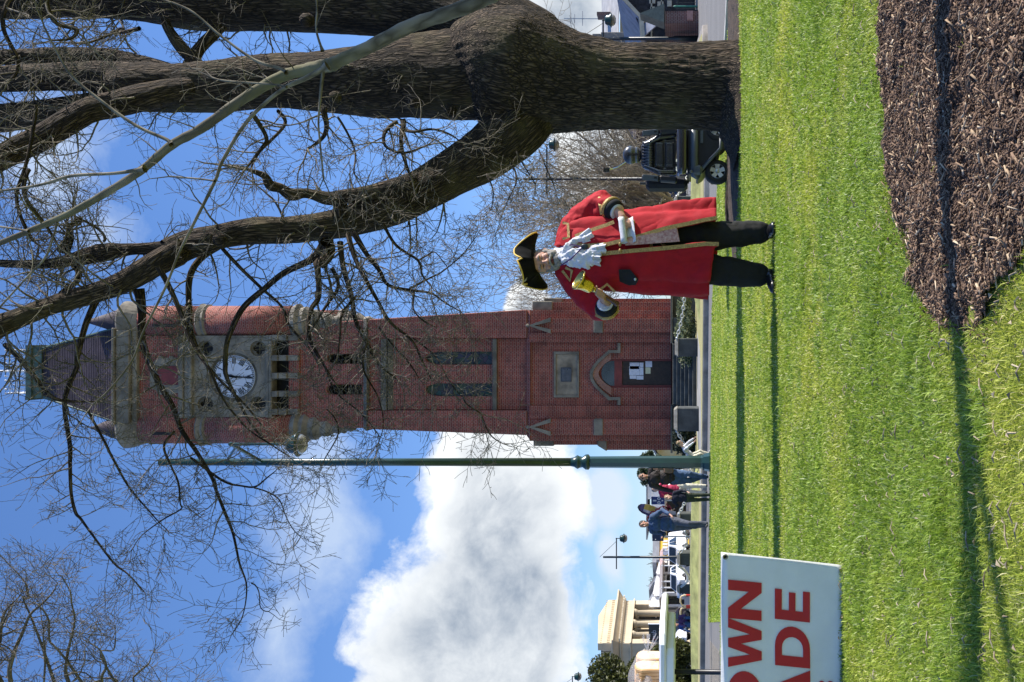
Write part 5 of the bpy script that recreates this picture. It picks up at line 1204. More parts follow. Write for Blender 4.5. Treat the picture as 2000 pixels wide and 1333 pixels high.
    m = MB(); ribbon(m, [(.740, D-.125, 1.43), (.765, D-.150, 1.36), (.79, D-.175, 1.28), (.815, D-.185, 1.20), (.835, D-.185, 1.15)], .026, (.2, -1, .15)); m.build('lapel_braid', 'gold_trim', T)
    for pts in ([(.845, D-.065, 1.525), (.835, D-.085, 1.485), (.735, D-.115, 1.475), (.725, D-.105, 1.52)], [(.50, D-.085, 1.525), (.43, D-.075, 1.47), (.50, D-.105, 1.455), (.52, D-.105, 1.50)]):
        m = MB(); ribbon(m, pts, .020, (0, -1, .3)); m.build('shoulder_braid', 'gold_trim', T)
    m = MB(); ribbon(m, [(.345, D-.16, 1.27), (.40, D-.165, 1.20), (.345, D-.185, 1.145)], .018, (0, -1, 0)); m.build('sleeve_braid', 'gold_trim', T)
    m = MB(); ribbon(m, [(.185, D-.135, 1.285), (.155, D-.125, 1.23), (.165, D-.13, 1.17), (.215, D-.15, 1.12)], .018, (-.6, -1, 0)); m.build('sleeve_braid', 'gold_trim', T)
    # pocket flap
    fl = [Q(1212, 571), Q(1212, 531), Q(1234, 531), Q(1249, 549), Q(1235, 571)]; 
    def robey(x, z): xc, a, b = ip(z, 1), ip(z, 2), ip(z, 3); return D+.02-b*math.sqrt(max(0, 1-((x-xc)/a)**2))-.022
    m = MB(); n = len(fl); vs = [Vector((p.x, robey(p.x, 1.05)-.020, p.z)) for p in fl]+[Vector((p.x, robey(p.x, 1.05)+.03, p.z)) for p in fl]
    m.add(vs, [(0, 1, 2, 3, 4)[::-1], (0, 1, 6, 5), (1, 2, 7, 6), (2, 3, 8, 7), (3, 4, 9, 8), (4, 0, 5, 9)]); pk = m.build('pocket_flap', 'navy', robe)
    b_ = Q(1243, 549); MB().ell((b_.x, robey(b_.x, 1.05)-.024, b_.z), (.010, .005, .010), seg=12, rings=8).build('button', M('silver_button', (.6, .6, .55), .3, metal=.8), pk, smooth=True)
    for px in (1185, 1215):
        for dx in (-.022, .022):
            c = Q(px, 490); MB().ell((c.x+dx, robey(c.x, c.z)-.008, c.z), (.016, .006, .010), seg=10, rings=6).build('frog_fastening', 'gold_trim', robe, smooth=True)
    # ---- cravat / jabot
    rs = random.Random(8)
    organic('shirt_collar', 'white_cloth', T, [Tb([(.60, D-.02, 1.555), (.605, D-.055, 1.50), (.61, D-.10, 1.44), (.615, D-.125, 1.36)], [.075, .070, .060, .045])], .008, 4, (.012, .05))
    def ruffle(o, d, w0, w1, L_, nf, amp, seed):
        o, d = Vector(o), Vector(d).normalized(); side = d.cross(Vector((0, -1, 0))).normalized(); m = MB(); nu, nv = nf*8, 14; vs = []; fs = []
        for j in range(nv+1):
            v = j/nv; w = w0+(w1-w0)*v**.8
            for i in range(nu+1):
                u = i/nu*2-1; lob = abs(math.sin(u*math.pi*nf/2)); edge = (v > .86)*.010*lob
                y = -.012-amp*v*math.sin(u*math.pi*nf+seed)-.030*v*(1-u*u)-.03*(1-u*u)*(v < .5)*v
                vs.append(o+d*(L_*v+edge)+side*(u*w)+Vector((0, y, 0)))
        for j in range(nv):
            for i in range(nu): a = j*(nu+1)+i; fs.append((a, a+1, a+nu+2, a+nu+1))
        m.add(vs, fs); return m.build('jabot', 'white_cloth', T, smooth=True, solid=.003)
    def leaf(p, r, a, b=0): return E(p, r, rotm2(a, b))
    def rotm2(a, b): return Matrix.Rotation(R(a), 4, 'Y') @ Matrix.Rotation(R(b), 4, 'X')
    organic('cravat', 'white_cloth', T, [leaf((.600, D-.125, 1.475), (.062, .030, .075), 6), leaf((.560, D-.145, 1.435), (.042, .026, .085), 14), leaf((.585, D-.175, 1.385), (.055, .026, .070), 10), leaf((.625, D-.165, 1.41), (.035, .024, .08), -8),
        leaf((.565, D-.190, 1.335), (.036, .020, .055), 20), leaf((.600, D-.200, 1.310), (.034, .020, .060), 4), leaf((.630, D-.200, 1.300), (.026, .018, .065), -14), leaf((.540, D-.180, 1.365), (.030, .020, .05), 30),
        leaf((.690, D-.145, 1.445), (.030, .018, .080), -36), leaf((.728, D-.152, 1.385), (.028, .014, .050), -30)], .0055, 2, (.030, .032))
    ruffle((.590, D-.195, 1.330), (-.10, -.03, -1), .034, .060, .085, 3, .016, 2)
    ruffle((.640, D-.200, 1.310), (.10, -.03, -1), .024, .040, .10, 2, .016, 4)
    ruffle((.715, D-.150, 1.385), (.50, -.05, -1), .030, .046, .085, 2, .016, 1)
    m = MB(); ribbon(m, [(.665, D-.115, 1.535), (.678, D-.165, 1.45), (.660, D-.195, 1.375)], .008, (0, -1, .2)); ribbon(m, [(.535, D-.12, 1.53), (.575, D-.195, 1.45), (.650, D-.198, 1.375)], .008, (0, -1, .2)); m.build('ribbon', M('purple_ribbon', (.10, .03, .14), .6), T)
    MB().ell((.660, D-.202, 1.355), (.022, .008, .026), seg=14, rings=8).build('medallion', M('dark_medallion', (.04, .045, .05), .4, metal=.5), T, smooth=True)
    # ---- trousers, shoes
    organic('trousers', 'black_cloth', T, [E((.645, D+.02, .88), (.19, .15, .14)), Tb([(.735, D+.02, .86), (.755, D-.005, .62), (.765, D+.0, .34), (.782, D+.02, .105)], [.125, .112, .102, .082], 16), Tb([(.56, D+.02, .86), (.53, D-.0, .62), (.50, D-.0, .34), (.475, D+.02, .125)], [.125, .115, .108, .090], 16)], .010, 5, (.03, .10))
    for (x, y, a) in ((.782, D-.02, 8), (.455, D-.02, -38)):
        q = Matrix.Translation((x, y, 0)) @ Matrix.Rotation(R(a), 4, 'Z')
        def e3(p, r): return E(q @ Vector(p), r, Matrix.Rotation(R(a), 4, 'Z'))
        organic('shoe', 'black_leather', T, [e3((0, .03, .045), (.044, .065, .042)), e3((0, -.055, .036), (.048, .075, .034)), e3((0, -.115, .030), (.046, .048, .028)), Tb([q @ Vector((0, .05, .06)), q @ Vector((0, .04, .11))], [.042, .042])], .006, 3)
    # ---- bell and paper roll, both held: things of their own
    q = Vector((0, 0, 1)).rotation_difference(ax).to_matrix().to_4x4(); Mt = Matrix.Translation(grip) @ q
    B = empty('handbell', tuple(grip), 'polished brass handbell held mouth up by its dark wooden handle', 'bell')
    m = MB(); m.lathe([(.018, .062), (.034, .070), (.043, .085), (.046, .105), (.049, .130), (.056, .155), (.068, .175), (.073, .184), (.073, .190), (.069, .190), (.060, .176), (.048, .155), (.042, .13), (.038, .10), (.0, .085)], 0, 0, 40, m=Mt, caps=False); m.build('bell_body', 'brass', B, smooth=True)
    m = MB(); m.lathe([(.014, .030), (.019, .036), (.014, .044), (.020, .055), (.016, .064)], 0, 0, 20, m=Mt); m.build('collar', 'brass', B, smooth=True)
    m = MB(); m.lathe([(.0, -.150), (.017, -.147), (.021, -.135), (.019, -.120), (.014, -.08), (.017, -.03), (.015, .03)], 0, 0, 20, m=Mt); m.build('handle', 'wood', B, smooth=True)
    m = MB(); m.tube([Mt @ Vector((0, 0, .09)), Mt @ Vector((.012, 0, .15))], .004, 6); m.ell(Mt @ Vector((.014, 0, .165)), .014, seg=10, rings=8); m.build('clapper', 'bronze', B, smooth=True)
    S = empty('paper_roll', tuple(Q(1225, 455, -.24)), 'white sheets of paper half rolled in his lowered hand', 'paper')
    # cross-section spiral extruded along the roll
    a0, a1 = Q(1224, 481, -.26), Q(1217, 432, -.21); axd = (a1-a0).normalized(); u = axd.cross(Vector((0, 1, 0))).normalized(); v = axd.cross(u).normalized(); prof = []
    if u.z > 0: u = -u
    for k in range(40):
        t = k/39*3.4*math.pi; r = .012+.0038*t/math.pi; prof.append((r*math.cos(t), r*math.sin(t)))
    lx, ly = prof[-1]
    for k in range(1, 9): prof.append((lx+.011*k, ly-.010*k+.0016*k*k))
    m = MB(); vs = []; n = len(prof)
    for j in range(7):
        c = a0.lerp(a1, j/6*.98); 
        for x, y in prof: vs.append(c+u*x+v*y*(1)+u*(.0012*math.sin(j*2+x*90)))
    m.add(vs, [(j*n+i, j*n+i+1, (j+1)*n+i+1, (j+1)*n+i) for j in range(6) for i in range(n-1)]); m.build('sheet', 'white_cloth', S, smooth=True, solid=.0012)
town_crier()

def walker(name, base, h, yaw, label, cols, pose=None, hair='short', hairm='hair_dark', skin='skin', bulk=1.0, group=None, extras=None, legs='trousers', vox=.012):
    """clothed figure; pose overrides joints given in a unit body (height 1, facing -Y, x = figure's left is +x in view)"""
    J = dict(hipL=(.05, 0, .52), hipR=(-.05, 0, .52), kneeL=(.055, -.02, .285), kneeR=(-.055, .01, .285), ankL=(.055, .0, .045), ankR=(-.055, .04, .045),
             shL=(.105, 0, .81), shR=(-.105, 0, .81), elL=(.145, .01, .64), elR=(-.145, .01, .64), wrL=(.14, -.04, .49), wrR=(-.14, -.04, .49), neck=(0, 0, .85), head=(0, -.01, .925))
    J.update(pose or {})
    Mx = Matrix.Translation(Vector(base)) @ Matrix.Rotation(R(yaw), 4, 'Z'); W = {k: Mx @ (Vector(v)*h) for k, v in J.items()}
    rotb = Matrix.Rotation(R(yaw), 4, 'Z')
    T = empty(name, tuple(base), label, 'person', group); s = h/1.75; b = bulk
    torso_dir = (W['neck']-(W['hipL']+W['hipR'])/2).normalized(); mid = (W['hipL']+W['hipR'])/2
    tq = Vector((0, 0, 1)).rotation_difference(torso_dir).to_matrix().to_4x4() @ rotb
    hs = 1.0*s if h > 1.3 else 1.0*h/1.75*1.22
    parts, L = face(T, W['head'], tq if torso_dir.z < .8 else rotb, hs)
    def mixp(a, c, t): return a.lerp(c, t)
    def hnd(k, side):
        el, wr = W['el'+k], W['wr'+k]; d = (wr-el).normalized(); return hand_parts(wr+d*.02*s, d, (rotb @ Vector((-side, 0, -.1))), (rotb @ Vector((0, -1, 0))), .45, .95*s)
    body = parts+[Tb([mixp(W['neck'], mid, .1), W['neck'], W['head']], [.06*s, .052*s, .05*s]), E(mid.lerp(W['neck'], .6), (.13*s*b, .09*s*b, .2*s), tq), E(mid, (.12*s, .09*s, .12*s), tq)]
    for k in 'LR': body += [Tb([W['hip'+k], W['knee'+k], W['ank'+k]], [.07*s, .045*s, .032*s]), Tb([W['sh'+k], W['el'+k], W['wr'+k]], [.042*s, .036*s, .026*s])]
    body += hnd('L', 1)+hnd('R', -1)
    organic('body', skin, T, body, .0085*max(s, .7), 2)
    top = [E(mid.lerp(W['neck'], .70), (.165*s*b, .115*s*b, .17*s), tq), E(mid.lerp(W['neck'], .30), (.165*s*b, .125*s*b, .19*s), tq), E(mid+torso_dir*.02, (.165*s*b, .12*s*b, .12*s), tq), Tb([mid.lerp(W['neck'], .9), W['neck']], [.085*s, .062*s])]
    for k in 'LR': top.append(Tb([W['neck'].lerp(W['sh'+k], .5), W['sh'+k], W['el'+k], W['el'+k].lerp(W['wr'+k], .85)], [.065*s, .07*s*b, .058*s, .045*s]))
    organic('jacket', cols['top'], T, top, .011, 4, (.03*s, .08*s))
    lg = []
    for k in 'LR': lg.append(Tb([W['hip'+k], W['knee'+k], W['ank'+k]], [.095*s*b, .072*s, .058*s]))
    lg.append(E(mid-torso_dir*.03*s, (.145*s*b, .11*s, .10*s), tq)); organic(legs, cols['legs'], T, lg, .011, 4, (.025*s, .07*s))
    for k in 'LR':
        a = W['ank'+k]; f = (W['ank'+k]-W['knee'+k]).normalized(); fd = rotb @ Vector((0, -1, 0)); z = max(base[2]+.035*s, a.z-.03*s)
        organic('shoe', cols.get('shoe', 'black_leather'), T, [E((a.x, a.y, z+.01*s), (.04*s, .055*s, .038*s), rotb), E(tuple(Vector((a.x, a.y, z-.002))+fd*.09*s), (.04*s, .075*s, .03*s), rotb)], .010, 2)
    if hair:
        hp = [E(L((0, .025, .048)), (.084*hs, .094*hs, .082*hs), rotb)]
        if hair == 'long': hp += [E(L((0, .055, -.03)), (.085*hs, .06*hs, .11*hs), rotb)]
        if hair == 'short': hp += [E(L((0, .045, -.0)), (.078*hs, .07*hs, .06*hs), rotb)]
        organic('hair', hairm, T, hp, .007, 1, (.014*hs, .02))
    m = MB()
    for sx in (-1, 1): m.ell(L((sx*.03, -.083, .014)), (.010*hs, .006*hs, .005*hs), seg=8, rings=6)
    m.each('eye', 'black', T, smooth=True)
    m = MB(); m.ell(L((0, -.094, -.052)), (.018*hs, .004*hs, .004*hs), seg=8, rings=6); m.build('mouth', 'dark_red', T, smooth=True)
    if extras: extras(T, W, L, s, rotb)
    return T
MAT['hair_dark'] = M('dark_brown_hair', (.03, .02, .014), .6, .3, 60, .004, 120); MAT['hair_grey'] = M('greying_hair', (.14, .12, .10), .6, .4, 60, .004, 120); MAT['hair_blond'] = M('blond_hair', (.30, .21, .11), .6, .4, 60, .004, 120)
MAT['denim_jacket'] = M('blue_fleece', (.045, .085, .17), .85, .2, 12, .003, 90); MAT['grey_trousers'] = M('slate_trousers', (.085, .095, .13), .85, .2, 8); MAT['jeans'] = M('blue_jeans', (.07, .12, .22), .85, .25, 9)
MAT['brown_jacket'] = M('dark_brown_jacket', (.022, .014, .012), .7, .25, 9); MAT['navy_top'] = M('navy_jumper', (.008, .010, .028), .85, .2, 12); MAT['camo'] = M('olive_trousers', (.05, .065, .035), .85, .4, 9, col2=(.015, .02, .012))
MAT['pink_top'] = M('crimson_top', (.42, .02, .07), .8, .15, 9); MAT['cream'] = M('cream_cloth', (.62, .58, .44), .85, .1, 9); MAT['purple_top'] = M('purple_jacket', (.13, .05, .14), .8, .2, 9); MAT['blue_top'] = M('mid_blue_jacket', (.05, .09, .28), .8, .2, 9)
def G(px, py): d = F*H/(px-1333); return (P(px, py, d).x, d, 0.0)     # ground point seen at a pixel
def people():
    walker('person', G(1386.5, 1024), 1.74, -14, 'striding person in a blue jacket and slate trousers, one hand raised', dict(top='denim_jacket', legs='grey_trousers'),
           dict(kneeL=(.045, -.09, .29), ankL=(.03, -.05, .06), kneeR=(-.05, .02, .285), ankR=(-.07, .13, .07), elL=(.20, .02, .66), wrL=(.20, -.13, .56), elR=(-.165, .03, .645), wrR=(-.14, -.14, .67)), hairm='hair_dark', bulk=1.12)
    def bag(T, W, L, s, rb):
        m = MB(); ribbon(m, [W['shL']+Vector((0, -.02, .07)), W['shL']+Vector((.03, -.13, -.15)), W['hipL']+Vector((.08, -.12, .12))], .035, (0, -1, 0)); m.build('bag_strap', M('tan_strap', (.25, .15, .09), .6), T)
        m = MB(); c = W['hipL']+Vector((.12, -.08, .10)); m.box(c.x-.11, c.x+.11, c.y-.06, c.y+.06, c.z-.12, c.z+.12); m.build('shoulder_bag', M('tan_leather_bag', (.22, .13, .085), .5, .3, 9), T, bevel=.03)
        m = MB()
        for sx in (-1, 1): m.ell(L((sx*.033, -.090, .014)), (.026, .010, .017), seg=12, rings=8)
        m.tube([L((-.078, 0, .016)), L((-.06, -.08, .018)), L((.06, -.08, .018)), L((.078, 0, .016))], .003, 5); m.build('sunglasses', 'black', T, smooth=True)
    walker('person', G(1387.5, 932), 1.74, 8, 'person with sunglasses and tan shoulder bag walking beside the green lamp post', dict(top='brown_jacket', legs='jeans'),
           dict(kneeL=(.04, -.05, .29), ankL=(.0, .02, .06), kneeR=(-.045, -.0, .285), ankR=(.01, .10, .08), elL=(.15, .05, .65), wrL=(.16, -.05, .56), elR=(-.17, .02, .64), wrR=(-.20, -.05, .50)), hairm='hair_grey', extras=bag, bulk=1.15)
    walker('person', G(1388, 972), 1.12, -5, 'small blond child in navy jumper and olive trousers held by the hand', dict(top='navy_top', legs='camo'),
           dict(head=(.0, -.01, .90), neck=(0, 0, .81), shL=(.10, 0, .77), shR=(-.10, 0, .77), elR=(-.17, -.02, .70), wrR=(-.22, -.04, .76), elL=(.15, 0, .62), wrL=(.14, -.08, .50)), hairm='hair_blond', skin='skin_pale', bulk=1.1)
    b = G(1383, 956)
    walker('person', b, 1.50, 15, 'child in crimson top and cream trousers walking behind the blond child', dict(top='pink_top', legs='cream'), dict(head=(.0, -.01, .915)), hairm='hair_grey', skin='skin_pale')
    walker('person', (G(1387, 886)[0], 23.6, 0), 1.0, 70, 'small child in white clothes bending forward against the lamp post base', dict(top='white_cloth', legs='cream', shoe='white_cloth'),
           dict(hipL=(.06, .05, .44), hipR=(-.06, .05, .44), kneeL=(.07, -.06, .25), kneeR=(-.07, -.06, .25), neck=(0, -.20, .66), head=(0, -.29, .73), shL=(.10, -.17, .62), shR=(-.10, -.17, .62), elL=(.12, -.30, .50), elR=(-.12, -.30, .50), wrL=(.10, -.38, .40), wrR=(-.10, -.38, .40)), hairm='hair_blond', skin='skin_pale')
    for i, (px, py, tp, y) in enumerate(((1357, 1212, 'purple_top', 12), (1357, 1222, 'blue_top', -10))):
        d = 44+i*1.2; x = P(px, py, d).x
        walker('person', (x, d, .15), 1.6, y, ('person in a purple jacket sitting on the verge', 'person in a blue jacket sitting on the verge')[i]+' near the bank', dict(top=tp, legs='jeans'),
               dict(hipL=(.06, .1, .10), hipR=(-.06, .1, .10), kneeL=(.08, -.12, .26), kneeR=(-.08, -.12, .26), ankL=(.08, -.24, .045), ankR=(-.08, -.24, .045), neck=(0, .06, .43), head=(0, .03, .505), shL=(.105, .06, .39), shR=(-.105, .06, .39), elL=(.14, -.03, .24), elR=(-.14, -.03, .24), wrL=(.09, -.14, .27), wrR=(-.09, -.14, .27)), hairm='hair_grey')
people()
# ================================================================ street furniture and things on the lawn
MAT['lamp_green'] = M('dark_green_gloss_paint', (.008, .038, .030), .32, .15, 4, coat=.3)
MAT['lamp_dark'] = M('dark_grey_green_paint', (.02, .028, .030), .4, .15, 4)
MAT['opal'] = M('lamp_glass', (.20, .185, .14), .35, .2, 5, trans=.3)
MAT['tyre'] = M('rubber', (.012, .012, .013), .75, .2, 20)
MAT['alloy'] = M('alloy_wheel', (.42, .42, .41), .35, .1, 8, metal=.7)
MAT['grey_plastic'] = M('grey_plastic', (.085, .10, .115), .4, .15, 10)
MAT['dark_plastic'] = M('black_plastic', (.014, .015, .02), .42, .2, 12)
MAT['vinyl'] = M('glossy_black_vinyl', (.030, .030, .032), .27, .15, 9, .004, 22, coat=.5, spec=.9)
MAT['chrome'] = M('chrome', (.55, .56, .58), .18, .05, 8, metal=1.0)
MAT['galv'] = M('galvanised_steel', (.40, .41, .42), .4, .1, 8, metal=.6)
def rotm(*a): 
    m = Matrix.Identity(4)
    for ax, ang in a: m = m @ Matrix.Rotation(R(ang), 4, ax)
    return m
def scooter():
    # local frame: x to the viewer's right, y away, z up, origin on the ground under the seat
    d = 14.3; s = d/F; gx = P(1424, 300, d).x
    def X(py): return (666.5-py)*s
    def Z(px): return (1425-px)*s
    T = empty('mobility_scooter', (gx, d, 0), 'black mobility scooter with padded vinyl seat parked behind the big tree', 'scooter')
    # seat back: cushion with rolled side bolsters, waisted towards the top
    def pad(c, r, rot=None): return E(c, r, rot)
    y0 = d-.02
    def bx(x0, x1, y_, t, z0, z1): return lambda mb: mb.box(x0, x1, y_-t/2, y_+t/2, z0, z1)
    xs = (X(344)+X(263))/2
    # outer shell
    organic('seat_back', 'vinyl', T, [lambda mb: mb.prism([(X(340), Z(1322)), (X(262), Z(1322)), (X(264), Z(1300)), (X(276), Z(1262)), (X(286), Z(1254)), (X(322), Z(1254)), (X(332), Z(1262)), (X(341), Z(1290))], y0, y0+.11),
        Tb([(X(338), y0-.03, Z(1318)), (X(338), y0-.04, Z(1290)), (X(326), y0-.015, Z(1262))], [.045, .045, .03]), Tb([(X(266), y0-.03, Z(1318)), (X(270), y0-.04, Z(1290)), (X(284), y0-.015, Z(1262))], [.045, .045, .03])], .012, 4)
    m = MB()
    for k in range(9):
        x = X(328)+(X(280)-X(328))*k/8; m.tube([(x, y0-.012, Z(1257)), (x+(xs-x)*.15, y0-.03, Z(1272)), (x+(xs-x)*.15, y0-.01, Z(1280))], [.018, .026, .014], 8)
    m.build('pleats', 'vinyl', T, smooth=True)
    for z0, z1 in ((1318, 1301), (1298, 1282)):
        organic('back_cushion', 'vinyl', T, [lambda mb, z0=z0, z1=z1: mb.box(X(326), X(280), y0-.065, y0+.02, Z(z0), Z(z1))], .012, 6)
    organic('seat_cushion', 'vinyl', T, [lambda mb: mb.box(X(341), X(256), d-.42, d+.06, Z(1343), Z(1327)), Tb([(X(341), d-.4, Z(1334)), (X(256), d-.4, Z(1334))], .075)], .014, 6)
    organic('headrest', 'vinyl', T, [E(((X(302)), d+.05, Z(1234)), (.135, .08, .12)), E((X(302), d+.05, Z(1246)), (.12, .075, .07))], .012, 4)
    m = MB(); m.tube([(X(302), d+.07, Z(1262)), (X(302), d+.07, Z(1240))], .014, 8); m.build('headrest_post', 'chrome', T)
    for (py, tilt) in ((352, 5), (262, -6)):
        q = Matrix.Translation((X(py), d-.10, Z(1288))) @ Matrix.Rotation(R(tilt), 4, 'Y')
        ar = MB().box(-.040, .040, -.06, .02, -.02, .24, m=q).box(-.045, .045, -.08, .05, -.27, -.02, m=q).build('armrest', 'dark_plastic', T, bevel=.02)
        MB().box(-.034, .034, -.072, -.062, .0, .225, m=q).build('armrest_plate', 'grey_plastic', ar, bevel=.004)
        MB().box(-.012, .012, -.078, -.070, .02, .06, m=q).build('armrest_slot', 'black', ar)
    # battery deck and rear body
    m = MB(); m.box(X(348), X(262), d-.32, d+.34, Z(1352), Z(1344)); m.build('seat_frame', 'dark_plastic', T, bevel=.015)
    m = MB(); m.prism([(X(352), Z(1362)), (X(246), Z(1362)), (X(246), Z(1372)), (X(262), Z(1404)), (X(300), Z(1408)), (X(345), Z(1374))], d-.34, d+.5); m.build('body', 'dark_plastic', T, bevel=.03)
    m = MB(); m.tube([(X(356), d-.36, Z(1366)), (X(352), d-.38, Z(1358)), (X(322), d-.40, Z(1357)), (X(250), d-.40, Z(1357))], [.04, .055, .055, .055], 10); m.tube([(X(345), d-.37, Z(1366)), (X(300), d-.37, Z(1407)), (X(258), d-.37, Z(1409))], .026, 8); m.build('fender_rim', 'grey_plastic', T, smooth=True)
    MB().box(X(352), X(333), d-.45, d-.2, Z(1372), Z(1352)).build('rear_corner', 'grey_plastic', T, bevel=.03)
    MB().box(X(290), X(266), d-.39, d-.37, Z(1374), Z(1369)).build('reflector', 'grey_plastic', T)
    MB().box(X(262), X(246), d-.42, d-.40, Z(1402), Z(1390)).build('number_plate', 'grey_plastic', T, bevel=.004)
    MB().ell((X(346), d-.46, Z(1351)), .022, seg=10, rings=8).build('lamp', 'opal', T, smooth=True)
    m = MB(); m.tube([(X(352), d+.3, Z(1250)), (X(352), d+.3, Z(1345))], .020, 8); m.tube([(X(352), d+.3, Z(1345)), (X(330), d+.2, Z(1352))], .018, 6); m.build('upright_tube', 'dark_plastic', T)
    m = MB(); m.box(X(366), X(345), d+.05, d+.5, Z(1345), Z(1262)); m.build('rear_pack', M('black_nylon', (.012, .012, .02), .85, .3, 14, .006, 40), T, bevel=.05)
    m = MB(); m.tube([(X(309), d+.3, Z(1222)), (X(319), d+.32, Z(1206)), (X(322), d+.33, Z(1196)), (X(326), d+.3, Z(1178))], .010, 6); m.box(X(330), X(322), d+.28, d+.31, Z(1190), Z(1177)); m.build('mirror_stalk', 'chrome', T)
    def wheel(x, y, r, yaw):
        q = Matrix.Translation((x, y, r)) @ Matrix.Rotation(R(yaw), 4, 'Z') @ Matrix.Rotation(R(90), 4, 'X')
        w = MB().lathe([(r*.62, -.055), (r*.9, -.06), (r*.985, -.04), (r, 0), (r*.985, .04), (r*.9, .06), (r*.62, .055)], 0, 0, 30, m=q, caps=False).build('wheel', 'tyre', T, smooth=True)
        m = MB(); m.lathe([(r*.64, .05), (r*.60, .058), (r*.56, .045), (r*.55, -.045)], 0, 0, 30, m=q, caps=False)
        for k in range(5):
            a = k*72; qq = q @ Matrix.Rotation(R(a), 4, 'Z'); m.hexa([qq @ Vector(p) for p in ((0, -.022, .03), (r*.58, -.035, .042), (r*.58, .035, .042), (0, .022, .03), (0, -.022, .05), (r*.58, -.035, .056), (r*.58, .035, .056), (0, .022, .05))])
        m.lathe([(r*.16, .03), (r*.16, .062), (.001, .066)], 0, 0, 14, m=q); m.build('rim', 'alloy', w)
        m = MB(); m.lathe([(r*.58, .0), (.001, .0)], 0, 0, 24, m=q); m.build('wheel_disc', 'black', w)
    wheel(X(344), d-.30, .175, 12); wheel(X(262), d-.28, .175, 12); wheel(X(320), d+.85, .165, 12); wheel(X(262), d+.85, .165, 12)
    m = MB(); m.tube([(X(345), d-.28, .19), (X(262), d-.28, .19)], .03, 8); m.tube([(X(300), d+.4, .25), (X(300), d+.9, .3), (X(298), d+.95, .9)], .04, 8); m.tube([(X(330), d+.85, .95), (X(270), d+.85, .95)], .02, 8); m.tube([(X(320), d+.85, .17), (X(262), d+.85, .17)], .025, 6); m.build('chassis', 'dark_plastic', T)
    m = MB(); m.box(X(340), X(262), d-.2, d+1.0, .17, .24); m.build('footboard', 'dark_plastic', T, bevel=.02)
scooter()
def lamp_post(name, base, hgt, r, arm_z, arm_pts, label, mat, big=False, group=None, lantern_at=None, arm_drop=.3, counter=1.2, lamp_s=.28):
    T = empty(name, base, label, 'street lamp', group); x, y, z = base
    if big:
        m = MB(); m.lathe([(r*2.15, z), (r*2.15, z+.05), (r*1.9, z+.16), (r*1.55, z+.20), (r*1.5, z+.25)], x, y, 8); m.build('base', mat, T)
        m = MB(); m.lathe([(r*1.48, z+.25), (r*1.30, z+2.85)], x, y, 8); m.build('plinth_shaft', mat, T, bevel=.006)
        m = MB(); m.lathe([(r*1.35, z+2.85), (r*1.75, z+2.88), (r*1.75, z+2.95), (r*1.2, z+3.02), (r*1.35, z+3.1), (r*1.6, z+3.14), (r*1.1, z+3.22), (r*.95, z+3.3)], x, y, 12); m.build('collar', mat, T, smooth=True)
        m = MB(); m.lathe([(r*.95, z+3.2), (r*.78, hgt-.02), (0.001, hgt)], x, y, 16); m.build('pole', mat, T, smooth=True)
    else:
        m = MB(); m.lathe([(r*1.6, z), (r*1.5, z+1.0), (r, z+1.1), (r*.75, hgt)], x, y, 10); m.build('pole', mat, T, smooth=True)
    A = Vector((x, y, arm_z)); e = Vector(lantern_at); back = A+(A-Vector((e.x, e.y, arm_z))).normalized()*counter
    m = MB(); m.tube([back, A, (e.x, e.y, arm_z)], r*.42, 8); m.tube([(e.x, e.y, arm_z+.05), (e.x, e.y, e.z+.1)], r*.3, 8); m.ell((e.x, e.y, arm_z), r*.5, seg=8, rings=6); m.build('arm', mat, T)
    m = MB(); m.tube([(x, y, arm_z+1.05 if not big else arm_z+.85), (e.x*.85+x*.15, e.y*.85+y*.15, arm_z)], r*.28 if big else r*.16, 6); m.build('stay', mat, T)
    s = lamp_s; ln = MB().lathe([(.02*s, e.z+.75*s), (.5*s, e.z+.68*s), (.72*s, e.z+.42*s), (.76*s, e.z+.06*s), (1.0*s, e.z-.12*s), (1.02*s, e.z-.24*s), (.6*s, e.z-.24*s)], e.x, e.y, 22).build('lantern', MAT['lamp_green'], T, smooth=True)
    MB().lathe([(.80*s, e.z-.24*s), (.80*s, e.z-.45*s), (.62*s, e.z-.72*s), (.32*s, e.z-.86*s), (.001, e.z-.9*s)], e.x, e.y, 22).build('lamp_glass', 'opal', ln, smooth=True)
    return T
_b = P(1390, 903, 23.2)
lamp_post('lamp_post', (_b.x, 23.2, 0), P(310, 903, 23.2).z, .104, P(512, 903, 23.2).z, None, 'tall dark green lamp post with octagonal base in front of the clock tower', 'lamp_green', big=True,
          lantern_at=tuple(P(578, 868, 21.6)), counter=.35, lamp_s=.27)
for (px0, py, d, tpx, apx, epy, lb) in ((1360, 350, 46, 1022, 1068, 283, 'slim grey street lamp rising behind the mobility scooter'), (1355, 1088.5, 62, 1178, 1204, 1052, 'slim grey street lamp standing in front of the yellow shop'),
                           (1360, 76, 42.4, 1152, 1178, 40, 'slim dark street lamp standing at the far kerb by the slate roofed chapel')):
    b = P(1350, py, d); e = P(apx+13, epy, d); lamp_post('lamp_post', (b.x, d, 0), P(tpx, py, d).z, .085, P(apx, py, d).z, None, lb, 'lamp_dark', lantern_at=tuple(e), counter=.75, lamp_s=.30)
b = P(1350, 1345, 70); lamp_post('lamp_post', (b.x, 70, 0), P(1105, 1345, 70).z, .085, P(1118, 1345, 70).z, None, 'street lamp whose arm reaches over the dark shrub by the bank', 'lamp_dark', lantern_at=tuple(P(1128, 1322, 70)), counter=.75, lamp_s=.32)
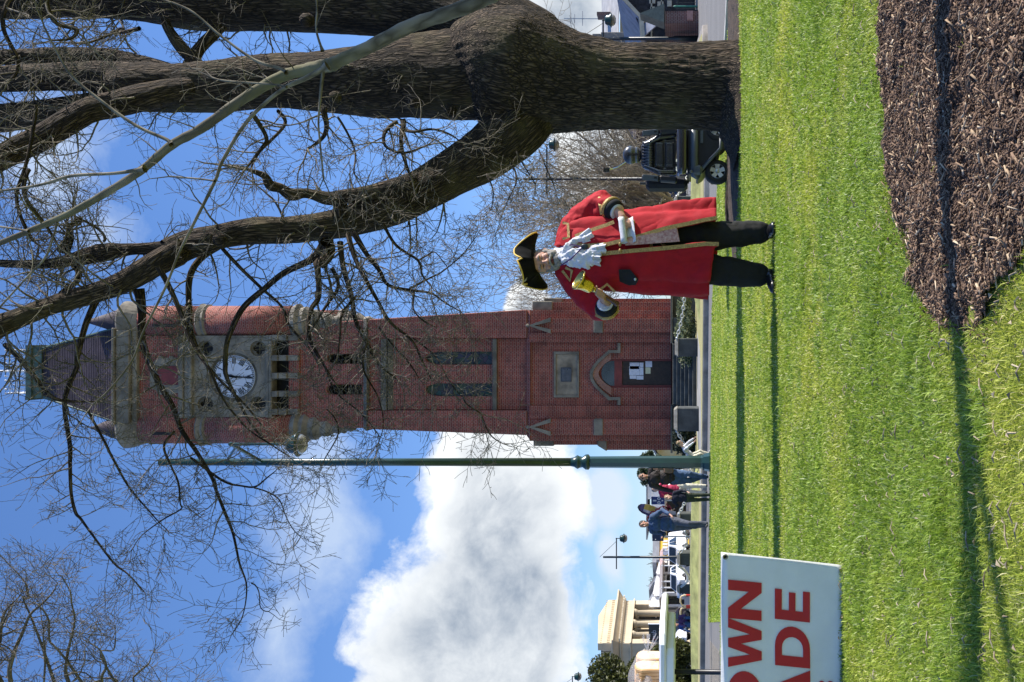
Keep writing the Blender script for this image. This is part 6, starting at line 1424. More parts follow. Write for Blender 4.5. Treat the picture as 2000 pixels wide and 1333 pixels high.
def banner():
    d = 4.07; s = d/F; T = empty('banner', tuple(P(1650, 1200, d)), 'white banner with large red capitals standing in the grass at the lower left', 'banner')
    zt, zb = P(1408, 0, d).z, P(1652, 0, d).z; sh = -28*s
    def pt(py, t, y=0.0): return Vector(((666.5-py)*s+sh*(1-t)*1.0*(-1)*-1, d+y, zb+(zt-zb)*t))
    def PT(u, t, y=0.0):   # u metres from the right edge (leftwards), t height fraction
        return Vector((X1-u-(1-t)*28*s, d+y+.012*math.sin(u*7)*math.sin(t*3)+.02*(1-t), zb+(zt-zb)*t))
    X1 = (666.5-1079)*s; m = MB(); nu, nv = 60, 16; vs = [PT(i/nu*1.3, j/nv) for j in range(nv+1) for i in range(nu+1)]
    m.add(vs, [(j*(nu+1)+i, (j+1)*(nu+1)+i, (j+1)*(nu+1)+i+1, j*(nu+1)+i+1) for j in range(nv) for i in range(nu)])
    mt = M('white_vinyl_banner', (.84, .83, .81), .42, .07, 3, .004, 9); m.build('sheet', mt, T, smooth=True, solid=.003)
    red = M('red_lettering', (.56, .010, .020), .45, .06, 8)
    # block capitals as solid polygons: (polygon, holes) in a cell of unit height
    def bar(x0, x1, z0, z1): return [(x0, z0), (x1, z0), (x1, z1), (x0, z1)]
    N_ = ([[(0,0),(.24,0),(.24,.62),(.66,0),(.90,0),(.90,1),(.66,1),(.66,.38),(.24,1),(0,1)]], [])
    W_ = ([[(.0,1),(.26,1),(.40,.34),(.56,1),(.80,1),(.96,.34),(1.10,1),(1.36,1),(1.08,0),(.84,0),(.68,.62),(.52,0),(.28,0)]], [])
    E_ = ([[(0,0),(.78,0),(.78,.20),(.25,.20),(.25,.41),(.72,.41),(.72,.60),(.25,.60),(.25,.80),(.78,.80),(.78,1),(0,1)]], [])
    def ov(cx, rx, rz, n=28): return [(cx+rx*math.cos(2*math.pi*i/n), .5+rz*math.sin(2*math.pi*i/n)) for i in range(n)]
    O_ = ([ov(.56, .56, .51)], [ov(.56, .30, .29)])
    Do = [(0,0),(.46,0)]+[(.46+.50*math.cos(a), .5+.5*math.sin(a)) for a in [(-math.pi/2+math.pi*i/14) for i in range(1, 14)]]+[(.46,1),(0,1)]
    Di = [(.25,.2),(.44,.2)]+[(.44+.27*math.cos(a), .5+.3*math.sin(a)) for a in [(-math.pi/2+math.pi*i/10) for i in range(1, 10)]]+[(.44,.8),(.25,.8)]
    D_ = ([Do], [Di]); A_ = ([[(0,0),(.27,0),(.36,.24),(.74,.24),(.83,0),(1.10,0),(.70,1),(.40,1)]], [[(.43,.42),(.55,.76),(.67,.42)]])
    def put(glyph, px_top, px_bot, y_right, y_left, width_units, nm):
        m = MB(); t0 = (1652-px_bot)/244.; t1 = (1652-px_top)/244.; uR, uL = (y_right-1079)*s, (y_left-1079)*s
        for k, poly in enumerate(glyph[0]):
            mm = MB().prism(poly, -.0, .002, holes=glyph[1]); q = []
            for v in mm.v:
                t = t0+(t1-t0)*v[2]; u = uL+(uR-uL)*v[0]/width_units; p = PT(u, t); q.append(Vector((p.x, p.y-.0045+v[1], p.z)))
            m.add(q, mm.f)
        m.build(nm, red, T)
    put(N_, 1422, 1488, 1131, 1206, .90, 'letter'); put(W_, 1422, 1488, 1206, 1301, 1.36, 'letter'); put(O_, 1421, 1489, 1306, 1398, 1.12, 'letter')
    put(E_, 1514, 1583, 1139.5, 1199, .78, 'letter'); put(D_, 1514, 1583, 1211, 1288, .96, 'letter'); put(A_, 1514, 1583, 1292, 1382, 1.10, 'letter')
    e8 = ([ [(.5+.46*math.cos(a), .27+.27*math.sin(a)) for a in [2*math.pi*i/20 for i in range(20)]], ], [[(.5+.24*math.cos(a), .27+.13*math.sin(a)) for a in [2*math.pi*i/16 for i in range(16)]]])
    e8b = ([ [(.5+.42*math.cos(a), .75+.25*math.sin(a)) for a in [2*math.pi*i/20 for i in range(20)]], ], [[(.5+.21*math.cos(a), .75+.12*math.sin(a)) for a in [2*math.pi*i/16 for i in range(16)]]])
    put(e8, 1597, 1633, 1307, 1336, 1.0, 'digit'); put(e8b, 1597, 1633, 1307, 1336, 1.0, 'digit')
    for (u, t) in ((.016, .965), (.020, .03)):
        c = PT(u, t, -.006); MB().lathe([(.006, -.002), (.0065, .002), (.011, .002), (.0115, -.001), (.011, -.002)], 0, 0, 18, m=Matrix.Translation(c) @ rotm(('X', 90))).build('eyelet', M('nickel_eyelet', (.30, .28, .20), .35, metal=.8), T, smooth=True)
    m = MB(); m.tube([PT(.10, .96, .02), PT(.10, .3, .03), (PT(.10, 0).x, d+.05, -.1)], .006, 6); m.tube([PT(1.27, .965, .02), (X1-1.28, d+.03, -.1)], .006, 6); m.build('stake', 'galv', T)
banner()
def table():
    d = 4.65; s = d/F; T = empty('folding_table', (P(1300, 1330, d).x-.3, d, 0), 'white plastic folding table with a loaf on top behind the banner', 'table')
    def X(py): return (666.5-py)*s
    zt, zb = P(1289, 0, d).z, P(1302, 0, d).z
    plastic = M('white_moulded_plastic', (.78, .79, .81), .35, .05, 6)
    poly = [(X(1206), d-.10)]; cx = X(1206)
    out = [(X(1206)-.04, d-.16)] ; out = [(X(1560), d-.16), (X(1240), d-.16), (X(1222), d-.13), (X(1206), d-.05), (X(1206), d+.45), (X(1222), d+.55), (X(1560), d+.55)]
    MB().prismz(out, zb, zt).build('tabletop', plastic, T, bevel=.008)
    inn = [(X(1560), d-.15), (X(1262), d-.15), (X(1250), d-.13), (X(1244), d-.05), (X(1244), d+.42), (X(1262), d+.5), (X(1560), d+.5)]
    MB().prismz(inn, P(1318, 0, d).z, zb).build('skirt', plastic, T, bevel=.006)
    for y in (d-.08, d+.45):
        xx = X(1301)*y/(d-.08); m = MB(); m.tube([(xx, y, zb-.02), (xx*1.006, y, .0)], .012, 10); m.build('leg', 'black', T, smooth=True)
        m = MB(); m.tube([(X(1548), y, zb-.02), (X(1545), y, .0)], .012, 10); m.build('leg', 'black', T, smooth=True)
    MB().tube([(X(1302), d-.08, .22), (X(1302)*1.115, d+.45, .22)], .010, 8).build('leg_brace', 'black', T)
    # loaf in a clear bag
    L = empty('bread_loaf', (X(1340), d+.12, zt), 'sliced loaf of bread in a clear plastic bag on the white table', 'bread')
    crust = M('bread_crust', (.52, .27, .10), .75, .25, 12, .003, 60, col2=(.62, .40, .20)); crumb = M('bread_crumb', (.72, .55, .33), .85, .12, 40, .002, 160)
    x0, x1 = X(1300), X(1420)
    for k in range(2):
        yy = d+.02+.15*k
        m = MB(); prof = [(-.062, 0), (.062, 0), (.066, .05), (.072, .085), (.05, .112), (0, .120), (-.05, .112), (-.072, .085), (-.066, .05)]; n = len(prof)
        for i in range(16):
            a = x0-.006-i*.016; vs = [Vector((a, yy+p[0], zt+.001+p[1])) for p in prof]+[Vector((a-.0145, yy+p[0], zt+.001+p[1])) for p in prof]
            m.add(vs, [tuple(range(n)), tuple(range(n, 2*n))[::-1]]+[(j, j+n, (j+1) % n+n, (j+1) % n) for j in range(n)])
        m.build('slices', crust if k else crust, L, bevel=.002)
        m = MB(); vs = [Vector((x0-.0055, yy+p[0]*.9, zt+.001+.006+p[1]*.9)) for p in prof]+[Vector((x0-.004, yy+p[0]*.9, zt+.001+.006+p[1]*.9)) for p in prof]
        m.add(vs, [tuple(range(n))[::-1], tuple(range(n, 2*n))]+[(j, (j+1) % n, (j+1) % n+n, j+n) for j in range(n)]); m.build('crumb_face', crumb, L)
    m, t, b = newmat('clear_bag'); b.inputs['Base Color'].default_value = (.9, .9, .95, 1); b.inputs['Roughness'].default_value = .12; b.inputs['Alpha'].default_value = .22; b.inputs['Specular IOR Level'].default_value = .9
    n_ = nn(t, 'ShaderNodeTexNoise', inp={'Scale': 35, 'Detail': 3}); bp = nn(t, 'ShaderNodeBump', inp={'Strength': 1, 'Distance': .01}); t.links.new(n_.outputs[0], bp.inputs['Height']); t.links.new(bp.outputs[0], b.inputs['Normal'])
    mb = MB(); nu, nv = 30, 24; vs = []
    for j in range(nv+1):
        v = j/nv; x = x0+.045-v*.34; w = .16*min(1, math.sin(min(v*3.2, 1.57))**.6+.05)
        for i in range(nu):
            a = 2*math.pi*i/nu; rr = 1+.10*math.sin(5*a+9*v)+.07*math.sin(11*a-14*v)
            vs.append(Vector((x, d+.09+w*1.05*math.cos(a)*rr, zt+.073+.078*max(.05, w/.16)*math.sin(a)*(1+.08*math.sin(7*a+8*v)))))
    mb.add(vs, [(j*nu+i, j*nu+(i+1) % nu, (j+1)*nu+(i+1) % nu, (j+1)*nu+i) for j in range(nv) for i in range(nu)]); mb.build('plastic_bag', m, L, smooth=True)
    tw = MB(); rs = random.Random(1)
    for k in range(7): 
        a = k*.9; tw.add([(x0+.03, d+.09, zt+.06), (x0+.10+rs.random()*.02, d+.09+.06*math.cos(a), zt+.05+.04*math.sin(a)), (x0+.09+rs.random()*.02, d+.09+.06*math.cos(a+.5), zt+.05+.04*math.sin(a+.5))], [(0, 1, 2)])
    tw.build('bag_neck', m, L, solid=.001)
table()
# ---------------------------------------------------------------- steps, piers and chains round the tower
def steps():
    T = empty('stone_steps', (-1.3, 38, .14), 'wide bluestone steps climbing to the tower door', 'steps')
    n = 6; z0, z1 = .15, tz(1314)-.01
    for i in range(n):
        y = 36.2+i*.52; z = z0+(z1-z0)*(i+1)/n
        MB().box(tx(793, 38), tx(672, 38), y, 40.1, z-(z1-z0)/n-.001*i, z).build('step', 'bluestone', T, bevel=.02)
steps()
def pier(px0, px1, py0, py1, d, label, w=None):
    x0, x1 = P(0, py1, d).x, P(0, py0, d).x; zt = P(px0, 0, d).z; h = zt-.15
    T = empty('stone_pier', ((x0+x1)/2, d, .14), label, 'stone pier', 'bluestone piers round the clock tower')
    m = MB(); m.box(x0, x1, d, d+(x1-x0)*1.15, .1, zt-.12); m.build('block', 'bluestone', T, bevel=.03)
    m = MB(); m.taper((x0-.02, x1+.02, d-.02, d+(x1-x0)*1.15+.02), (x0+.06, x1-.06, d+.06, d+(x1-x0)*1.15-.06), zt-.12, zt); m.build('cap', M('pale_worn_stone', (.30, .28, .23), .9, .3, 3, .01, 30) if 'worn' not in MAT else MAT['worn'], T, bevel=.02)
    return (x0, x1, d, zt)
MAT['worn'] = M('worn_pale_stone', (.27, .25, .205), .9, .3, 3, .01, 30)
pr_ = [pier(1316, 1362, 383, 431, 31.5, 'broad bluestone pier standing just right of the red robe'), pier(1318, 1363, 661, 697, 33.5, 'bluestone pier at the right end of the tower steps'),
       pier(1316, 1370, 797, 843, 31, 'bluestone pier at the left end of the tower steps'), pier(1322, 1360, 1003, 1024, 34, 'bluestone pier behind the person in the blue jacket'),
       pier(1322, 1359, 1080, 1105, 34.5, 'dark bluestone pier left of the person in the blue jacket'), pier(1322, 1352, 1145, 1160, 40, 'small grey stone pier beside the white utility vehicle')]
def chain(a, b, sag, label, r=.028):
    a, b = Vector(a), Vector(b); L = (b-a).length; n = max(6, int(L/.15)); T = empty('chain', tuple((a+b)/2), label, 'chain', 'chains hung between the stone piers')
    pts = []
    for i in range(n+1): t = i/n; p = a.lerp(b, t); p.z -= sag*4*t*(1-t); pts.append(p)
    m = MB()
    for i in range(n):
        p, q = pts[i], pts[i+1]; t = (q-p).normalized(); u = Vector((0, 0, 1)) if i % 2 else t.cross(Vector((0, 0, 1))).normalized(); u = (u-t*u.dot(t)).normalized(); c = (p+q)/2; h = (q-p).length*.62
        m.tube([c+t*h*math.cos(k*math.pi/5)+u*r*1.7*math.sin(k*math.pi/5) for k in range(10)], r*.62, 5, closed=True)
    o = m.build('links', M('white_painted_chain', (.62, .62, .58), .55, .2, 12), T, smooth=True)
    m = MB(); m.ell(a, .05, seg=8, rings=6); m.build('bolt', 'galv', T, smooth=True); m = MB(); m.ell(b, .05, seg=8, rings=6); m.build('bolt', 'galv', T, smooth=True)
chain((pr_[1][1], 33.5, .86), (pr_[0][0], 31.6, .92), .30, 'white chain sagging between the right step pier and the pier behind the robe')
chain((pr_[2][0], 31.1, .85), (pr_[3][1], 33.9, .80), .42, 'white chain sagging from the left step pier behind the lamp post')
chain((pr_[3][0], 33.9, .80), (pr_[4][1], 34.4, .80), .30, 'white chain sagging behind the person in the blue jacket')
chain((pr_[4][0], 34.4, .80), (pr_[5][1], 39.9, .72), .30, 'white chain sagging in front of the white utility vehicle')
chain((pr_[0][1], 31.6, .85), (6.6, 33, .8), .35, 'white chain sagging to the right of the broad pier towards the scooter')
def bush(name, c, r, label, n, seed, leaf=.05, cols=((.03, .05, .012), (.10, .13, .03)), trunk=None, cat='shrub', group=None):
    rs = np.random.default_rng(seed); T = empty(name, (c[0], c[1], c[2]-r[2]), label, cat, group)
    k = 26; cc = rs.normal(0, 1, (k, 3)); cc /= np.linalg.norm(cc, axis=1)[:, None]; cc = cc*rs.uniform(.35, .82, k)[:, None]; cr = rs.uniform(.22, .40, k)
    i = rs.integers(0, k, n); u = rs.normal(0, 1, (n, 3)); u /= np.linalg.norm(u, axis=1)[:, None]; p = cc[i]+u*(cr[i]*rs.uniform(.55, 1.08, n))[:, None]
    p = p*np.array(r)+np.array(c); z = p[:, 2] > .05; p = p[z]; n = len(p)
    a = rs.normal(0, 1, (n, 3)); a /= np.linalg.norm(a, axis=1)[:, None]; b = np.cross(a, rs.normal(0, 1, (n, 3))); b /= np.linalg.norm(b, axis=1)[:, None]; s = leaf*rs.uniform(.6, 1.4, n)[:, None]
    V = np.stack([p-a*s, p+b*s*.45, p+a*s, p-b*s*.45], 1).reshape(-1, 3); Q = np.arange(n*4).reshape(-1, 4)
    m, t, bs = newmat(name+'_leaf'); at = nn(t, 'ShaderNodeAttribute', attribute_name='rnd'); cx = ramp(t, at.outputs['Fac'], [(0, cols[0]), (1, cols[1])]); t.links.new(cx, bs.inputs[0]); bs.inputs['Roughness'].default_value = .55
    tr = nn(t, 'ShaderNodeBsdfTranslucent'); t.links.new(cx, tr.inputs[0]); mx_ = nn(t, 'ShaderNodeMixShader', inp={0: .25}); t.links.new(bs.outputs[0], mx_.inputs[1]); t.links.new(tr.outputs[0], mx_.inputs[2]); t.links.new(mx_.outputs[0], t.nodes['Material Output'].inputs[0])
    fast_mesh('leaves', V, [Q], m, T, face_attr={'rnd': rs.random(n)})
    tb = TB(); base = Vector((c[0], c[1], 0))
    for q in range(9):
        e = Vector(c)+Vector(cc[q]*np.array(r)*.8); tb.limb([base+Vector((rs.uniform(-.1,.1), rs.uniform(-.1,.1), 0)), base.lerp(e, .5)+Vector((0, 0, .1)), e], [r[2]*.035, r[2]*.022, r[2]*.01], 6)
    tb.build('stems', 'bark', T); return T
bush('planting', (tx(640, 37), 36.6, .55), (1.5, .7, .45), 'low green and cream planting along the foot of the tower, right of the steps', 5200, 3, .05, ((.03, .06, .02), (.32, .34, .18)))
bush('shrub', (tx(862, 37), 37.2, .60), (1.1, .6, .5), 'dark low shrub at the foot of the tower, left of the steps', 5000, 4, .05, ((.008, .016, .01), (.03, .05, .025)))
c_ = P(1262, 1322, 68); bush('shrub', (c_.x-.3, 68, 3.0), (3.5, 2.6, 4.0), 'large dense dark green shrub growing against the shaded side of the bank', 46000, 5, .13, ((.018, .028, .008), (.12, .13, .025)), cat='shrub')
# fallen bark strip on the soil by the trunk
m = TB(); q = smooth_path([(2.6, 12.6, .05, .05), (2.1, 12.7, .05, .05), (1.75, 12.6, .06, .06), (1.45, 12.75, .05, .045), (1.25, 12.65, .03, .012)], 8); m.limb(q[:, :3], q[:, 3], 10, lump=.3, seed=2); tag(m.build('surface_root', 'bark', None), 'brown root lying along the ground left of the trunk', 'root')
# ================================================================ buildings and street beyond
MAT['bank'] = M('bank_render', (.56, .46, .31), .8, .10, .6, .01, 20)
MAT['white_wall'] = M('white_render', (.78, .76, .72), .8, .08, .5)
MAT['grey_roof'] = M('grey_iron_roof', (.30, .31, .33), .6, .2, 1)
MAT['yellow_wall'] = M('yellow_render', (.72, .48, .05), .75, .1, 1)
MAT['darkstone'] = M('dark_basalt_wall', (.030, .031, .038), .85, .5, 4, .02, 12)
MAT['cream_trim'] = M('cream_stone_trim', (.50, .46, .36), .85, .15, 3)
MAT['slate_pale'] = M('pale_slate', (.22, .235, .28), .5, .25, 2, .01, 14)
MAT['corrugated'] = M('corrugated_roof', (.44, .43, .41), .55, .15, 2)
MAT['brown_brick'] = brick_mat('brown_brick', (.15, .07, .06), (.09, .045, .04), (.22, .17, .15))
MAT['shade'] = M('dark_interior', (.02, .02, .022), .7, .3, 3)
def ground_z(): return 0.0
def bank():
    A = Vector((-27.6, 90, 0)); B = Vector((-25.7, 97.6, 0)); u = (B-A).normalized(); L = (B-A).length; n = Vector((u.y, -u.x, 0))   # facade A->B, outward n (towards +X)
    Mt = Matrix((( u.x, -n.x, 0, A.x), (u.y, -n.y, 0, A.y), (0, 0, 1, 0), (0, 0, 0, 1)))   # local x along facade, local -y outward
    T = empty('bank_building', tuple(A), 'cream classical bank with columns and heavy cornice at the left of the square', 'building')
    Hc = 7.0
    m = MB(); m.box(-.0, L, .9, 7.5, 0, Hc+1.15, m=Mt); m.box(0, .75, 0, .9, 0, Hc, m=Mt); m.box(L-.75, L, 0, .9, 0, Hc, m=Mt); m.box(.75, L-.75, 0, .9, 5.35, Hc, m=Mt); m.box(.75, L-.75, -.0, .9, 0, 1.1, m=Mt); m.build('wall', 'bank', T, bevel=.02)
    m = MB(); m.box(-.15, L+.15, -.15, 7.6, 5.35, 5.5, m=Mt); m.box(-.2, L+.2, -.2, 7.6, 6.25, 6.35, m=Mt)
    m.taper((-.2, L+.2, -.2, 7.6), (-.75, L+.75, -.75, 7.7), 6.5, 6.95); 
    m.v = m.v[:-8]+[tuple(Mt @ Vector(v)) for v in m.v[-8:]]
    m.box(-.8, L+.8, -.8, 7.7, 6.95, 7.1, m=Mt); m.box(-.05, L+.05, -.05, .8, 7.1, 8.0, m=Mt)
    m.build('cornice', 'bank', T, bevel=.02)
    m = MB(); poly = [(-.05, 8.0), (L+.05, 8.0), (L*.62, 8.75), (-.05, 8.4)]; mm = MB().prism(poly, -.02, .7); m.add([Mt @ Vector(v) for v in mm.v], mm.f); m.build('parapet', 'bank', T)
    m = MB()
    for k in range(26): x = .0+k*(L/25.); m.box(x-.07, x+.07, -.55, -.2, 6.36, 6.5, m=Mt)
    m.build('dentils', M('pale_bank_stone', (.66, .58, .43), .8), T)
    m = MB()
    for k in range(22): x = .1+k*(L-.2)/21.; m.box(x-.08, x+.08, -.09, -.06, 7.35, 7.6, m=Mt); m.box(x-.05, x+.05, -.05, -.02, 8.1, 8.2, m=Mt)
    m.build('frieze_ornament', M('frieze', (.42, .33, .21), .85), T)
    for k in range(3):
        x = 1.9+k*(L-3.8)/2; m = MB(); q = Mt @ Matrix.Translation((x, .32, 0))
        m.lathe([(.46, 1.1), (.46, 1.25), (.36, 1.35), (.34, 3.2), (.29, 5.0), (.34, 5.05), (.44, 5.25), (.44, 5.35)], 0, 0, 20, m=q); m.build('column', 'bank', T, smooth=True)
    for k in range(2+2):
        x = .95+k*(L-1.9-1.0)/3; w = MB().box(x, x+1.0, .80, .88, 1.6, 4.9, m=Mt).build('window', 'glass', T); m = MB()
        m.box(x-.1, x+1.1, .7, .9, 1.45, 1.6, m=Mt); m.box(x+.46, x+.54, .76, .8, 1.6, 4.9, m=Mt); m.box(x, x+1, .76, .8, 3.2, 3.3, m=Mt); m.build('frame', 'white', w)
    m = MB(); m.box(-.02, -.01, 3, 4.2, 1.6, 3.4, m=Mt); m.build('side_window', 'glass', T)
    # projecting sign
    q = Mt @ Matrix.Translation((.1, 0, 0)); 
    sg = MB().box(.28, .40, -1.75, -.1, 2.8, 3.75, m=Mt).build('projecting_sign', 'black', T)
    MB().box(.26, .42, -1.8, -1.75, 2.75, 3.8, m=Mt).build('sign_edge', 'white', sg); MB().box(.27, .41, -.1, .4, 2.8, 3.7, m=Mt).build('sign_bracket', 'galv', sg)
    rt = Mt.to_3x3(); c = Mt @ Vector((.265, -.75, 3.28)); R3 = Matrix(((-rt.col[1]), (Vector((0, 0, 1))), (-rt.col[0]))).transposed()
    text('sign_lettering', 'nab', .62, c, M('grey_letter', (.45, .45, .48), .5), sg, m=Matrix.Translation(c) @ R3.to_4x4(), extrude=.01)
    st = []
    for k in range(14): a = math.pi*2*k/14; rr = .20 if k % 2 == 0 else .10; st.append((rr*math.cos(a), rr*math.sin(a)))
    c2 = Mt @ Vector((.262, -.30, 3.28)); mm = MB().prism(st, 0, .02); MB().add([Matrix.Translation(c2) @ (R3 @ Vector((v[0], v[2], -v[1]))) for v in mm.v], mm.f).build('star_emblem', M('dark_red_star', (.25, .02, .04), .5), sg)
    m = MB(); m.lathe([(.45, 0), (.40, .06), (.2, .14), (0.001, .16)], 0, 0, 16, m=Mt @ Matrix.Translation((1.2, 3.5, 9.1)) @ rotm(('Y', 70))); m.tube([Mt @ Vector((1.2, 3.5, 8.1)), Mt @ Vector((1.2, 3.5, 9.1))], .04, 6); m.build('satellite_dish', 'lamp_dark', T)
bank()
def shops():
    def X(py, d): return P(0, py, d).x
    a = R(38); u = Vector((math.cos(a), math.sin(a), 0)); S0 = Vector((X(1190, 96), 96, 0))
    def along(py):     # distance along the slanting frontage where the sight line at py meets it
        k = (666.5-py)/F; return (k*S0.y-S0.x)/(u.x-k*u.y)
    def root(py, label):
        s = along(py); p = S0+u*s; T = empty('shop', tuple(p), label, 'building', 'shops along the far side of the square'); T.rotation_euler = (0, 0, a); ORIG[T.name] = Vector((0, 0, 0)); return T, p.y
    defs = [(1187, 1166, 1262, 'white rendered shop with raked parapet next to the bank'), (1165.5, 1124, 1270, 'wide white shop with grey hipped roof'), (1123.5, 1095, 1276, 'narrow white shop beside the yellow building')]
    for i, (pl, pr, ptop, lb) in enumerate(defs):
        T, d = root(pl, lb); w = along(pr)-along(pl); zt = P(ptop+14, 0, d+w*.3).z
        m = MB(); m.box(0, w-.02, 0, 12, 0, zt); m.prism([(0, zt), (w-.02, zt), (w-.02, zt+.12), (w*.15, zt+.45)], 0, .4); m.build('wall', 'white_wall', T)
        m = MB(); m.box(0, w, -.15, .2, zt-.9, zt-.75); m.box(0, .25, -.2, 0, .2, zt+.3); m.each('moulding', 'white', T)
        m = MB(); m.taper((.3, w-.1, 1.5, 11), (1.2, w-1, 5, 8), zt, zt+1.3); m.build('roof', 'grey_roof', T)
        m = MB(); m.taper((0, w, -3.0, 0), (0, w, -2.0, 0), 2.6, 2.9); m.build('awning', M('awning', [(.33,.33,.34), (.34,.30,.28), (.60,.42,.38)][i], .7), T)
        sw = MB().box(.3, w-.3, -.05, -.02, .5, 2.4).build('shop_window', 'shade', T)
        for k in range(3): MB().box(w*(k+.2)/3, w*(k+.2)/3+w/4, -.09, -.06, .8, 2.2).build('pane', 'glass', sw)
        for k in range(2): MB().tube([(.3+k*(w-.6), -2.8, 0), (.3+k*(w-.6), -2.8, 2.7)], .07, 6).build('verandah_post', 'white', T)
    T, d = root(1094.5, 'bright yellow shop front with grey lettering and a badge'); w = along(1052)-along(1094.5); h = P(1288, 0, d+w*.4).z
    MB().box(0, w, 0, 10, 0, h).build('wall', 'yellow_wall', T); m = MB(); m.box(0, w, -.1, .5, h+.002, h+.3); m.box(0, w, .5, 9, h+.3, h+.7); m.build('roof', 'grey_roof', T)
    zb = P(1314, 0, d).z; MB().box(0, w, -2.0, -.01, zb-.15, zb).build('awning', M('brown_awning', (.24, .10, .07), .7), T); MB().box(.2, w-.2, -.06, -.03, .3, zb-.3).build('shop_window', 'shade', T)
    sg = MB().box(.3, w-.3, -.14, -.02, zb+.35, h-.25).build('fascia_sign', M('yellow_sign', (.80, .56, .08), .6), T); zc = (zb+h)/2+.1
    MB().prism([(w*.34+.36*math.cos(q*.524), zc+.36*math.sin(q*.524)) for q in range(12)], -.18, -.14).build('badge', M('grey_blue_badge', (.22, .26, .36), .6), sg)
    for k in range(3): MB().box(w*.5+k*.36, w*.5+k*.36+.22, -.17, -.14, zc-.25, zc+.25).build('sign_letter', 'white', sg)
    # lower white shops seen between the walkers and behind the flag
    x0, x1 = X(1052, 104), X(948, 104); T = empty('shop', (x0, 104, 0), 'low white shop behind the feather flag and the blue sign', 'building', 'shops along the far side of the square')
    m = MB(); m.box(x0, x1, 104, 112, 0, 3.9); m.box(X(975, 104), x1, 103.9, 112, 3.9, 4.35); m.build('wall', 'white_wall', T); m = MB(); m.box(x0-.1, x1+.1, 103.8, 112.2, 4.36, 4.5); m.build('coping', 'grey_roof', T)
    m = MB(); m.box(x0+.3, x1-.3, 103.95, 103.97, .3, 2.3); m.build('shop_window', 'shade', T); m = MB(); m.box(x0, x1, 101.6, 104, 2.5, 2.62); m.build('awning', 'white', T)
    # yellow gabled stall roof just left of the tower
    d = 88; x0, x1 = X(905, d), X(878, d); T = empty('shop', (x0, d, 0), 'yellow gabled shop with a dark roof edge just left of the tower base', 'building', 'shops along the far side of the square')
    m = MB(); m.box(x0, x1+3, d, d+8, 0, 2.4); m.prism([(x0, 2.4), (x1+3, 2.4), (x1+3, 4.6)], d, d+8); m.build('wall', M('ochre_wall', (.68, .42, .10), .8, .25, 1, col2=(.72, .62, .36)), T)
    m = MB(); m.hexa([(x0-.3, d-.3, 2.35), (x1+3, d-.3, 4.75), (x1+3, d+8, 4.75), (x0-.3, d+8, 2.35), (x0-.3, d-.3, 2.5), (x1+3, d-.3, 4.95), (x1+3, d+8, 4.95), (x0-.3, d+8, 2.5)]); m.build('roof', 'grey_roof', T)
shops()
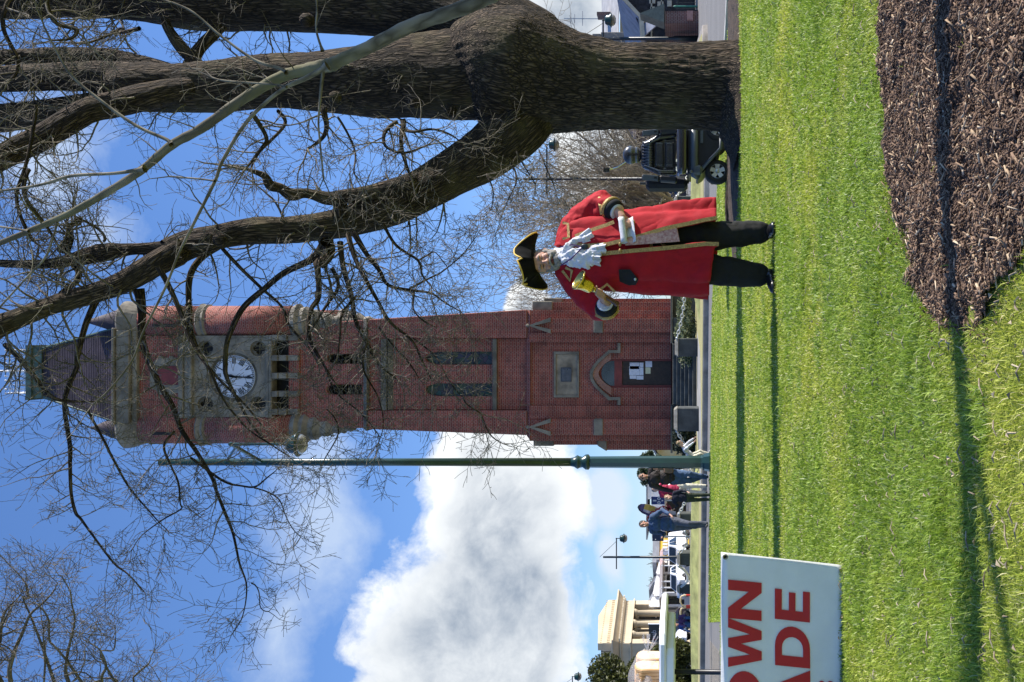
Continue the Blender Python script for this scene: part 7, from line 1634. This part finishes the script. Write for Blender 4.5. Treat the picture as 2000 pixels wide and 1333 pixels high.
def church():
    d = 44.5
    def X(py, dd=d): return P(0, py, dd).x
    def Z(px, dd=d): return P(px, 0, dd).z
    T = empty('chapel', (X(60), d, 0), 'dark stone chapel with cream dressings and pale slate roofs at the far right', 'building')
    m = MB(); hole = lancet(X(45)+.0, X(31), Z(1334), Z(1295), 6, rise=.55)
    m.prism([(X(72), 0), (X(-60), 0), (X(-60), Z(1240)), (X(-10), Z(1205)), (X(30), Z(1240)), (X(72), Z(1262))], d, d+.4, holes=[hole]); m.box(X(72), X(-60), d+.4, d+9, 0, Z(1262)); m.build('wall', 'darkstone', T)
    m = MB(); x0, x1 = X(46.5), X(29.5); o = lancet(x0, x1, Z(1336), Z(1292), 6, rise=.66); i = lancet(X(43), X(33), Z(1332), Z(1302), 6, rise=.45); m.prism(o, d-.08, d+.1, holes=[i]); m.build('window_surround', 'cream_trim', T)
    w = MB().prism(i, d+.05, d+.08).build('window', 'glass', T); m = MB(); m.box((X(43)+X(33))/2-.02, (X(43)+X(33))/2+.02, d+.0, d+.05, Z(1332), Z(1303)); m.build('mullion', 'cream_trim', w)
    m = MB()
    for (a, b, c, e) in ((41, 34, 1281, 1288), (43, 36, 1258, 1260), (24, 16, 1280, 1292), (13, 4, 1284, 1296), (19, 14, 1270, 1279), (8, -6, 1268, 1280), (45, 38, 1255, 1262), (14, 2, 1303, 1312)): m.box(X(a), X(b), d-.06, d+.05, Z(e), Z(c))
    m.box(X(72), X(-60), d-.06, d+.05, Z(1274), Z(1271)); m.box(X(50), X(-60), d-.06, d+.05, Z(1293), Z(1290.5)); m.build('stone_dressing', 'cream_trim', T, bevel=.01)
    m = MB()
    for (a, b), (a2, b2) in (((1251, 74), (1246, 34)), ((1246, 34), (1203, -12)), ((1203, -12), (1240, -60))):
        p, q = P(a, b, d-.3), P(a2, b2, d-.3); m.hexa([(p.x, d-.35, p.z-.16), (q.x, d-.35, q.z-.16), (q.x, d+9, q.z-.16), (p.x, d+9, p.z-.16), (p.x, d-.35, p.z), (q.x, d-.35, q.z), (q.x, d+9, q.z), (p.x, d+9, p.z)])
    m.build('roof', 'slate_pale', T); m = MB()
    for (a, b), (a2, b2) in (((1253, 74), (1250, 34)), ((1250, 34), (1207, -12))):
        p, q = P(a, b, d-.4), P(a2, b2, d-.4); m.hexa([(p.x, d-.42, p.z-.16), (q.x, d-.42, q.z-.16), (q.x, d-.34, q.z-.16), (p.x, d-.34, p.z-.16), (p.x, d-.42, p.z+.05), (q.x, d-.42, q.z+.05), (q.x, d-.34, q.z+.05), (p.x, d-.34, p.z+.05)])
    m.build('bargeboard', 'cream_trim', T)
    # porch with a slate roof
    m = MB(); m.hexa([(X(75), d-2.4, Z(1296)), (X(51), d-2.4, Z(1296)), (X(51), d, Z(1256)), (X(75), d, Z(1256)), (X(75), d-2.4, Z(1294)), (X(51), d-2.4, Z(1294)), (X(51), d, Z(1253)), (X(75), d, Z(1253))]); m.build('porch_roof', 'slate_pale', T)
    m = MB(); m.box(X(74), X(51.5), d-2.2, d-.01, 0, Z(1296)-.05); m.build('porch', 'darkstone', T); m = MB(); m.prism([(X(92), Z(1300)), (X(75), Z(1256)), (X(58), Z(1300))], d-3.4, d-2.5); m.build('porch_gable', M('grey_green_board', (.12, .14, .12), .7), T)
    m = MB(); m.box(X(92), X(70), d-3.3, d-.3, 0, Z(1301)); m.build('porch_front', 'brown_brick', T)
    m = MB(); m.box(X(88), X(72), d-3.5, d-3.3, Z(1352), Z(1341)); m.build('bench_slats', M('pale_red_slats', (.40, .22, .18), .7), T)
    # iron railing along the front
    T2 = empty('iron_railing', (X(30), d-1.3, 0), 'thin iron railing with green posts in front of the dark chapel', 'fence')
    m = MB(); 
    for k in range(34): x = X(70)+k*.13; m.tube([(x, d-1.3, .1), (x, d-1.3, .95)], .012, 4)
    m.tube([(X(72), d-1.3, .9), (X(-20), d-1.3, .9)], .016, 4); m.build('railing_panel', 'lamp_dark', T2)
    for py in (13, 61): m = MB(); m.lathe([(.05, .0), (.035, .95), (.055, .98), (.03, 1.05), (.001, 1.1)], X(py, d-1.35), d-1.35, 8); m.build('post', M('green_post', (.03, .22, .16), .5), T2)
    # building behind: corrugated roof, cream and brick walls, chimney
    d2 = 60; T3 = empty('house', (X(40, d2), d2, 0), 'cream and red brick building with pale corrugated roof behind the dark chapel', 'building')
    def X2(py): return P(0, py, d2).x
    def Z2(px): return P(px, 0, d2).z
    m = MB(); m.hexa([(X2(73), d2-.4, Z2(1210)), (X2(-60), d2-.4, Z2(1210)), (X2(-60), d2+5, Z2(1172)*1.05), (X2(45), d2+5, Z2(1172)*1.05), (X2(73), d2-.4, Z2(1209)), (X2(-60), d2-.4, Z2(1209)), (X2(-60), d2+5, Z2(1171)*1.05), (X2(45), d2+5, Z2(1171)*1.05)]); m.build('roof', 'corrugated', T3)
    m = MB(); m.box(X2(88), X2(-60), d2, d2+9.5, Z2(1229), Z2(1211)); m.build('upper_wall', M('cream_boards', (.42, .40, .33), .8, .1, 2), T3); m = MB(); m.box(X2(88), X2(-60), d2+.02, d2+9.4, 0, Z2(1229)-.002); m.build('brick_wall', M('plain_red_brick', (.20, .05, .04), .85, .25, 4), T3)
    m = MB(); m.box(X2(88), X2(73), d2-1, d2+3, 0, Z2(1176)); m.box(X2(86), X2(77), d2-1.1, d2, Z2(1176), Z2(1160)); m.build('chimney', M('grey_render', (.26, .25, .23), .85, .2, 2), T3, bevel=.02); m = MB(); m.box(X2(8), X2(2), d2+2, d2+3, Z2(1200), Z2(1160)); m.build('chimney', 'brown_brick', T3)
    m = MB(); m.tube([(X2(6), d2+3, 5), (X2(5), d2+3, Z2(1090))], .03, 5)
    for k, w in ((1104, 12), (1112, 9), (1128, 15)): m.tube([(X2(5+w), d2+3, Z2(k)), (X2(5-w), d2+3, Z2(k))], .02, 4)
    m.build('aerial', 'galv', T3)
    # brown brick building glimpsed between the trunk and the scooter
    d3 = 58; T4 = empty('house', (P(0, 248, d3).x, d3, 0), 'brown brick building glimpsed between the trunk and the scooter', 'building')
    m = MB(); x0, x1 = P(0, 262, d3).x, P(0, 130, d3).x; m.box(x0, x1, d3, d3+8, 0, P(1243, 0, d3).z); m.build('wall', 'brown_brick', T4); m = MB(); m.taper((x0-.3, x1, d3-.3, d3+8), (x0+1.5, x1, d3+3, d3+5), P(1243, 0, d3).z, P(1232, 0, d3).z+.6); m.build('roof', 'slate', T4)
    m = MB(); m.box(x0+.6, x0+1.5, d3-.03, d3, 1, 2.4); m.build('window', 'glass', T4)
church()
def car(name, loc, yaw, colr, label, kind='wagon', group='cars parked round the square'):
    T = empty(name, tuple(loc), label, 'car', group); q = Matrix.Translation(Vector(loc)) @ rotm(('Z', yaw))
    L, W = 4.5, 1.8; rs = 13
    paint = M('car_paint', colr, .22, .04, 4, coat=.6)
    if kind == 'van': up = [(-2.2, .35), (-2.25, .9), (-2.15, 1.15), (-1.55, 1.25), (-.9, 1.85), (-.4, 1.95), (2.1, 1.95), (2.2, 1.8), (2.25, .35)]
    elif kind == 'ute': up = [(-2.3, .45), (-2.35, .95), (-2.2, 1.12), (-1.25, 1.22), (-.65, 1.72), (.4, 1.75), (.75, 1.2), (2.3, 1.15), (2.35, .5)]
    else: up = [(-2.15, .30), (-2.25, .62), (-2.1, .85), (-1.15, 1.0), (-.45, 1.48), (.3, 1.55), (1.35, 1.48), (2.05, 1.05), (2.2, .7), (2.15, .32)]
    # lofted body: section half-widths tuck in above the waist
    m = MB(); lev = [(.0, .90), (.35, 1.0), (.6, .97), (.82, .80), (1, .72)]; zmax = max(z for _, z in up)
    def wid(z): t = (z-.3)/(zmax-.3); return W/2*float(np.interp(t, [0, .25, .55, .62, 1], [.94, 1, .97, .93, .72]))
    n = len(up); 
    for sgn in (-1, 1): pass
    cols_ = 7; vs = []
    for (x, z) in up:
        w = wid(z)
        for k in range(cols_): f = -1+2*k/(cols_-1); vs.append(q @ Vector((x+(abs(f)**4)*.10*(-1 if x > 1.5 else (1 if x < -1.5 else 0)), f*w, z)))
    fs = [(i*cols_+k, i*cols_+k+1, (i+1)*cols_+k+1, (i+1)*cols_+k) for i in range(n-1) for k in range(cols_-1)]
    fs.append(tuple((n-1)*cols_+k for k in range(cols_))[::1]+tuple(k for k in range(cols_))[::-1])
    # sides as horizontal bands between the outline and the sill
    for side in (0, cols_-1):
        ring = [i*cols_+side for i in range(n)]; fs.append(tuple(ring) if side == 0 else tuple(ring[::-1]))
    m.add(vs, fs); m.build('body', paint, T, bevel=.03)
    top = zmax; wz0 = {'van': 1.22, 'ute': 1.2, 'wagon': 1.0}[kind]
    # glazing: side windows, windscreen, rear screen
    def xat(z, front): 
        pts = up; xs = []
        for (a, b), (c, e) in zip(pts[:-1], pts[1:]):
            if (b-z)*(e-z) <= 0 and abs(e-b) > 1e-6: xs.append(a+(c-a)*(z-b)/(e-b))
        return min(xs) if front else max(xs)
    z0, z1 = wz0+.04, top-.10; 
    xb = {'van': .0, 'ute': xat(z1, False)-.05, 'wagon': 1.55}[kind] if kind != 'van' else -.1
    for sg in (-1, 1):
        w0, w1 = wid(z0)+.012, wid(z1)+.012; a, b = xat(z0, True)+.28, xat(z1, True)+.22
        c = min(xat(z1, False)-.2, xb+0.3 if kind == 'van' else 9); e = min(xat(z0, False)-.2, c+.45)
        for (p0, p1, p2, p3) in (((a, z0), ((a+e)/2-.04, z0), ((a+e)/2-.04, z1), (b, z1)), (((a+e)/2+.04, z0), (e, z0), (c, z1), ((a+e)/2+.04, z1))):
            MB().add([q @ Vector((p[0], sg*(w0 if p[1] == z0 else w1), p[1])) for p in (p0, p1, p2, p3)], [(0, 1, 2, 3)]).build('side_window', 'glass', T, solid=.006)
    xf0, xf1 = xat(z0, True), xat(z1, True); MB().add([q @ Vector(p) for p in ((xf0-.02, -wid(z0)*.86, z0), (xf0-.02, wid(z0)*.86, z0), (xf1-.02, wid(z1)*.86, z1), (xf1-.02, -wid(z1)*.86, z1))], [(0, 1, 2, 3)]).build('windscreen', 'glass', T, solid=.01)
    hz = {'van': .85, 'ute': .88, 'wagon': .66}[kind]; xf = xat(hz, True)
    for sg in (-1, 1):
        MB().ell(q @ Vector((xf+.06, sg*W*.36, hz)), (.10, .17, .09), q.to_3x3().to_4x4(), 12, 8).build('headlight', M('headlamp', (.55, .58, .6), .1, metal=.3), T, smooth=True)
        MB().ell(q @ Vector((-.95 if kind != 'wagon' else -.85, sg*(W/2+.10), wz0+.10)), (.07, .10, .07), None, 10, 6).build('mirror', 'dark_plastic', T, smooth=True)
    for k in (0, 1): MB().box(xf-.03, xf+.1, -W*.22, W*.22, hz-.06-.22*k, hz+.05-.22*k, m=q).build('grille', 'black', T)
    MB().box(xf-.045, xf-.03, -.19, .19, .42, .53, m=q).build('number_plate', 'paper', T)
    for x in (-1.4, 1.4):
        for sg in (-1, 1):
            w = MB().lathe([(.19, -.1), (.31, -.1), (.33, -.05), (.33, .05), (.31, .1), (.19, .1)], 0, 0, 20, m=q @ Matrix.Translation((x, sg*(W/2-.08), .33)) @ rotm(('X', 90)), caps=False).build('wheel', 'tyre', T, smooth=True)
            MB().lathe([(.20, -.07), (.19, .07), (.05, .03), (.001, .05)] if sg < 0 else [(.001, -.05), (.05, -.03), (.19, -.07), (.20, .07)], 0, 0, 18, m=q @ Matrix.Translation((x, sg*(W/2-.06), .33)) @ rotm(('X', 90))).build('rim', 'alloy', w, smooth=True)
            MB().lathe([(.37, -.02), (.37, .02)], 0, 0, 20, m=q @ Matrix.Translation((x, sg*(W/2-.02), .34)) @ rotm(('X', 90))).build('wheel_arch', 'black', T)
    return T
def at(py, d): return (P(0, py, d).x, d, 0.0)
car('utility_vehicle', at(1127, 86), 76, (.72, .73, .74), 'white utility vehicle facing the square, parked left of the dark pier', 'ute')
car('van', at(1072, 88), 78, (.76, .77, .78), 'white van partly hidden behind the chain and dark pier', 'van')
car('parked_car', at(1284, 80), -8, (.75, .76, .76), 'small white car parked in front of the shaded bank wall')
car('parked_car', at(1352, 72), 10, (.74, .75, .76), 'white car with dark windows cut off by the left edge behind the table')
car('parked_car', at(1238, 84), 30, (.03, .02, .025), 'dark car behind the people sitting on the verge', 'wagon')
car('parked_car', at(368, 62), 85, (.03, .04, .07), 'dark blue car parked under the pale bare tree behind the scooter', 'ute')
def barrier(py0, py1, d, label):
    x0, x1 = P(0, py1, d).x, P(0, py0, d).x; T = empty('barrier_rail', ((x0+x1)/2, d, 0), label, 'barrier', 'cream and red hoop barriers in front of the shops')
    zt = P(1329, 0, d).z; z0 = 0
    pts = [(x0, d, z0)]+[(x0, d, zt-.2)]+[(x0+.06, d, zt-.05), (x0+.2, d, zt), (x1-.2, d, zt), (x1-.06, d, zt-.05), (x1, d, zt-.2)]+[(x1, d, z0)]
    MB().tube(pts, .045, 8).build('hoop', M('cream_tube', (.72, .58, .36), .5), T, smooth=True)
    for x in (x0, x1): MB().lathe([(.052, zt-.55), (.052, zt-.3)], x, d, 8).build('red_band', M('red_band', (.5, .03, .02), .5), T)
barrier(1163, 1184, 52, 'cream and red hoop barrier standing in front of the white shops'); barrier(1187, 1208, 52, 'cream and red hoop barrier standing in front of the bank corner')
def flag():
    d = 52; T = empty('feather_flag', (P(0, 1003, d).x, d, 0), 'curved feather flag in navy, yellow and white with dark red writing', 'flag')
    def p(px, py, y=0): return P(px, py, d)+Vector((0, y, 0))
    edge = [(1352, 1005), (1320, 1007), (1300, 1011), (1290, 1012), (1277, 1010), (1265, 1006), (1255, 1002), (1249, 997), (1246, 991)]
    MB().tube([p(*e) for e in edge]+[p(1248, 987), p(1253, 985)], [.035]*9+[.025, .02], 6).build('mast', 'lamp_dark', T, smooth=True)
    inner = [(1352, 1004), (1320, 1000), (1300, 996), (1290, 994), (1280, 990), (1270, 986), (1260, 984.5), (1253, 985), (1248, 988)]
    def strip(i0, i1, a, b, y, nm, mt):
        m = MB(); vs = []
        for i in range(i0, i1+1):
            e, n_ = Vector((edge[i][0], edge[i][1])), Vector((inner[i][0], inner[i][1]))
            for t in (a, b): q = e.lerp(n_, t); vs.append(p(q.x, q.y, y+.08*math.sin(i)))
        m.add(vs, [(2*k, 2*k+1, 2*k+3, 2*k+2) for k in range(i1-i0)]); return m.build(nm, mt, T, solid=.01)
    strip(1, 6, 0, 1, 0, 'cloth', M('pale_flag_cloth', (.55, .52, .56), .8, .1, 2)); nv = M('navy_flag_cloth', (.03, .03, .12), .8, .1, 2)
    strip(6, 8, 0, 1, -.0, 'tip', nv); strip(1, 6, -.0, .16, -.03, 'border', nv); strip(4, 6, .45, 1, -.04, 'sun_badge', M('yellow_flag_cloth', (.55, .38, .08), .8))
    rd = M('dark_red_flag_lettering', (.30, .03, .05), .7)
    for body, px, py in (('OPEN', 1288, 997.5), ('CUSTOM', 1287, 1003)):
        c = p(px, py, -.12); text('flag_lettering', body, .42 if body == 'OPEN' else .36, c, rd, T, rot=(90, 62, 0), extrude=.008, offset=.012)
flag()
def sign_post():
    d = 50; T = empty('information_sign', (P(0, 977, d).x, d, 0), 'blue information sign with white symbols on a post above the blond child', 'sign'); a, b = P(1298, 985.5, d), P(1272, 970.5, d)
    bd = MB().box(a.x, b.x, d-.03, d+.03, a.z, b.z).build('board', M('royal_blue_board', (.015, .04, .20), .5), T); MB().tube([((a.x+b.x)/2, d+.06, 0), ((a.x+b.x)/2, d+.06, b.z-.1)], .04, 8).build('post', 'galv', T)
    cx = (a.x+b.x)/2; w = 'paper'; MB().box(cx-.035, cx+.035, d-.045, d-.03, b.z-.26, b.z-.09).build('white_bar', w, bd)
    for s in (-1, 1): MB().prism([(cx+s*.10+.075*math.cos(t*.524), b.z-.39+.085*math.sin(t*.524)) for t in range(12)], d-.045, d-.03, holes=[[(cx+s*.10+.035*math.cos(t*.524), b.z-.39+.045*math.sin(t*.524)) for t in range(12)]]).build('symbol', w, bd)
    MB().prism([(cx-.05, b.z-.53), (cx, b.z-.62), (cx+.05, b.z-.53)], d-.045, d-.03).build('arrow', w, bd)
    T = empty('information_sign', (P(0, 1053, d).x, d, 0), 'navy square sign half hidden behind the striding person', 'sign'); a, b = P(1296, 1057, d), P(1274, 1040, d)
    bd = MB().box(a.x, b.x, d-.03, d+.03, a.z, b.z).build('board', M('navy_board', (.01, .025, .08), .5), T); MB().tube([((a.x+b.x)/2, d+.06, 0), ((a.x+b.x)/2, d+.06, b.z-.1)], .04, 8).build('post', 'galv', T); MB().ell((a.x+.09, d-.05, b.z-.17), .03, seg=8, rings=6).build('white_dot', w, bd)
sign_post()
# bare thicket and trees filling the far side
fan_tree('bare_tree_clump', (P(0, 300, 66).x, 66, 0), 6.6, 1.2, 'lower brown bare tree to the right of the pale fanned tree', n=12, seed=14, trunk_r=.18, mat='bark_twig', rmin=.014)
fan_tree('bare_tree_clump', (P(0, 345, 74).x, 74, 0), 5.6, 1.5, 'distant brown bare tree low behind the scooter seat', n=12, seed=15, trunk_r=.16, mat='bark_twig', rmin=.016)
for i, (py, d, h, lb) in enumerate(((1120, 135, 5.5, 'grey leafless tree rising above the white shops'), (925, 120, 4.6, 'dark green street tree behind the lamp post'),)):
    if i == 0: fan_tree('bare_tree', (P(0, py, d).x, d, 0), h, 1.4, lb, n=12, seed=20, trunk_r=.12, depth=2, mat='bark_twig', rmin=.02)
    else: bush('street_tree', (P(0, 912, 70).x, 70, 3.0), (1.3, 1.2, 1.0), 'rounded dark green tree seen beside the green lamp post', 7000, 8, .10, ((.02, .04, .015), (.07, .10, .04)), cat='tree')
